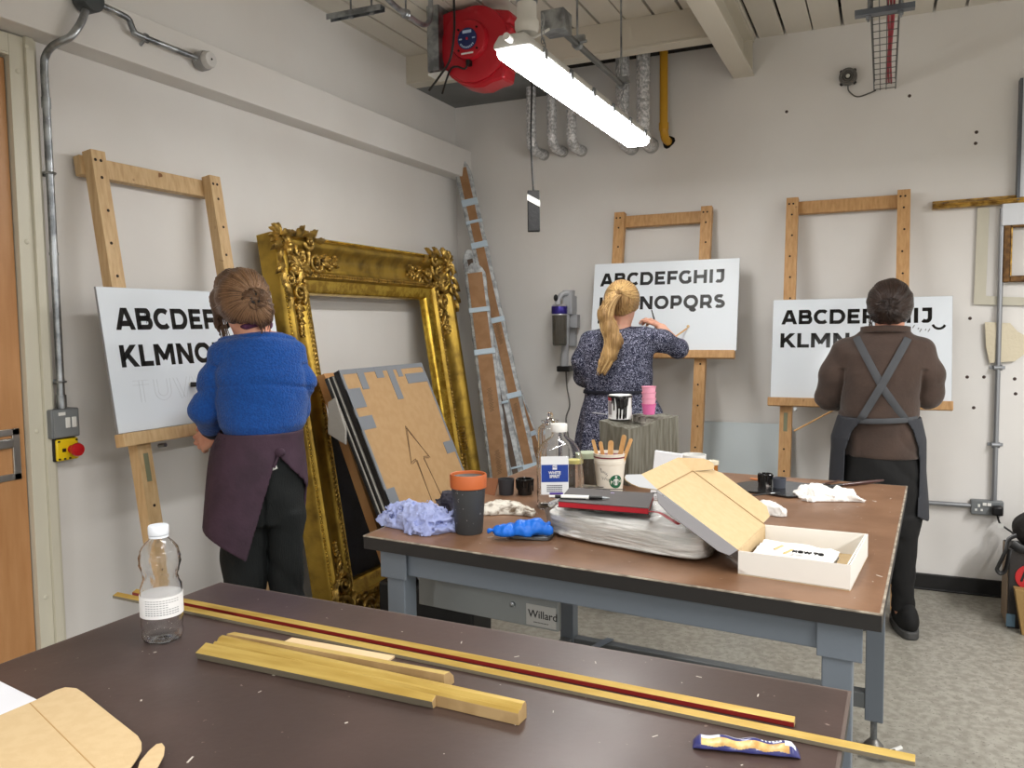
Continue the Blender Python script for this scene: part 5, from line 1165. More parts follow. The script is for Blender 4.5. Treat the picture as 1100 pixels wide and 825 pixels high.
# pink cups
M_pink = mat('pink_cup', C(226, 112, 168), .5, subs=.1); M_pink2 = mat('pale_pink_cup', C(238, 166, 190), .5)
qb = Vector((P(697, 446, y=2.90).x, 2.90, P(697, 445, y=2.90).z)); ztp = P(697, 415, y=2.90).z-qb.z
for k in range(4):
    z0 = k*.021; H = ztp-3*.021; m_ = M_pink if k == 0 else M_pink2
    c_ = thing('plastic_cup', ('bright pink cup at the bottom of the stack on the timber block', 'pale pink cup second from the bottom of the stack', 'pale pink cup second from the top of the stack', 'pale pink cup on top of the stack')[k], 'cup', qb+kz*z0, 'stacked pink cups on the timber block')
    qq = qb+kz*z0
    MB().lathe([(0, .001), (.0205, 0), (.0250, H-.004), (.0262, H-.003), (.0268, H), (.0254, H), (.0240, H-.006), (.0195, .004), (0, .004)], qq, 32).build('cup_body', m_, c_, smooth=True)
for px, py, r_, h_, lab in ((685, 447, .017, .022, 'small dark tub between the paint tin and the pink cups'), (692, 448, .014, .018, 'small grey brown lid resting beside the pink cups')):
    q = Vector((P(px, 447, y=2.80).x, 2.80 if r_ > .015 else 2.775, P(px, 452, y=2.79).z-.002)); o = thing('paint_tub', lab, 'tub', q)
    MB().lathe([(0, 0), (r_*.9, 0), (r_, h_), (r_*.8, h_), (r_*.75, h_*.5), (0, h_*.5)], q, 20).build('tub_body', mat('tub_dark', C(52, 44, 42), .4, col2=C(120, 116, 110), ns=30), o, smooth=True)
# ---- big pack of wipes / paper in clear film
A = [Vector((1.800, 1.965, TH)), Vector((2.245, 1.835, TH)), Vector((2.262, 2.12, TH)), Vector((1.79, 2.235, TH))]
PKH = .088; pk = thing('wadding_pack', 'big clear film pack of folded white wadding sheets under the sketchbook', 'pack', (2.02, 2.04, TH))
def packfn(e, hh, fs, amp):
    cen = sum(A, Vector())/4; A0, A1, A2, A3 = A
    def fn(i, j):
        an = 2*math.pi*i; ph = math.pi*j
        cx = math.copysign(abs(math.cos(an))**.28, math.cos(an)); cy = math.copysign(abs(math.sin(an))**.28, math.sin(an))
        sz = -math.copysign(abs(math.cos(ph))**.35, math.cos(ph)); sr = abs(math.sin(ph))**.30
        s = .5+.5*cx*sr; u_ = .5+.5*cy*sr
        p = A0*(1-s)*(1-u_)+A1*s*(1-u_)+A2*s*u_+A3*(1-s)*u_
        z = TH+hh*(.5+.5*sz)
        w = float(ridge(np.array([p.x*9+fs]), np.array([p.y*9]), np.array([z*95]))[0])-.5; w2 = float(vn(np.array([p.x*40]), np.array([p.y*40]), np.array([z*160+fs]))[0])-.5
        out = (p-cen); out.z = 0; out = out.normalized()
        p = p+out*(e+amp*w*sr+amp*.9*w2*sr); zz = z+(amp*.6*w+amp*.5*w2)*(1 if sz > .3 else .0)+e*(.5+.5*sz)
        return Vector((p.x, p.y, max(TH+.0012, zz)))
    return fn
g_ = MB(); g_.grid(packfn(-.006, PKH-.008, 1.5, .014), 110, 44, closed_u=True); 
g_.build('wadding_sheets', mat('white_wadding', C(240, 239, 236), .85, bump=.8, bs=16, bstretch=(1, 1, 9), col2=C(214, 214, 210), ns=8, stretch=(1, 1, 12)), pk, smooth=True, ang=180)
def filmfn(i, j):
    p = packfn(.0, PKH-.002, 7.5, .016)(i, j); return p
g_ = MB(); g_.grid(filmfn, 120, 48, closed_u=True)
# gathered end of the film at the right
M_film = film_mat('clear_film', .14, .7, 30, .14)
g_.build('film_wrap', M_film, pk, smooth=True, ang=180)
g_ = MB(); e0 = A[1]*.75+A[2]*.25; dr = (A[1]-A[0]).normalized()
def tail(i, j):
    y0 = A[1].lerp(A[2], -.02+.9*i); w = .10*j; n1 = float(ridge(np.array([i*9]), np.array([j*3]), np.array([.7]))[0]); h = (PKH*.75*(1-j)**1.3+.006)*(.45+.55*n1)
    return Vector((y0.x, y0.y, TH))+dr*(w*(.6+.4*math.sin(i*7+1)))+Vector((-.0, 0, h+.002))
g_.grid(tail, 40, 16); g_.build('film_end', film_mat('film_end', .12, .9, 50, .3), pk, smooth=True, ang=180)
m_ = MB()
for k, (a0, b0) in enumerate(((0.16, .93), (.30, .95), (.22, .88), (.5, .97), (.62, .96), (.88, .75), (.93, .6), (.9, .45))):
    c_ = A[0]*(1-a0)*(1-b0)+A[1]*a0*(1-b0)+A[2]*a0*b0+A[3]*(1-a0)*b0; m_.obox(c_+kz*(PKH+.003), (1, .5*math.sin(k*3), .04), (-.5*math.sin(k*3), 1, 0), kz, .045, .007, .0015)
m_.build('printed_strip', M_black, pk, label='black print on the wrapper')
# ---- sketchbook, ribbon and pen
zb_ = TH+PKH+.004
S0 = P(599, 545, z=zb_); S1 = P(697, 553, z=zb_); S3 = P(612, 524, z=zb_+.015); S2 = P(706, 533, z=zb_)
S2 = S1+(S3-S0)*1.0
sk = thing('sketchbook', 'black sketchbook with red page edges lying on the white pack', 'book', (S0+S1+S2+S3)/4)
ctr = (S0+S1+S2+S3)/4
def qd(z0, z1, ins=0, spine=0):
    qs = [p+(ctr-p).normalized()*ins for p in (S0, S1, S2, S3)]; qs = [Vector((p.x, p.y, zb_+z0)) for p in qs]; return MB().slab(qs, (0, 0, z1-z0))
qd(.0, .0015).build('back_cover', M_black, sk, bevel=.0005); qd(.0015, .0145, .0025).build('pages', mat('red_page_edge', C(176, 24, 40), .5), sk, label='red page block')
qd(.0145, .0165).build('front_cover', mat('cover_charcoal', C(70, 66, 66), .55), sk, bevel=.0006)
q = P(658, 529.5, z=zb_+.0168); MB().obox(q, (S1-S0), (S3-S0), kz, .010, .006, .0005).build('cover_emblem', mat('lilac_foil', C(150, 130, 186), .4), sk)
rp = [S1+Vector((.001, .002, .008)), P(709, 551, z=TH+PKH+.020), P(719, 557, z=TH+PKH+.014), P(729, 563, z=TH+PKH+.008)]
rb_ = MB().tube(smooth_path(rp, 6), .006, 6, flat=.25, up=(0, 0, 1)); rb_.build('ribbon', mat('red_ribbon', C(178, 22, 36), .5), sk, smooth=True)
p0 = P(590, 533.0, z=zb_+.022); p1 = P(655, 535, z=zb_+.022); pn = thing('marker_pen', 'white and black pen lying across the sketchbook', 'pen', (p0+p1)/2-kz*.005); d_ = (p1-p0); d_.z = 0
def pl_(t): return p0+d_*t+kz*0
def seg(t0, t1, r0, r1): return MB().tube([pl_(t0), pl_(t1)], [r0, r1], 14)
seg(.20, .66, .0052, .0052).build('barrel', M_white, pn, smooth=True); seg(.66, .88, .0052, .0045).build('grip', M_black, pn, smooth=True); seg(.88, 1.0, .0040, .0008).build('nib', M_steel, pn, smooth=True)
seg(.10, .20, .0050, .0050).build('clicker_collar', M_black, pn, smooth=True); seg(.0, .10, .0030, .0030).build('clicker', M_white, pn, smooth=True)
MB().tube([pl_(.20)-Vector((0, .006, .003)), pl_(.62)-Vector((0, .006, .003))], .0012, 6).build('pen_clip', M_black, pn, smooth=True)
# ---- mailing box with raised lid
BH = .055; B0 = Vector((2.322, 1.812, TH)); B1 = Vector((2.552, 1.782, TH)); B2 = Vector((2.580, 2.062, TH)); B3 = Vector((2.345, 2.068, TH)); th_ = .003
bx = thing('mailing_box', 'open white cardboard mailing box with kraft lining, its lid folded back to the left', 'box', (2.45, 1.93, TH))
M_wc = mat('white_card', C(224, 221, 214), .6)
MB().slab([B0, B1, B2, B3], (0, 0, .003)).build('base', M_kraft, bx)
def wallp(a, b, h0, h1, m, name, outw):
    n_ = (b-a).cross(kz).normalized()*th_; return MB().hexa([a, b, b-n_, a-n_, a+kz*h0, b+kz*h1, b-n_+kz*h0, a-n_+kz*h0]).build(name, m, bx, bevel=.0008)
wallp(B0, B1, BH-.002, BH, M_wc, 'front_wall', 1); wallp(B1, B2, BH, BH+.0, M_wc, 'side_wall', 1); wallp(B2, B3, BH, BH, M_wc, 'back_wall_panel', 1); wallp(B3, B0, BH, BH, M_kraft, 'hinge_wall', 1)
for a, b in ((B1, B2),): MB().hexa([a+Vector((-.004, .006, .004)), a+Vector((-.007, .006, .004)), b+Vector((-.007, -.006, .004)), b+Vector((-.004, -.006, .004)), a+Vector((-.004, .006, BH)), a+Vector((-.007, .006, BH)), b+Vector((-.007, -.006, BH)), b+Vector((-.004, -.006, BH))]).build('inner_flap', M_wc, bx)
N0 = B0+kz*BH; F0 = B3+kz*BH; N1 = P(706.5, 526, y=1.80); F1 = P(736, 505, y=2.055); F1 = N1+(F0-N0)*1.02
lv = (N1-N0).normalized(); hv = (F0-N0).normalized(); nv = hv.cross(lv).normalized(); nv = nv if nv.z > 0 else -nv
def lidp(pts, m=(M_kraft, M_grey), t=.003, nm='lid_panel', par=None, lab=None):
    o = MB(); P0 = [Vector(p) for p in pts]; n_ = (P0[1]-P0[0]).cross(P0[2]-P0[0]).normalized(); n_ = n_ if n_.dot(Vector((0, 0, 1))) > 0 else -n_
    k = len(P0); o.add([p-n_*t for p in P0]+P0, []); o.mi = 1; o.f.append(tuple(range(k))[::-1]); o.m.append(1); o.mi = 0; o.f.append(tuple(range(k, 2*k))); o.m.append(0)
    for i in range(k): o.f.append((i, (i+1) % k, k+(i+1) % k, k+i)); o.m.append(1)
    return o.build(nm, list(m), par or bx, label=lab)
M_gc2 = mat('grey_card_outside', C(172, 174, 176), .6); LM = (M_kraft, M_gc2)
lid = lidp([N0, N1, F1, F0], LM, nm='lid', lab='kraft lined lid')
# back side flap standing up from the far edge
b_n = (nv*.55+hv).normalized(); fw_ = .056
lidp([F0+lv*.004, F1, F1+b_n*fw_*.82-lv*.030, F1+b_n*fw_-lv*.055, F0+b_n*fw_+lv*.025, F0+b_n*fw_*.6+lv*.003], LM, nm='lid_side_flap', par=lid)
# near flap hanging below the near edge
b_n = (-hv*.55-nv*.62).normalized(); fg = .030
lidp([N1+b_n*.004, N0, N0+b_n*fg*.75+lv*.006, N0+b_n*fg+lv*.03, N1+b_n*fg-lv*.05, N1+b_n*fg*.8-lv*.02], (mat('flap_shade_dark', C(122, 120, 122), .6), mat('flap_shade_grey', C(136, 136, 140), .6)), nm='lid_side_flap', par=lid)  # shade on this flap is put into darker card greys
# front tuck: continues beyond N1-F1, bent upward
tv = (lv*1+nv*.12).normalized(); tk = .050
T0_ = N1+tv*tk; T1_ = F1+tv*tk
tuck = lidp([N1, T0_-(hv)*.0, T1_, F1], LM, nm='tuck_panel', par=lid)
# rounded ears
ear = [F1, F1+tv*tk]+[F1+tv*tk*(1-f)+(-lv*.8+nv*.6+hv*.5).normalized()*.062*math.sin(math.pi*(.25+.5*f))*1.15 for f in (.15, .35, .55, .75, .95)]
lidp(ear, LM, nm='tuck_ear', par=lid)
ear = [N1, N1+tv*tk]+[N1+tv*tk*(1-f)+(lv*.5-hv*.6-nv*.2).normalized()*.055*math.sin(math.pi*(.2+.6*f))*1.1 for f in (.1, .3, .5, .7, .9)]
lidp(ear, (M_gc2, M_kraft), nm='tuck_ear', par=lid)
M_cr = mat('fold_shadow_line', C(150, 120, 82), .8)
for p_, q_ in ((F0, F1), (N1, F1)): MB().bar(p_+nv*.0012, q_+nv*.0012, .0016, .0012, nv).build('fold_crease', M_cr, lid)
# contents
def inbox(s, u_, z): return B0*(1-s)*(1-u_)+B1*s*(1-u_)+B2*s*u_+B3*(1-s)*u_+kz*z
pp = thing('folded_tissue', 'white printed tissue sheets folded inside the mailing box', 'paper', inbox(.45, .5, .004))
g_ = MB()
def tis(i, j):
    s = .06+.72*i; u_ = .15+.65*j; p = inbox(s, u_, .030+.006*float(ridge(np.array([i*4]), np.array([j*5]), np.array([2.2]))[0])-.012*i); return p
g_.grid(tis, 24, 20); g_.grid(lambda i, j: Vector(tis(i, j))-kz*.012, 24, 20); g_.build('sheets', mat('tissue_white', C(236, 236, 236), .7), pp, smooth=True, ang=180)
u_ = (B1-B0).normalized(); v_ = (B3-B0).normalized()
text_mesh('HOW TO', inbox(.40, .42, .036), u_, v_, .016, M_black, 'print', pp, bold=.01, ext=.002)
m_ = MB(); [m_.obox(inbox(.50+.035*i, .30-.01*(i % 2), .029), u_, v_, kz, .006, .003, .004) for i in range(7)]; m_.build('print', mat('print_light', C(120, 120, 130), .6), pp)
c = inbox(.88, .5, .004); top(MB().obox(c+kz*.01, u_, v_, kz, .035, .10, .02), 'kraft_insert', M_kraft, 'small kraft block at the right end inside the mailing box', 'cardboard', bevel=.003)
for k, (s, u2) in enumerate(((.25, .45), (.36, .35))): q = inbox(s, u2, .040); top(MB().bar(q-v_*.02, q+v_*.02+u_*.01, .006, .003), 'rubber_band', mat('tan_band', C(206, 180, 130), .7), ('tan band across the left of the tissue sheets', 'tan band near the printed words on the tissue')[k], 'band', bevel=.001)
# white cloth bits
c = ontop(826, 551); cloth('cotton_wad', c, .040, .042, .030, mat('cotton_white', C(236, 234, 230), .9, bump=.2, bs=50), .4, 21, 'small white wad of cotton behind the mailing box lid', fr=20)
c = ontop(886, 537); cloth('cotton_cloth', c+Vector((0, .02, 0)), .092, .050, .036, mat('cotton_white_b', C(242, 240, 236), .9, bump=.2, bs=60), .12, 23, 'fluffy folded white cloth on the right of the brown table', fr=15, edge=.22)
# white paper behind the lid, mug, small tin
q = P(716, 500, y=2.50); zt_ = P(716, 486, y=2.50).z
top(MB().hexa([(q.x-.055, 2.50, TH), (q.x+.05, 2.48, TH), (q.x+.05, 2.49, TH), (q.x-.055, 2.51, TH), (q.x-.045, 2.53, zt_), (q.x+.045, 2.52, zt_-.006), (q.x+.045, 2.53, zt_-.006), (q.x-.045, 2.54, zt_)]), 'paper_stack', mat('sheet_white', C(232, 234, 238), .6), 'white crumpled paper standing behind the mailing box lid', 'paper', bevel=.003)
q = Vector((P(745, 500, y=2.72).x, 2.72, TH)); zt_ = P(745, 488, y=2.72).z-TH; mg = thing('mug', 'white mug with its handle showing behind the mailing box lid', 'mug', q)
MB().lathe([(0, 0), (.036, 0), (.040, .006), (.041, zt_), (.038, zt_), (.036, .01), (0, .008)], q, 32).build('mug_body', M_white, mg, smooth=True)
MB().tube([q+Vector((.038+.026*math.sin(t), 0, zt_*.5+.028*math.cos(t))) for t in np.linspace(.1, 3.04, 14)], .0055, 10).build('mug_handle', M_white, mg, smooth=True)
q = Vector((P(764, 500, y=2.86).x, 2.86, TH)); zt_ = P(764, 495, y=2.86).z-TH; mg = thing('small_tin', 'small orange brown tin with cream lid behind the mailing box', 'tin', q)
MB().lathe([(0, 0), (.022, 0), (.023, zt_-.012), (0, zt_-.012)], q, 24).build('tin_body', mat('tin_amber', C(176, 112, 40), .4, .3), mg, smooth=True); MB().lathe([(0, zt_-.012), (.026, zt_-.012), (.026, zt_), (0, zt_)], q, 24).build('tin_lid', mat('cream_lid', C(222, 214, 190), .5), mg, smooth=True)
# ---- palette tray, pots, brushes, mahl stick on the right
q = P(838, 526, z=TH); pa_ = thing('palette_tray', 'black paint stained flat palette with ragged edge near the back of the brown table', 'palette', q)
poly = [P(a, b, z=TH+.002) for a, b in ((784, 522), (800, 519), (833, 517), (868, 521), (893, 522), (898, 525.5), (880, 529), (872, 534), (846, 535), (822, 531), (800, 529))]
MB().slab(poly, (0, 0, .006)).build('plate', mat('palette_black', C(22, 22, 24), .2, coat=.5, bump=.4, bs=60), pa_, bevel=.002)
paintcup(822, 524, .022, .046, mat('cup_smeared', C(40, 36, 36), .25, coat=.4, col2=C(200, 190, 184), ns=40, nlo=.55, nhi=.62), 'black smeared pot at the left of the palette', True)
paintcup(837, 526, .022, .040, mat('cup_slate', C(70, 74, 84), .5), 'slate grey pot with dark lid on the palette')
def brushy(p0, p1, r, label, ferr, name='paint_brush', tip=M_black, hm=None, z=None):
    p0 = P(*p0, z=TH+r+(z or .001)); p1 = P(*p1, z=TH+r+(z or .001)); o = thing(name, label, 'brush', (p0+p1)/2-kz*r)
    MB().tube([p0.lerp(p1, t) for t in (0, .1, .5, .72)], [r*.5, r*.8, r, r*.8], 10).build('handle', hm, o, smooth=True)
    MB().tube([p0.lerp(p1, .72), p0.lerp(p1, .84)], [r*.85, r*.85], 10).build('ferrule', ferr, o, smooth=True)
    MB().tube([p0.lerp(p1, .84), p0.lerp(p1, 1)], [r*.85, r*.3], 10).build('bristles', tip, o, smooth=True)
    return o
M_bh = mat('dark_brush_handle', C(60, 26, 22), .35, coat=.5)
brushy((902, 516), (879, 521), .003, 'thin brush lying just behind the white cloth', M_steel, hm=M_bh)
brushy((949, 516), (886, 523), .0065, 'long dark red brush handle pointing right beyond the white cloth', M_black, hm=M_bh)
brushy((800, 533), (838, 529), .003, 'paint caked brush lying across the front of the palette', M_steel, hm=M_black, z=.009)
brushy((806, 514), (818, 516), .004, 'short orange wooden stub behind the smeared pot', M_steel, hm=mat('orange_wood', C(206, 130, 80), .5))
# ================================================================ foreground table things
M_gp = mat('gold_leaf_bar', C(190, 162, 88), .42, .3, col2=C(168, 138, 66), ns=9, nd=6, stretch=(.6, 6, 6), bump=.08, bs=60)
M_raw = mat('raw_timber', C(176, 148, 104), .65, col2=C(156, 128, 86), ns=20)
M_gd = mat('grey_gesso', C(112, 104, 88), .6)
M_crim = mat('crimson_side', C(120, 26, 24), .45)
def moulding(p0, p1, prof, mats, label, name='moulding_length', group=None, zf=0):
    """prof: list of (across, up, material index of the face that starts there); p0,p1 = front bottom edge points; across points away"""
    p0 = Vector(p0); p1 = Vector(p1); p0.z = p1.z = TH+.0005+zf; d = (p1-p0).normalized(); ac = Vector((-d.y, d.x, 0)); m = MB(); n = len(prof)
    m.v = [tuple(p0+ac*a+kz*b) for a, b, _ in prof]+[tuple(p1+ac*a+kz*b) for a, b, _ in prof]
    for i in range(n): m.f.append((i, (i+1) % n, n+(i+1) % n, n+i)); m.m.append(prof[i][2])
    m.f.append(tuple(range(n))[::-1]); m.m.append(1); m.f.append(tuple(range(n, 2*n))); m.m.append(1)
    return tag(m.build(name, mats, bevel=.0006), label, 'moulding', group)
GR = 'gilded moulding lengths on the foreground table'
# two long slender gilt slips
a = P(121, 643, z=TH); b = P(983, 824, z=TH)
moulding(a, b, [(0, 0, 2), (0, .006, 0), (.012, .010, 0), (.014, .0, 1)], [M_gp, M_raw, M_gd], 'longest slim gilt slip reaching past the right end of the foreground table', group=GR)
a = P(142, 640, z=TH); b = P(853, 782, z=TH)
moulding(a, b, [(0, 0, 2), (0, .007, 0), (.011, .011, 0), (.012, .0, 1)], [M_gp, M_raw, M_crim], 'long slim gilt slip with a crimson side, behind the longest one', group=GR)
# short mouldings
a = P(210, 709, z=TH); b = P(464, 763, z=TH)
moulding(a, b, [(.004, 0, 2), (0, .012, 0), (.024, .021, 0), (.026, .0, 1)], [M_gp, M_raw, M_gd], 'short gold moulding with dark grey underside, front of the three thick ones', group=GR)
a = P(229, 703, z=TH); b = P(557, 780, z=TH); mid_a = a
moulding(a, b, [(0, 0, 1), (0, .017, 0), (.004, .0215, 0), (.008, .019, 0), (.014, .025, 0), (.022, .026, 0), (.026, .020, 1), (.026, .0, 1)], [M_gp, M_raw], 'thick fluted gold moulding with raw wood front in the middle of the three', group=GR)
b = P(477, 743, z=TH); a = mid_a+Vector((.004, .0285, 0)); b.y += .001
moulding(a, b, [(0, 0, 1), (0, .026, 0), (.018, .023, 0), (.030, .012, 0), (.032, .0, 1)], [mat('pale_gold_bar', C(200, 174, 106), .45, .2, col2=C(184, 156, 86), ns=12), M_raw], 'pale gold hollow moulding at the back of the three thick ones', group=GR)
a = P(304, 692, z=TH); b = P(415, 713, z=TH)
d = (b-a).normalized(); ac = Vector((-d.y, d.x, 0)); top(MB().slab([a, b, b+ac*.026, a+ac*.024], (0, 0, .004)), 'wood_strip', mat('pale_strip', C(210, 184, 144), .6), 'flat pale bare wood strip between the gilt mouldings', 'wood strip', bevel=.0005)
# water bottle
q = P(173, 683, z=TH); q = Vector((1.440, 1.042, TH))
wb_ = thing('water_bottle', 'clear plastic water bottle with white cap and paper label on the foreground table', 'bottle', q)
pf = [(0, .004), (.012, .001), (.020, .0), (.0275, .004), (.0295, .012), (.0295, .020), (.0285, .026), (.0300, .034), (.0295, .042), (.0300, .050), (.0300, .093), (.0290, .106), (.0245, .120), (.0240, .126), (.0265, .136), (.0290, .150), (.0290, .163), (.0265, .178), (.0200, .190), (.0145, .196), (.0130, .200), (.0130, .212)]
K_ = 1.18
def wmod(t, z):
    if z < .03: return 1-.14*max(0, math.cos(5*t))*(1-z/.03)
    if z < .05: return 1+.02*math.sin(6*t+z*200)
    if .10 < z < .19: return 1+.035*math.sin(8*t+z*170)+.024*math.sin(13*t-z*230)
    return 1
M_pet2 = mat('bottle_plastic', (1, 1, 1, 1), .03, trans=1, ior=1.42, spec=.9)
MB().lathe([(r_*K_, z_) for r_, z_ in pf], q, 64, mod=wmod).build('bottle_body', M_pet2, wb_, smooth=True, ang=60); solid(wb_, .0008)
MB().lathe([(.0305*K_, .052), (.0308*K_, .052), (.0308*K_, .092), (.0305*K_, .092)], q, 64).build('paper_label', mat('bottle_label', C(230, 230, 230), .5), wb_, smooth=True)
ba = math.atan2(CAM.y-q.y, CAM.x-q.x); m_ = MB()
for r_ in range(7):
    for i in range(12):
        if r_ in (2, 3) and i > 7: continue
        t = ba-.75+.14*i; R_ = .0310*K_; m_.obox(q+Vector((R_*math.cos(t), R_*math.sin(t), .086-.0044*r_)), (-math.sin(t), math.cos(t), 0), kz, (math.cos(t), math.sin(t), 0), .0036, .0012 if r_ < 5 else .0016, .0002)
m_.build('label_print', mat('label_grey_print', C(140, 142, 146), .6), wb_)
MB().lathe([(0, .205), (.0165, .205), (.0172, .207), (.0172, .221), (.016, .223), (0, .223)], q, 36, mod=lambda t, z: 1+.012*math.cos(30*t)).lathe([(.0160, .200), (.0165, .200), (.0165, .204), (.016, .204)], q, 36).build('cap', mat('cap_white', C(226, 232, 240), .4), wb_, smooth=True)
wb_.scale = (1, 1, .93)
# snack bar wrapper
a = P(744, 801, z=TH); b = P(859, 812, z=TH); d = (b-a); L = d.length; d.normalize(); ac = Vector((-d.y, d.x, 0)); c = (a+b)/2
sn = thing('snack_wrapper', 'navy and yellow snack bar wrapper lying on the foreground table', 'wrapper', c)
def sw(rw, rh, off=0):
    def fn(i, j):
        an = 2*math.pi*i; x = -L/2+L*j; e = min(1, (1-abs(2*j-1))*7); w = rw*(.75+.25*e); h = .001+rh*e**.6
        zz = h*(.9+.15*math.sin(x*160))*(math.sin(an) if math.sin(an) > 0 else math.sin(an)*.25)
        return c+d*(x)+ac*(w*math.cos(an)*(1+.04*math.sin(x*210)))+kz*(zz+h*.3+.001)+kz*off
    return fn
m_ = MB(); m_.grid(sw(.0135, .011), 90, 160, closed_u=True)
# panel colours by position
for idx, f in enumerate(m_.f):
    cx_ = sum((Vector(m_.v[i]) for i in f), Vector())/4-c; s_ = cx_.dot(d)/L+.5; w_ = cx_.dot(ac)/.0135
    k = 0
    if .08 < s_ < .90 and w_ < -.22 and w_ > -.92: k = 1
    if .08 < s_ < .26 and w_ > -.22: k = 2
    if .30 < s_ < .60 and .30 < w_ < .85: k = 2
    if .64 < s_ < .84 and .0 < w_ < .7 and int(s_*60) % 2: k = 2
    if .86 < s_ < .96 and abs(w_) < .5: k = 2
    m_.m[idx] = k
m_.build('wrapper_film', [mat('wrap_navy', C(52, 54, 110), .3, coat=.4), mat('wrap_yellow', C(208, 184, 122), .4, coat=.2, col2=C(182, 140, 78), ns=60), mat('wrap_white', C(206, 212, 226), .3, coat=.4)], sn, smooth=True, ang=70)
m_ = MB()
for i in range(8):
    if i != 3: m_.obox(c+d*(L*(-.17+.035*i))+ac*.0085+kz*.0115, d, ac, kz, .0028, .003, .0012)
m_.build('wrapper_print', M_black, sn)
# kraft packaging flap and white sheet at lower left
M_kf = M_kraft
cbx = thing('cardboard_sleeve', 'flattened kraft cardboard box blank at the lower left of the foreground table', 'cardboard', P(70, 790, z=TH))
zc_ = TH+.012
pts = [P(a, b, z=zc_) for a, b in ((-60, 790), (-20, 775), (0, 768), (38, 752), (60, 741), (70, 738), (82, 739), (90, 744), (120, 768), (148, 790), (152, 797), (152, 805), (147, 814), (136, 830), (110, 862), (-60, 900))]
MB().slab([p-kz*.003 for p in pts], (0, 0, .003)).build('flap', M_kf, cbx, bevel=.0006)
a = P(32, 755, z=zc_+.0002); b = P(125, 848, z=zc_+.0002); MB().bar(a, b, .0012, .0004).build('crease', mat('crease_line', C(176, 140, 90), .8), cbx)
ept = [(146, 832), (150, 818), (160, 806), (168, 799), (174, 798), (177, 802), (176, 810), (170, 822), (160, 840)]
pts = [P(a, b, z=TH+.010) for a, b in ept]; MB().slab([p-kz*.003 for p in pts], (0, 0, .003)).build('ear', M_kf, cbx, bevel=.0006)
MB().slab([P(a, b, z=TH+.0015) for a, b in ((-60, 800), (60, 760), (120, 790), (130, 830), (100, 860), (-60, 900))], (0, 0, .006)).build('box_base', M_kf, cbx)
pts = [P(a, b, z=TH+.001) for a, b in ((-70, 690), (0, 733), (40, 753), (30, 772), (-70, 810))]
top(MB().slab(pts, (0, 0, .002)), 'paper_sheet', mat('sheet_paper', C(228, 230, 236), .5), 'corner of a white sheet poking from behind the kraft cardboard', 'paper')
# ================================================================ bag and box at the right edge
q = P(1085, 643, y=4.40); bx_ = thing('carton', 'black printed carton with a red round emblem at the right edge of the room', 'box', (3.0, 4.55, 0))
x0 = P(1083, 640, y=4.40).x; zt_ = P(1090, 592, y=4.40).z
MB().box(x0, x0+.40, 4.40, 4.62, 0.0, zt_).build('carton_body', mat('carton_black', C(40, 36, 34), .6), bx_, bevel=.004)
MB().box(x0-.004, x0, 4.42, 4.60, 0.01, zt_).build('side_panel', mat('carton_side', C(150, 130, 108), .7), bx_)
qq = P(1099, 620, y=4.397); MB().lathe([(0, 0), (.060, 0), (.060, .002), (0, .002)], qq+Vector((.028, 0, 0)), 32, (0, -1, 0)).build('round_emblem', mat('emblem_red', C(176, 34, 36), .5), bx_)
m_ = MB(); e_ = qq+Vector((.028, -.003, 0)); [m_.bar(e_+Vector((a, 0, b)), e_+Vector((c_, 0, d_)), .010, .002, (0, -1, 0)) for a, b, c_, d_ in ((-.035, -.02, -.02, .03), (-.02, .03, 0, -.02), (.0, -.02, .02, .03), (.02, .03, .035, -.02))]; m_.build('emblem_mark', M_black, bx_)
MB().box(x0-.006, x0+.03, 4.394, 4.399, .01, .07).build('blue_print', mat('print_blue', C(86, 112, 130), .5), bx_)
x2 = P(1093, 650, y=4.33).x; tp_ = MB().slab([P(1090, 633, y=4.32), P(1120, 638, y=4.32), Vector((x2+.12, 4.32, .0)), Vector((x2+.02, 4.32, .0))], (0, .06, 0)); top(tp_, 'brown_paper_bag', mat('bag_paper', C(140, 112, 66), .7), 'brown paper bag in front of the black carton', 'bag', bevel=.003)
bg_ = thing('shoulder_bag', 'black bag with hanging strap sitting on the carton at the right edge', 'bag', (x0+.2, 4.6, zt_))
c = Vector((x0+.24, 4.55, zt_)); 
def bagf(X, Y, Z):
    d_ = ellf(X, Y, Z, (c.x, c.y, c.z+.075), .225, .13, .115)+.012*(ridge(X*10, Y*10, Z*8)-.5); return np.maximum(d_, -(Z-c.z-.001))
v, f = surfnet(bagf, (c.x-.27, c.y-.2, c.z-.01), (c.x+.27, c.y+.2, c.z+.22), .010)
link_mesh('bag_body', net_mesh('bag', v, f), mat('bag_black', C(36, 33, 32), .7, bump=.3, bs=60), bg_, smooth=True, ang=180)
s_ = MB().tube(smooth_path([P(1092, 575, y=4.42), P(1083, 580, y=4.40), P(1080, 592, y=4.38), P(1073, 607, y=4.38), P(1071, 612, y=4.38), P(1075, 616, y=4.38), P(1080, 612, y=4.38), P(1083, 600, y=4.38), P(1085, 590, y=4.39)], 6), .010, 8, flat=.3, up=(0, 1, 0)); s_.build('strap', M_black, bg_, smooth=True)
s_ = MB().tube(smooth_path([P(1087, 584, y=4.40), P(1097, 590, y=4.39), P(1110, 591, y=4.39)], 6), .020, 8, flat=.3, up=(0, 1, 0)); s_.build('front_strap', M_black, bg_, smooth=True)
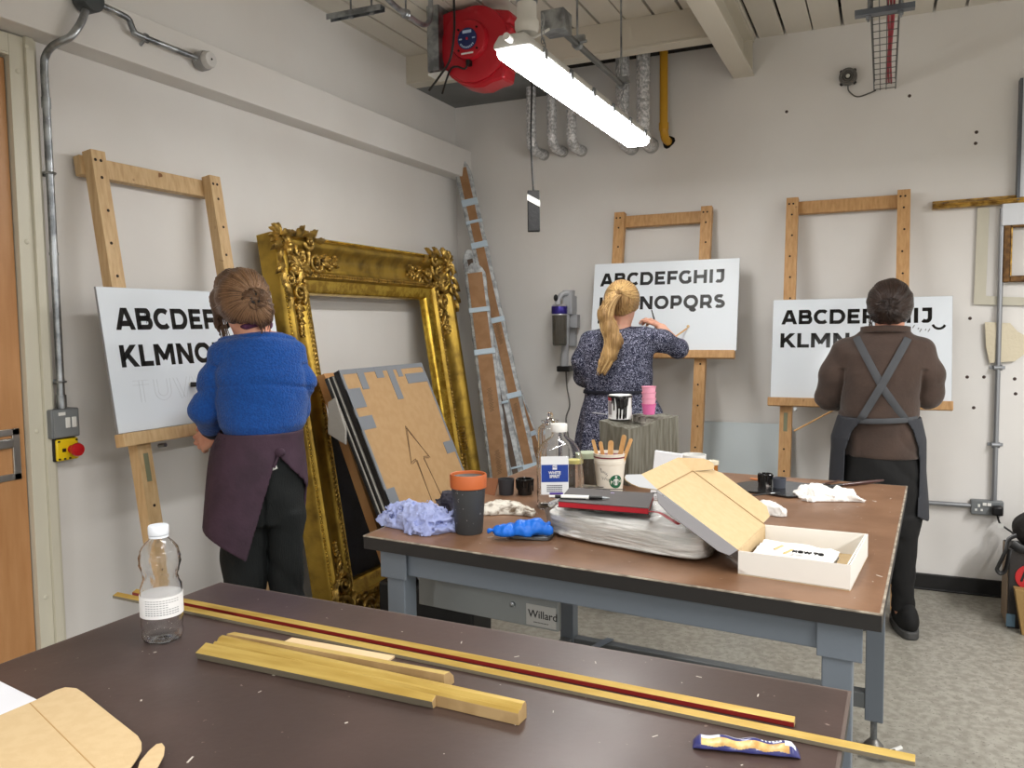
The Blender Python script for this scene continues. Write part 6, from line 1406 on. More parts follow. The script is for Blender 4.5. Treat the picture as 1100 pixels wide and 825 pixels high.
# ================================================================ people
class Fig:
    def __init__(s, bx, by):
        s.B = Vector((bx, by, 0)); v = s.B-CAM; v.z = 0; s.v = v.normalized(); s.u = Vector((s.v.y, -s.v.x, 0)); s.d0 = (s.B-CAM).dot(s.v)
    def px(s, px, py, b=0):     # pixel -> local (a, b, z) on the vertical plane at distance b behind the base
        d = CR*((px-550)/FPX)-CU*((py-412.5)/FPX)+CF; t = (s.d0+b)/d.dot(s.v); q = CAM+d*t-s.B
        return (q.dot(s.u), b, q.z)
    def W(s, a, b, z): return s.B+s.u*a+s.v*b+Vector((0, 0, z))
    def mesh(s, F, lo, hi, h, name, m, parent, ang=180, keep=None):
        v, f = surfnet(F, lo, hi, h)
        w = np.empty_like(v); 
        for i in range(3): w[:, i] = s.B[i]+s.u[i]*v[:, 0]+s.v[i]*v[:, 1]+(v[:, 2] if i == 2 else 0)
        return link_mesh(name, net_mesh(name, w, f), m, parent, smooth=True, ang=ang)
def rings(rows):   # rows: (z, a, b, ra, rb) any order
    rows = sorted(rows); z = np.array([r[0] for r in rows]); col = [np.array([r[i] for r in rows]) for i in range(1, 5)]
    def F(A, B, Z, e=2.3, grow=0):
        c = [np.interp(Z, z, k) for k in col]; ra = c[2]+grow; rb = c[3]+grow
        d = ((np.abs(A-c[0])/ra)**e+(np.abs(B-c[1])/rb)**e)**(1/e)-1
        return smax(d*np.minimum(ra, rb), np.maximum(Z-z[-1]-grow, z[0]-grow-Z), .01)
    return F
def prow(fg, py, x0, x1, rb, b=0, tilt=0):
    a0 = fg.px(x0, py)[0]; a1, _, z = fg.px(x1, py); return ((z+fg.px(x0, py)[2])/2, (a0+a1)/2, b, (a1-a0)/2, rb)
def hand(wr, dirv, side, palm_n, curl=.5, scale=1.0, spread=.12, thumb_in=.6):
    """returns list of chains for a hand. wr wrist point, dirv pointing direction, side = thumb side unit vector, palm_n = palm normal (fingers curl towards it)"""
    wr = Vector(wr); d = Vector(dirv).normalized(); n = Vector(palm_n); n = (n-d*n.dot(d)).normalized(); t = Vector(side); t = (t-d*t.dot(d)-n*t.dot(n)).normalized(); k = scale; ch = []
    pal = [(wr, .024*k), (wr+d*.045*k, .022*k), (wr+d*.075*k, .020*k)]
    for off in (-.022, 0, .022): ch.append([(wr+t*off*.5*k, .018*k), (wr+d*.045*k+t*off*k, .0155*k), (wr+d*.078*k+t*off*1.2*k, .0125*k)])
    for i, (o_, L) in enumerate(((.028, .070), (.009, .078), (-.010, .073), (-.028, .058))):
        p = wr+d*(.082-.006*abs(i-1))*k+t*o_*k; dd = (d+t*spread*(1.5-i)*.5).normalized(); seg = [(p-d*.01*k, .0105*k)]; a = 0
        for j, f in enumerate((.45, .32, .23)):
            a += curl*(.8 if j == 0 else 1.0); q = dd*math.cos(a)+n*math.sin(a); p = p+q*L*f*k; seg.append((p, (.0092-.0008*j)*k))
        ch.append(seg)
    p = wr+d*.022*k+t*.022*k; q1 = p+(d*.5+t*.75+n*thumb_in*.3).normalized()*.036*k; q2 = q1+(d*.85+t*(.35-thumb_in*.3)+n*thumb_in*.5).normalized()*.030*k; q3 = q2+(d*.9+n*thumb_in*.7-t*.1).normalized()*.024*k
    ch.append([(p-t*.008*k, .015*k), (q1, .0115*k), (q2, .0105*k), (q3, .0085*k)])
    return ch
def make_body(fg, name, label, skin, head, neck, torso, arms, legs, hands, res=.010):
    """continuous skin mesh: coarse grid for the body, fine grids for hands and head, joined into one mesh"""
    base = thing(name, label, 'person', fg.B)
    allv = []; allf = []; off = 0
    def addnet(F, lo, hi, h):
        nonlocal off
        v, f = surfnet(F, lo, hi, h); allv.append(v); allf.append(f+off); off += len(v)
    def FB(A, B, Z):
        d = torso(A, B, Z)
        for ch in arms+legs: d = smin(d, chain(A, B, Z, ch, .02), .03)
        d = smin(d, chain(A, B, Z, neck, .01), .02); return smin(d, head_f(A, B, Z), .01)
    hc, hr, hd = head     # centre, radii (side, depth, height), facing (a,b) unit with pitch
    hc = np.array(hc); fa = Vector(hd).normalized(); sa = Vector((fa.y, -fa.x, 0)).normalized(); ua = sa.cross(fa)
    def head_f(A, B, Z):
        X = A-hc[0]; Y = B-hc[1]; Zz = Z-hc[2]
        f = X*fa.x+Y*fa.y+Zz*fa.z; s_ = X*sa.x+Y*sa.y+Zz*sa.z; u_ = X*ua.x+Y*ua.y+Zz*ua.z
        if ua.z < 0: u_ = -u_
        w, dp, ht = hr
        d = ellf(s_, f, u_, (0, -.012, .02), w, dp, ht*.86)                    # skull
        d = smin(d, ellf(s_, f, u_, (0, .022, -.045), w*.74, dp*.72, ht*.62), .03)    # jaw
        d = smin(d, cone(s_, f, u_, (0, dp*.90, .012), (0, dp*1.10, -.022), .008, .013), .014)      # nose
        for sg in (-1, 1):
            d = smax(d, -ellf(s_, f, u_, (sg*.031, dp*.98, .012), .017, .016, .011), .012)     # eye sockets
            d = smin(d, ellf(s_, f, u_, (sg*.031, dp*.86, .011), .0125, .0125, .0115), .003)  # eyes
            d = smin(d, ellf(s_, f, u_, (sg*.031, dp*.90, .030), .020, .008, .005), .008)     # brow
            e_ = ellf(s_, f, u_, (sg*(w+.006), -.006, -.004), .010, .021, .031); e_ = smax(e_, -ellf(s_, f, u_, (sg*(w+.014), .0, -.002), .007, .011, .018), .005); d = smin(d, e_, .008)
        d = smin(d, ellf(s_, f, u_, (0, dp*.84, -.056), .023, .013, .006), .006)
        d = smin(d, ellf(s_, f, u_, (0, dp*.82, -.067), .020, .013, .0065), .005)
        d = smin(d, ellf(s_, f, u_, (0, dp*.74, -.093), .022, .018, .016), .015); return d
    zs = [hc[2]]+[p[2] for ch in arms+legs for p in ch]+[0]
    xs = [p[0] for ch in arms+legs for p in ch]+[hc[0]]; ys = [p[1] for ch in arms+legs for p in ch]+[hc[1]]
    addnet(FB, (min(xs)-.14, min(ys)-.16, -.01), (max(xs)+.14, max(ys)+.16, hc[2]-.10), res)
    addnet(lambda A, B, Z: smin(head_f(A, B, Z), chain(A, B, Z, neck, .01), .02), (hc[0]-.13, hc[1]-.15, hc[2]-.16), (hc[0]+.13, hc[1]+.15, hc[2]+.16), .005)
    for ch, arm in hands:
        pts = [p for c in ch for p, r in c]; lo = [min(p[i] for p in pts)-.03 for i in range(3)]; hi = [max(p[i] for p in pts)+.03 for i in range(3)]
        def FH(A, B, Z):
            d = chain(A, B, Z, arm, .01); pal = None; fin = None
            for c in ch[:3]: q = chain(A, B, Z, [(*p, r) for p, r in c], .008); pal = q if pal is None else smin(pal, q, .012)
            for c in ch[3:]: q = chain(A, B, Z, [(*p, r) for p, r in c], .004); pal = smin(pal, q, .0045)
            return smin(d, pal, .015)
        addnet(FH, lo, hi, .0026)
    v = np.concatenate(allv); w = np.empty_like(v)
    for i in range(3): w[:, i] = fg.B[i]+fg.u[i]*v[:, 0]+fg.v[i]*v[:, 1]+(v[:, 2] if i == 2 else 0)
    link_mesh('body', net_mesh('body', w, np.concatenate(allf)), skin, base, smooth=True, ang=180)
    return base, head_f
def shoe(fg, base, a, b, ang, m_up, m_sole, lace=True, L=.26, name='shoe'):
    ca, sa = math.cos(ang), math.sin(ang)
    def loc(A, B): return (A-a)*ca+(B-b)*sa, -(A-a)*sa+(B-b)*ca   # y forward
    def FS(A, B, Z):
        x, y = loc(A, B); d = ellf(x, y, Z, (0, .06, .058), .048, .135, .048); d = smin(d, ellf(x, y, Z, (0, -.02, .085), .042, .075, .065), .03); return np.maximum(d, .03-Z)
    def FO(A, B, Z):
        x, y = loc(A, B); q = (np.abs(x/(.050-.008*np.clip(-y*8, 0, 1)))**3+np.abs((y-.045)/.145)**3)**(1/3)-1; return np.maximum(q*.05, np.maximum(Z-.038, .001-Z))
    o = fg.mesh(FS, (a-.20, b-.20, 0), (a+.20, b+.24, .18), .006, name, m_up, base)
    fg.mesh(FO, (a-.22, b-.22, -.006), (a+.22, b+.25, .05), .005, 'sole', m_sole, o, ang=50)
def strands(fg, pts_list, r, name, m, parent):
    mb = MB()
    for pts in pts_list: mb.tube(smooth_path([fg.W(*p) for p in pts], 5), [r*(1-.6*i/(len(pts)*5)) for i in range((len(pts)-1)*5+1)], 6)
    return mb.build(name, m, parent, smooth=True, ang=180, kind='stuff')
M_skin = mat('skin', C(214, 158, 132), .55, subs=.12, col2=C(204, 144, 120), ns=14, bump=.03, bs=150)
M_skin2 = mat('skin_fair', C(224, 172, 148), .55, subs=.12, col2=C(214, 158, 136), ns=14, bump=.03, bs=150)
# ---------------------------------------------------------------- person in the blue jumper
w1 = Fig(.66, 2.26); X = w1.px
def R1(py, x0, x1, rb, b=0): return prow(w1, py, x0, x1, rb, b)
zf = lambda fg, py: fg.px(275, py)[2]
tor = rings([R1(356, 262, 300, .05), R1(372, 238, 316, .075), R1(400, 230, 325, .095), R1(440, 236, 322, .095), R1(475, 245, 315, .085), R1(520, 248, 314, .09), (.90, X(282, 500)[0], 0, .10, .09)])
hipL = X(262, 560); hipR = X(304, 560); aL = hipL[0]; aR = hipR[0]
legs1 = [[(aL, 0, .86, .068), (aL-.01, .01, .48, .052), (aL-.015, -.01, .10, .030), (aL-.015, .08, .045, .022)], [(aR, 0, .86, .062), (aR+.01, .01, .48, .050), (aR+.015, -.01, .10, .030), (aR+.03, .08, .045, .022)]]
sL = X(246, 384); sR = X(308, 382)
eL = X(222, 438); wrL = X(233, 464, .16); armL = [(sL[0], 0, sL[2], .040), (eL[0]+.01, .03, eL[2], .036), (wrL[0], .15, wrL[2], .026)]
h1 = (X(226, 468, .16)); hL = hand((wrL[0], .15, wrL[2]), (-.55, .35, -.35), (-.3, .3, .9), (.2, .9, -.2), .55, .95)
eR = X(314, 438); wrR = (X(266, 418, .26)); armR = [(sR[0]-.01, 0, sR[2], .044), (eR[0], .06, eR[2], .040), (X(296, 426, .20)[0], .20, X(296, 426)[2], .034), (wrR[0], .25, wrR[2], .025)]
hR = hand((wrR[0], .25, wrR[2]), (-.9, .15, .1), (0, .4, .9), (.1, -.8, -.5), .75, .92)
hc1 = X(262, 325)
pw1, hf1 = make_body(w1, 'person', 'person in blue jumper and purple apron seen from behind, painting at the left easel', M_skin,
    (hc1, (.068, .085, .104), (-.45, .85, -.32)), [(X(276, 372)[0], 0, X(276, 372)[2], .062), (X(268, 340)[0], .0, X(268, 340)[2], .055)], tor, [armL, armR], legs1,
    [(hL, [(eL[0]+.01, .02, eL[2], .040), (wrL[0], .15, wrL[2], .026)]), (hR, [armR[2], armR[3]])])
# jumper
M_blue = mat('blue_wool', C(14, 78, 158), .95, col2=C(10, 66, 140), ns=120, nd=4, bump=.7, bs=160, sheen=.15)
jr = rings([R1(355, 264, 300, .048, -.012), R1(358, 256, 306, .064, -.01), R1(364, 241, 316, .084, -.005), R1(375, 230, 325, .105), R1(400, 226, 330, .128), R1(430, 226, 333, .140, .01), R1(455, 232, 330, .150, .01), R1(468, 240, 322, .140, .01), R1(476, 252, 308, .105, .0), R1(480, 262, 298, .07, .0)])
cufL = X(228, 460, .13)
zhem = X(285, 476)[2]
def FJ(A, B, Z):
    d = jr(A, B, Z, 2.2)
    al = chain(A, B, Z, [(X(242, 380)[0], 0, X(242, 380)[2], .058), (X(233, 412)[0], .0, X(233, 412)[2], .056), (X(222, 440)[0], .02, X(222, 440)[2], .054), (X(226, 455)[0], .09, X(226, 453)[2], .058), (cufL[0], .125, cufL[2]+.010, .043)], .03)
    ar = chain(A, B, Z, [(X(310, 380)[0], 0, X(310, 380)[2], .058), (X(319, 410)[0], .01, X(319, 410)[2], .057), (X(315, 440)[0], .06, X(315, 440)[2], .060), (X(296, 434)[0], .18, X(296, 430)[2], .055), (X(276, 424)[0], .23, X(276, 422)[2], .045)], .03)
    arms_ = smin(al, ar, .01); seam_ = .010*np.exp(-((d-arms_)/.012)**2)*(Z < X(275, 392)[2]); d = smin(d, arms_, .03)+seam_
    f = .011*(vn(A*9+Z*5, B*9, Z*11-A*6)-.5)+.013*(ridge(A*5+3+Z*3, B*5, Z*13+A*4)-.5)*np.clip(1.1-Z*.1, .3, 1)+.0022*(vn(A*160, B*160, Z*160)-.5)
    for py in (372, 421): # knitted seam lines
        zz = X(275, py)[2]+.035*np.cos((A-X(275, py)[0])*7); f = f+.006*np.exp(-((Z-zz)/.005)**2)
    return d+f
jm = w1.mesh(FJ, (-.36, -.22, zhem-.06), (.36, .40, X(275, 345)[2]), .0062, 'jumper', M_blue, pw1)
def shell(F, t0, t1): return lambda A, B, Z: np.maximum(np.abs(F(A, B, Z)-(t0+t1)/2)-(t1-t0)/2, -10)
M_cuffd = mat('dark_cuff', C(20, 24, 44), .8)
w1.mesh(lambda A, B, Z: np.abs(chain(A, B, Z, [(cufL[0], .112, cufL[2]+.006, .036), (cufL[0]+.004, .135, cufL[2]-.004, .033)], .01))-.006, (cufL[0]-.07, .05, cufL[2]-.07), (cufL[0]+.07, .20, cufL[2]+.07), .004, 'shirt_cuff', M_cuffd, pw1)
# trousers
M_cord = mat('black_corduroy', C(12, 17, 18), .85, bump=.4, bs=30, bstretch=(10, 10, .4))
cA = X(284, 520)[0]
tr1 = [rings([R1(478, 246, 322, .125), R1(500, 240, 327, .135), R1(530, 240, 328, .135), R1(552, 238, 327, .125), R1(560, 238, 327, .12)])]
lgL = rings([R1(545, 236, 289, .115), R1(600, 236, 288, .095), R1(637, 240, 286, .09), (.40, aL-.01, .01, .085, .085), (.05, aL-.01, .01, .085, .10)])
lgR = rings([R1(545, 284, 327, .115), R1(600, 288, 327, .095), R1(637, 290, 327, .09), (.40, aR+.012, .01, .085, .085), (.05, aR+.015, .01, .085, .10)])
def FT(A, B, Z):
    d = smin(smin(tr1[0](A, B, Z), lgL(A, B, Z), .02), lgR(A, B, Z), .012)
    zk = X(285, 548)[2]
    return d+.009*(ridge(A*6, B*6, Z*9+A*10)-.5)+.006*(vn(A*14, B*14, Z*10)-.5)+.010*np.exp(-((A-cA)/.006)**2)*np.exp(-((B+.12)/.06)**2)*(Z < zk+.12)
w1.mesh(FT, (-.28, -.22, .03), (.30, .24, X(285, 474)[2]), .008, 'trousers', M_cord, pw1)
for a_, an in ((aL, .15), (aR, -.25)): shoe(w1, pw1, a_, .0, an, M_black, mat('sole_w1', C(40, 38, 36), .6))
# apron: a skirt shell around the left and front, tied at the back
M_pur_a = mat('aubergine_cotton', C(66, 46, 61), .8, col2=C(56, 39, 52), ns=10, bump=.25, bs=50)
apr = rings([R1(455, 236, 326, .150, .01), R1(480, 226, 326, .160, .02), R1(520, 221, 330, .178, .02), R1(566, 215, 328, .182, .02), R1(596, 216, 326, .182, .02)])
def edge_at(pts, Z):   # pts list of (px,py) boundary in the silhouette plane -> a(Z)
    q = sorted([(X(a, b)[2], X(a, b)[0]) for a, b in pts]); return np.interp(Z, [p[0] for p in q], [p[1] for p in q])
def FAp(A, B, Z):
    d = np.abs(apr(A, B, Z, 2.2)+.008*(vn(A*7, B*7, Z*6)-.5)*2+.008*(ridge(A*4+Z*3, B*5, Z*3)-.5))-.0045
    ea = edge_at([(301, 470), (297, 484), (281, 540), (266, 591), (262, 610)], Z)       # left panel: keep a < ea at the back
    eb = edge_at([(297, 476), (299, 484), (312, 498), (325, 512), (331, 530), (335, 600)], Z)
    back = B < .03
    keep = np.where(back, np.minimum(A-ea, eb-A), -.05)
    zb_ = np.interp(A, [X(215, 567)[0], X(265, 591)[0], X(335, 560)[0]], [X(215, 567)[2], X(265, 591)[2], X(300, 560)[2]])
    d = smax(d, keep, .003); return np.maximum(smax(d, zb_-Z, .003), -(B+.5))
w1.mesh(FAp, (-.30, -.24, X(260, 600)[2]), (.30, .30, X(280, 462)[2]), .006, 'apron', M_pur_a, pw1)
def onsurf(fg, F, a, z, b0=-.45, e=.004):   # march from the camera side to the surface
    bs = np.linspace(b0, .3, 400); v = F(np.full(400, a), bs, np.full(400, z)); i = int(np.argmax(v < 0)); return (a, bs[i]-e, z)
M_purs = mat('aubergine_strap', C(84, 44, 74), .8)
neckf = lambda A, B, Z: chain(A, B, Z, [(X(276, 372)[0], 0, X(276, 372)[2], .064), (X(268, 340)[0], .0, X(268, 340)[2], .057)], .01)
pts = [onsurf(w1, neckf, X(p, q)[0], X(p, q)[2], e=.004) for p, q in ((262, 352), (267, 351), (273, 349), (280, 347), (287, 346))]
pts = [(X(256, 358)[0], .03, X(256, 360)[2])]+pts+[(X(292, 349)[0], .02, X(292, 350)[2])]
MB().tube(smooth_path([w1.W(*p) for p in pts], 5), .011, 8, flat=.3, up=tuple(w1.v)).build('neck_strap', M_purs, pw1, smooth=True)
q = onsurf(w1, FAp, X(300, 480)[0], X(300, 480)[2]); MB().ell(w1.W(*q), .022, .016, .016).tube([w1.W(*q), w1.W(q[0]-.02, q[1]-.01, q[2]-.05)], .006, 6, flat=.4).build('apron_knot', M_pur_a, pw1, smooth=True)
q = w1.W(*onsurf(w1, FT, X(293, 492)[0], X(293, 492)[2], e=.008)); MB().obox(q, w1.u+Vector((0, 0, .35)), Vector((0, 0, 1))-w1.u*.35, w1.v, .018, .040, .002).build('care_label', M_white, pw1)
# hair: brown, loosely tied low
M_hair1 = mat('light_brown_hair', C(122, 92, 66), .5, col2=C(72, 50, 34), ns=22, nd=5, stretch=(1, 1, .35), nlo=.35, nhi=.68, bump=.4, bs=90, bstretch=(1, 1, .15))
tie = X(275, 322)
def hairgroove(A, B, Z, c, n, amp, ph=0):
    t = np.arctan2(Z-c[2], A-c[0]); return amp*np.sin(n*t+ph+7*vn(A*12, B*12, Z*12))
def FH1(A, B, Z):
    d = ellf(A, B, Z, (hc1[0]-.002, -.006, hc1[2]+.018), .092, .112, .102)
    d = smin(d, ellf(A, B, Z, (X(270, 332)[0], -.055, X(270, 332)[2]), .072, .055, .062), .03)
    d = smin(d, ellf(A, B, Z, (X(281, 338)[0], -.065, X(281, 338)[2]), .038, .038, .045), .02)
    d = smin(d, ellf(A, B, Z, (tie[0], -.105, tie[2]), .022, .018, .020), .015)
    side = chain(A, B, Z, [(X(246, 304)[0], .01, X(246, 304)[2], .045), (X(236, 322)[0], .05, X(236, 322)[2], .030), (X(233, 345)[0], .07, X(233, 345)[2], .012), (X(235, 360)[0], .07, X(235, 360)[2], .004)], .03)
    d = smin(d, side, .025)
    face = ellf(A, B, Z, (hc1[0]-.035, .13, hc1[2]-.03), .07, .11, .11); d = smax(d, -face, .01)
    nk = ellf(A, B, Z, (X(266, 350)[0], -.04, X(266, 356)[2]), .05, .05, .045); d = smax(d, -nk, .012)
    return d+hairgroove(A, B, Z, tie, 66, .0010)+hairgroove(A, B, Z, tie, 17, .0014, 1)+.004*(vn(A*25, B*25, Z*25)-.5)
w1.mesh(FH1, (hc1[0]-.17, -.2, hc1[2]-.20), (hc1[0]+.15, .16, hc1[2]+.15), .0042, 'hair', M_hair1, pw1)
sl = []
rr = random.Random(4)
for i in range(16):
    a0 = X(234+rr.random()*8, 325+rr.random()*10); sl.append([(a0[0], .05, a0[2]), (a0[0]-.008+rr.random()*.01, .06, a0[2]-.05), (a0[0]-.002+rr.random()*.02, .06, a0[2]-.09-rr.random()*.04)])
for i in range(26):
    t = rr.random()*6.28; sl.append([(tie[0], -.118, tie[2]), (tie[0]+.028*math.cos(t), -.128, tie[2]+.022*math.sin(t)), (tie[0]+.045*math.cos(t+.7), -.118, tie[2]+.036*math.sin(t+.7)), (tie[0]+.03*math.cos(t+1.8), -.112, tie[2]+.03*math.sin(t+1.8)-.01)])
for i in range(10):
    a0 = X(276+rr.random()*12, 336+rr.random()*8); sl.append([(a0[0], -.10, a0[2]), (a0[0]+.006, -.085, a0[2]-.03), (a0[0]+.002+rr.random()*.01, -.06, a0[2]-.055)])
strands(w1, sl, .0022, 'loose_strands', M_hair1, pw1)
MB().tube([w1.W(tie[0]+.014*math.cos(t), -.122, tie[2]+.014*math.sin(t)) for t in np.linspace(0, 6.28, 17)], .004, 6).build('hair_tie', M_black, pw1, smooth=True)
def combed(fg, F, tie, n, reach, seed, nm, m, par, swirl=.35, r=.0019, yr=1.0, e=.0008, tmin=0, tmax=6.283):
    rr_ = random.Random(seed); mb = MB()
    for i in range(n):
        t = tmin+(tmax-tmin)*(i+rr_.random()*.8)/n; L = reach*(.75+.4*rr_.random()); pts = []
        for k in range(9):
            f = .12+.88*k/8; a = tie[0]+L*f*math.cos(t+swirl*f); z = tie[2]+L*yr*f*math.sin(t+swirl*f); bs = np.linspace(-.2, .05, 160); v = F(np.full(160, a), bs, np.full(160, z))
            if not (v < 0).any(): break
            pts.append(fg.W(a, bs[int(np.argmax(v < 0))]-e, z))
        if len(pts) > 3: mb.tube(pts, [r*(.6+.5*math.sin(3.14*j/(len(pts)-1))) for j in range(len(pts))], 5)
    return mb.build(nm, m, par, smooth=True, ang=180, kind='stuff')
combed(w1, FH1, tie, 120, .135, 8, 'combed_strands', mat('hair_light_strand', C(136, 104, 76), .45), pw1)
# brush in the right hand (beyond the body) with black palette knife block
b0 = X(188, 413, .33); b1 = X(200, 413, .32); b2 = X(216, 413, .31); b3 = X(248, 417, .28)
br = thing('paint_brush', 'thin black lettering brush with white ferrule held in front of the left board', 'brush', w1.W(*b2))
MB().tube([w1.W(*b0), w1.W(*b1)], [.0015, .004], 8).build('bristles', M_black, br, smooth=True)
MB().tube([w1.W(*b1), w1.W(*X(206, 413, .315))], .008, 10).build('ferrule', M_white, br, smooth=True, label='white ferrule')
MB().tube([w1.W(*X(205, 413, .315)), w1.W(*b2), w1.W(*b3)], [.0095, .009, .006], 10).build('handle', M_black, br, smooth=True)
q = w1.W(*X(236, 467, .17)); o = thing('cotton_bud', 'small white cloth tip held in the left hand of the person in blue', 'cloth', q); MB().ell(q, .010, .010, .018).build('tip', M_white, o, smooth=True)
# ---------------------------------------------------------------- person in the patterned dress
w2 = Fig(1.352, 4.06); X = w2.px
def R2(py, x0, x1, rb, b=0): return prow(w2, py, x0, x1, rb, b)
tor = rings([R2(352, 655, 676, .045), R2(362, 644, 686, .06), R2(385, 640, 688, .08), R2(420, 642, 688, .080), R2(460, 642, 694, .10), (.88, X(668, 500)[0], 0, .13, .10)])
cA = X(668, 500)[0]; aL, aR = cA-.09, cA+.09
legs2 = [[(aL, 0, .86, .085), (aL, .01, .48, .056), (aL, -.01, .10, .030), (aL-.01, .08, .045, .022)], [(aR, 0, .86, .085), (aR, .01, .48, .056), (aR, -.01, .10, .030), (aR+.01, .08, .045, .022)]]
sL = X(634, 368); sR = X(692, 362)
eL = X(628, 403); armL = [(sL[0], 0, sL[2], .042), (eL[0], .06, eL[2], .036), (X(640, 398)[0], .20, X(640, 398)[2], .028)]
hL = hand((X(640, 398)[0], .20, X(640, 398)[2]), (.8, .5, .1), (0, .3, 1), (.3, .8, 0), .5, .9)
eR = X(729, 374, .08); wR = X(711, 353, .22); armR = [(sR[0], 0, sR[2], .046), (eR[0], .08, eR[2], .038), (wR[0], .20, wR[2], .024)]
hR2 = hand((wR[0], .20, wR[2]), (-.55, .35, .45), (-.5, .3, .7), (-.6, .1, -.6), .55, .92)
hc2 = X(668, 326)
pw2, hf2 = make_body(w2, 'person', 'person with long blond ponytail in a navy patterned dress painting at the middle easel', M_skin2,
    (hc2, (.074, .092, .118), (.30, .92, -.10)), [(X(664, 366)[0], 0, X(664, 366)[2], .060), (X(667, 340)[0], .0, X(667, 340)[2], .053)], tor, [armL, armR], legs2,
    [(hL, [armL[1], armL[2]]), (hR2, [armR[1], armR[2]])])
M_dress = mat('navy_pattern', C(24, 28, 52), .8, wave=(C(158, 160, 182), 58, .026, 1.8), bump=.2, bs=60)
dr_ = rings([R2(350, 650, 678, .045), R2(353, 642, 690, .060), R2(360, 632, 698, .080), R2(375, 624, 702, .105), R2(395, 624, 702, .118), R2(412, 626, 702, .120), R2(419, 629, 700, .112), R2(424, 628, 703, .112), R2(440, 624, 711, .135), R2(465, 620, 717, .155), R2(495, 617, 722, .175), (.45, X(669, 500)[0], 0, .30, .22), (.30, X(669, 500)[0], 0, .32, .24)])
zw = X(668, 420)[2]
def FD(A, B, Z):
    d = dr_(A, B, Z, 2.2)
    al = chain(A, B, Z, [(X(634, 366)[0], 0, X(634, 366)[2], .052), (X(626, 388)[0], .01, X(626, 388)[2], .052), (X(627, 405)[0], .06, X(627, 405)[2], .050), (X(636, 402)[0], .15, X(636, 402)[2], .042)], .03)
    ar = chain(A, B, Z, [(X(692, 362)[0], 0, X(692, 362)[2], .054), (X(712, 367)[0], .03, X(712, 367)[2], .054), (X(730, 375)[0], .08, X(730, 375)[2], .050), (X(729, 371)[0], .125, X(729, 371)[2], .040)], .03)
    d = smin(d, smin(al, ar, .01), .03)
    sk_ = np.clip((zw-Z)*6, 0, 1); th = np.arctan2(B, A-X(668, 440)[0])
    f = .010*sk_*np.sin(th*13+3*vn(A*4, B*4, Z*2))*np.clip((zw-Z)*2.5, 0, 1)+.008*(1-sk_)*(ridge(A*8, B*8, Z*10)-.5)+.004*np.sin(th*40)*np.exp(-((Z-zw)/.03)**2)
    return d+f
w2.mesh(FD, (-.42, -.28, .30), (.42, .30, X(668, 349)[2]), .0072, 'dress', M_dress, pw2)
def FDb(A, B, Z): return np.maximum(np.abs(dr_(A, B, Z, 2.2)-.004)-.003, np.abs(Z-zw)-.010)
w2.mesh(FDb, (-.30, -.2, zw-.03), (.30, .2, zw+.03), .004, 'belt', mat('navy_belt', C(18, 20, 34), .8), pw2)
for a_, an in ((aL, .1), (aR, -.1)): shoe(w2, pw2, a_, .0, an, M_black, mat('sole_w2', C(44, 40, 38), .6))
M_blond = mat('blond_hair', C(184, 148, 96), .45, col2=C(112, 82, 48), ns=24, nd=5, stretch=(1, 1, .3), nlo=.35, nhi=.7, bump=.4, bs=90, bstretch=(1, 1, .15))
tie2 = X(664, 315)
def FH2(A, B, Z):
    d = ellf(A, B, Z, (hc2[0], -.008, hc2[2]+.018), .092, .112, .104)
    d = smax(d, -ellf(A, B, Z, (hc2[0]+.05, .13, hc2[2]-.03), .08, .11, .12), .01)
    d = smax(d, -ellf(A, B, Z, (hc2[0]+.05, .02, hc2[2]-.085), .07, .10, .055), .012)
    d = smax(d, (hc2[2]-.075)-Z, .02)
    pt_ = [(664, 314, -.115, .022), (655, 322, -.135, .024), (650, 338, -.140, .034), (655, 352, -.135, .038), (660, 366, -.135, .040), (655, 380, -.135, .036), (649, 390, -.13, .027), (645, 398, -.13, .008)]
    d = smin(d, chain(A, B, Z, [(X(a, b)[0], c, X(a, b)[2], r) for a, b, c, r in pt_], .02), .012)
    g1 = hairgroove(A, B, Z, tie2, 44, .0018)*(B > -.115)
    g2 = (.0028*np.sin(A*560+6*vn(A*8, B*8, Z*5))+.0020*np.sin(A*260+B*200))*(B <= -.10)
    return d+g1+g2+.003*(vn(A*30, B*30, Z*8)-.5)
w2.mesh(FH2, (-.26, -.22, X(650, 402)[2]), (.20, .13, hc2[2]+.14), .0042, 'hair', M_blond, pw2)
sl = []
for i in range(40):
    o_ = (rr.random()-.5); pts = [(664+o_*6, 318), (655+o_*12, 330), (652+o_*15, 348), (658+o_*17, 366), (653+o_*15, 384), (646+o_*9, 396+rr.random()*6)]
    sl.append([(X(a, b)[0], -.150-.022*(1-abs(o_)*1.6)*(1 if 0 < k < 5 else .3), X(a, b)[2]) for k, (a, b) in enumerate(pts)])
strands(w2, sl[:24], .0028, 'ponytail_strands', M_blond, pw2); strands(w2, sl[24:], .0026, 'ponytail_strands', mat('hair_pale_strand', C(206, 174, 122), .45), pw2)
MB().tube([w2.W(tie2[0]+.022*math.cos(t), -.112+.008*math.sin(t), tie2[2]+.020*math.sin(t)) for t in np.linspace(0, 6.28, 17)], .005, 6).build('hair_tie', mat('gold_tie', C(170, 128, 70), .6), pw2, smooth=True)
combed(w2, FH2, tie2, 90, .12, 3, 'combed_strands', mat('hair_blond_strand', C(200, 166, 112), .45), pw2, .15, tmin=-.5, tmax=4.0)
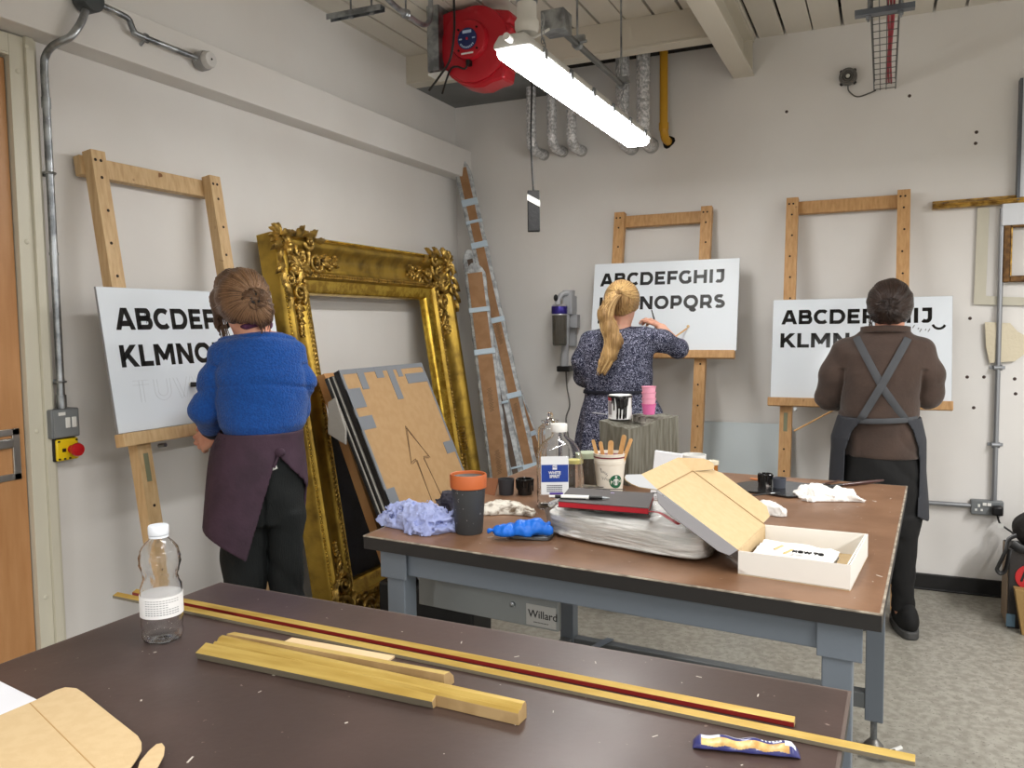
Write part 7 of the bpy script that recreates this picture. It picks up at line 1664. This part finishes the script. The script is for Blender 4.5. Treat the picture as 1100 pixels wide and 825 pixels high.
# glasses
fa = Vector((.30, .92, -.10)).normalized(); sa = Vector((fa.y, -fa.x, 0)).normalized(); ua = sa.cross(fa); ua = ua if ua.z > 0 else -ua
def HL(s_, f_, u_): q = Vector(hc2)+sa*s_+fa*f_+ua*u_; return w2.W(*q)
gl = MB()
for sg in (-1, 1):
    gl.tube([HL(sg*.032+.022*math.cos(t), .098, .012+.018*math.sin(t)) for t in np.linspace(0, 6.28, 17)], .0016, 6); gl.tube([HL(sg*.056, .094, .018), HL(sg*.080, .02, .016), HL(sg*.078, -.01, .006)], .0016, 6)
gl.tube([HL(-.010, .100, .014), HL(.010, .100, .014)], .0015, 6); gl.build('glasses', mat('glasses_wire', C(90, 70, 60), .3, .6), pw2, smooth=True)
# her brush and mahl stick
br = thing('paint_brush', 'dark brush held upright by the person with the ponytail', 'brush', w2.W(*X(701, 350, .26)))
MB().tube([w2.W(*X(704, 352, .24)), w2.W(*X(702.5, 342, .27)), w2.W(*X(700, 333, .30))], [.0035, .0045, .003], 8).build('handle', M_black, br, smooth=True)
MB().tube([w2.W(*X(704, 352, .24)), w2.W(*X(697, 358, .235))], [.003, .002], 8).build('tail', M_black, br, smooth=True)
ms = thing('mahl_stick', 'pale mahl stick with round tip resting on the middle board', 'stick', w2.W(*X(740, 351, .50)))
MB().tube([w2.W(*X(700, 380, .22)), w2.W(*X(722, 364, .40)), w2.W(*X(738.5, 352.5, .50))], .0045, 8).build('shaft', M_stick, ms, smooth=True)
MB().ell(w2.W(*X(739.5, 351, .505)), .013, .013, .013, seg=14, rg=8).build('padded_tip', mat('chamois', C(206, 176, 128), .8), ms, smooth=True)
# ---------------------------------------------------------------- person in brown
w3 = Fig(2.595, 4.17); X = w3.px
def R3(py, x0, x1, rb, b=0): return prow(w3, py, x0, x1, rb, b)
tor = rings([R3(352, 944, 970, .05), R3(368, 920, 980, .065), R3(395, 905, 995, .10), R3(440, 908, 980, .105), R3(490, 918, 980, .10), (.88, X(948, 500)[0], 0, .12, .09)])
cA = X(948, 500)[0]; aL, aR = X(926, 600)[0], X(968, 600)[0]
legs3 = [[(aL, 0, .86, .070), (aL, .01, .48, .055), (aL, -.01, .10, .030), (aL-.01, .08, .045, .022)], [(aR, 0, .86, .066), (aR+.005, .01, .48, .048), (aR+.01, -.01, .10, .030), (aR+.02, .08, .045, .022)]]
sL = X(912, 380); sR = X(986, 380)
eL = X(889, 428); armL = [(sL[0], 0, sL[2], .046), (eL[0]+.01, .04, eL[2], .045), (X(908, 432)[0], .24, X(908, 432)[2], .028)]
eR = X(1001, 424); armR = [(sR[0], 0, sR[2], .046), (eR[0]-.01, .04, eR[2], .045), (X(985, 415)[0], .26, X(985, 415)[2], .028)]
hL3 = hand((X(908, 432)[0], .24, X(908, 432)[2]), (.7, .6, .1), (-.1, .4, .9), (.4, .6, -.3), .6, .95)
hR3 = hand((X(985, 415)[0], .26, X(985, 415)[2]), (-.6, .6, .3), (-.3, .4, .8), (-.4, .3, -.6), .6, .95)
hc3 = X(956, 330)
pw3, hf3 = make_body(w3, 'person', 'person in brown jumper and dark grey cross strap apron painting at the right easel', M_skin,
    (hc3, (.075, .093, .12), (.05, .90, -.42)), [(X(955, 366)[0], 0, X(955, 366)[2], .064), (X(956, 342)[0], .0, X(956, 342)[2], .058)], tor, [armL, armR], legs3,
    [(hL3, [armL[1], armL[2]]), (hR3, [armR[1], armR[2]])])
M_brn = mat('brown_jersey', C(68, 52, 44), .85, col2=C(59, 45, 38), ns=7, bump=.2, bs=60, sheen=.2)
br_ = rings([R3(350, 930, 976, .055, -.005), R3(358, 920, 983, .070), R3(366, 908, 994, .095), R3(380, 902, 1000, .125), R3(400, 902, 996, .145), R3(425, 903, 990, .150), R3(445, 900, 990, .150), R3(450, 904, 986, .140), R3(458, 907, 986, .142), R3(486, 905, 990, .150), R3(492, 906, 990, .145)])
zw3 = X(945, 449)[2]
def FBn(A, B, Z):
    d = br_(A, B, Z, 2.25)
    al = chain(A, B, Z, [(X(908, 378)[0], 0, X(908, 378)[2], .070), (X(896, 405)[0], .0, X(896, 405)[2], .070), (X(893, 424)[0], .03, X(893, 424)[2], .070), (X(898, 430)[0], .14, X(898, 430)[2], .058), (X(906, 432)[0], .21, X(906, 432)[2], .046)], .03)
    ar = chain(A, B, Z, [(X(990, 378)[0], 0, X(990, 378)[2], .068), (X(996, 402)[0], .0, X(996, 402)[2], .068), (X(997, 424)[0], .03, X(997, 424)[2], .068), (X(990, 424)[0], .14, X(990, 424)[2], .055), (X(987, 417)[0], .22, X(987, 417)[2], .046)], .03)
    arms_ = smin(al, ar, .01); seam = .010*np.exp(-((d-arms_)/.012)**2)*(Z < X(945, 395)[2])
    d = smin(d, arms_, .03)
    return d+seam+.012*(ridge(A*6+2, B*6, Z*9+A*5)-.5)+.008*(vn(A*11+Z*4, B*11, Z*13)-.5)+.006*(ridge(A*3, B*3, Z*30)-.5)*np.exp(-((Z-zw3-.03)/.06)**2)
w3.mesh(FBn, (-.42, -.24, X(945, 490)[2]), (.42, .34, X(945, 352)[2]), .0068, 'jumper', M_brn, pw3)
# collar
def FCo(A, B, Z):
    c = X(951, 356); e = (np.sqrt(((A-c[0])/.098)**2+((B-.0)/.078)**2)-1)*.078; zz = c[2]+.006-.10*(B+.0); return np.maximum(np.abs(e)-.007, np.abs(Z-zz)-.015)
w3.mesh(FCo, (-.2, -.13, X(951, 370)[2]), (.25, .13, X(951, 338)[2]), .0045, 'collar', M_brn, pw3)
M_tblk = mat('black_trousers', C(13, 13, 14), .85, bump=.3, bs=20)
hp3 = rings([R3(480, 908, 986, .140), R3(510, 902, 990, .150), R3(550, 900, 990, .140), R3(570, 900, 988, .13)])
lgL = rings([R3(550, 900, 946, .125), R3(600, 902, 944, .10), R3(645, 908, 942, .095), (.14, aL, .0, .075, .085), (.09, aL, 0, .07, .08)])
lgR = rings([R3(550, 944, 990, .125), R3(600, 952, 985, .095), R3(640, 957, 983, .075), (.14, X(970, 655)[0], .0, .055, .065), (.10, X(970, 655)[0], 0, .055, .065)])
def FT3(A, B, Z): return smin(smin(hp3(A, B, Z), lgL(A, B, Z), .02), lgR(A, B, Z), .015)+.008*(ridge(A*6, B*6, Z*10+A*8)-.5)+.006*(ridge(A*9, B*9, Z*26)-.5)*(Z < .25)
w3.mesh(FT3, (-.28, -.22, .08), (.30, .24, X(945, 480)[2]), .008, 'trousers', M_tblk, pw3)
M_sgr = mat('shoe_sole_grey', C(66, 66, 66), .6)
shoe(w3, pw3, X(974, 660)[0], -.02, .20, M_tblk, M_sgr); shoe(w3, pw3, aL, .02, -.05, M_tblk, M_sgr)
# apron
M_dg = mat('charcoal_apron', C(52, 54, 60), .75, bump=.2, bs=60); M_st3 = mat('grey_strap', C(72, 74, 78), .75)
ap3 = rings([R3(446, 901, 988, .155), R3(470, 893, 994, .165, .01), R3(520, 891, 996, .17, .02), R3(560, 892, 998, .17, .03), R3(600, 893, 998, .17, .03)])
def edge3(pts, Z):
    q = sorted([(X(a, b)[2], X(a, b)[0]) for a, b in pts]); return np.interp(Z, [p[0] for p in q], [p[1] for p in q])
def FA3(A, B, Z):
    d = np.abs(ap3(A, B, Z, 2.2)+.008*(ridge(A*5+Z*2, B*5, Z*3)-.5))-.0045
    ea = edge3([(926, 448), (916, 460), (909, 480), (907, 520), (907, 600)], Z); eb = edge3([(972, 448), (980, 460), (986, 480), (987, 500), (984, 560)], Z)
    keep = np.where(B < .02, np.minimum(A-ea, eb-A), -.05)
    zb_ = np.interp(A, [X(891, 570)[0], X(980, 545)[0], X(996, 560)[0]], [X(891, 570)[2], X(985, 548)[2], X(995, 559)[2]])
    return smax(smax(d, keep, .003), zb_-Z, .003)
w3.mesh(FA3, (-.32, -.24, X(945, 575)[2]), (.32, .30, X(945, 447)[2]), .006, 'apron', M_dg, pw3)
def strap(fg, F, pts, w, name, m, parent, n=22, e=.006, xy=None):
    L = [fg.W(*onsurf(fg, F, *( (lambda q: (q[0], q[2]))(fg.px(a, b)) ), e=e)) for a, b in pts]; P_ = smooth_path(L, 4) if len(L) > 2 else L
    mb = MB(); mb.tube(P_, w, 8, flat=.16, up=tuple(fg.v)); return mb.build(name, m, parent, smooth=True, ang=60)
def lerp_pts(a, b, n): return [(a[0]+(b[0]-a[0])*i/n, a[1]+(b[1]-a[1])*i/n) for i in range(n+1)]
strap(w3, FBn, lerp_pts((920, 362), (946, 410), 8)+lerp_pts((948, 414), (972, 448), 7), .0165, 'cross_strap', M_st3, pw3)
strap(w3, FBn, lerp_pts((975, 363), (948, 410), 8)+lerp_pts((945, 415), (924, 449), 7), .0165, 'cross_strap', M_st3, pw3, e=.010)
strap(w3, FBn, lerp_pts((904, 449), (985, 448), 14), .012, 'waist_tie', M_st3, pw3, e=.012)
q = w3.W(*onsurf(w3, FBn, X(917, 453)[0], X(917, 453)[2], e=.016)); MB().tube([q+w3.u*.013*math.cos(t)+Vector((0, 0, .009*math.sin(t))) for t in np.linspace(0, 6.28, 13)], .002, 6).build('apron_ring', M_steel, pw3, smooth=True)
M_hair3 = mat('dark_brown_hair', C(50, 36, 30), .42, col2=C(24, 17, 15), ns=24, nd=5, stretch=(1, 1, .35), nlo=.35, nhi=.7, bump=.4, bs=90, bstretch=(1, 1, .15))
tie3 = X(955, 331)
def FH3(A, B, Z):
    d = ellf(A, B, Z, (hc3[0], -.004, hc3[2]+.018), .100, .122, .114)
    d = smin(d, ellf(A, B, Z, (tie3[0], -.09, tie3[2]-.012), .060, .045, .055), .02)
    d = smax(d, -ellf(A, B, Z, (hc3[0], .14, hc3[2]-.04), .08, .11, .12), .01); d = smax(d, -ellf(A, B, Z, (hc3[0], -.01, hc3[2]-.125), .075, .12, .045), .012)
    return d+hairgroove(A, B, Z, tie3, 70, .0009)+hairgroove(A, B, Z, tie3, 13, .0014, 2)+.004*(vn(A*25, B*25, Z*25)-.5)
w3.mesh(FH3, (hc3[0]-.15, -.2, hc3[2]-.15), (hc3[0]+.15, .15, hc3[2]+.16), .0042, 'hair', M_hair3, pw3)
sl = []
for i in range(34):
    t = rr.random()*6.28; sl.append([(tie3[0]+.01*math.cos(t), -.150, tie3[2]+.01*math.sin(t)), (tie3[0]+.04*math.cos(t), -.150, tie3[2]+.034*math.sin(t)), (tie3[0]+.062*math.cos(t+.3), -.128, tie3[2]-.006+.05*math.sin(t+.3))])
for i in range(8):
    a0 = X(934+rr.random()*4, 340+rr.random()*6); sl.append([(a0[0], -.04, a0[2]), (a0[0]-.004, -.04, a0[2]-.02), (a0[0]+.012*rr.random(), -.045, a0[2]-.045)])
strands(w3, sl, .0024, 'loose_strands', M_hair3, pw3)
combed(w3, FH3, tie3, 130, .125, 5, 'combed_strands', mat('hair_dark_strand', C(54, 39, 32), .4), pw3, .25)
ms = thing('mahl_stick', 'pale mahl stick slanting below the right board beside the person in brown', 'stick', w3.W(*X(853, 463, .30)))
MB().tube([w3.W(*X(853, 463, .30)), w3.W(*X(908, 434, .30))], .0045, 8).build('shaft', M_stick, ms, smooth=True)
LAMPS = [(2.22, .95, .07, 12), (lx, -1.9, .14, 40), (4.3, 2.9, .14, 44), (4.3, .3, .14, 44), (4.3, -2.3, .14, 40)]
EXPOSURE = 0.85
# ================================================================ light and camera
wd_ = bpy.data.worlds.new('world'); SC.world = wd_; wd_.use_nodes = True
wd_.node_tree.nodes['Background'].inputs[0].default_value = (.9, .95, 1, 1); wd_.node_tree.nodes['Background'].inputs[1].default_value = .25
def area(x, y, z, sx, sy, e, col=(1, .99, .975), rot=(0, 0, 0)):
    l = bpy.data.lights.new('batten_lamp', 'AREA'); l.shape = 'RECTANGLE'; l.size = sx; l.size_y = sy; l.energy = e; l.color = col
    o = bpy.data.objects.new('batten_lamp', l); COL.objects.link(o); o.location = (x, y, z); o.rotation_euler = rot
    return o
for x, y, sx, e in LAMPS: area(x, y, 2.32, sx, 1.5, e)
cam = bpy.data.cameras.new('camera'); cam.sensor_fit = 'HORIZONTAL'; cam.sensor_width = 36; cam.lens = FPX/1100*36; cam.clip_start = .02
co = bpy.data.objects.new('camera', cam); COL.objects.link(co)
co.matrix_world = Matrix(((CR.x, CU.x, -CF.x, CAM.x), (CR.y, CU.y, -CF.y, CAM.y), (CR.z, CU.z, -CF.z, CAM.z), (0, 0, 0, 1)))
SC.camera = co
SC.view_settings.view_transform = 'Standard'; SC.view_settings.look = 'None'; SC.view_settings.gamma = 1; SC.view_settings.use_curve_mapping = False
SC.view_settings.exposure = EXPOSURE
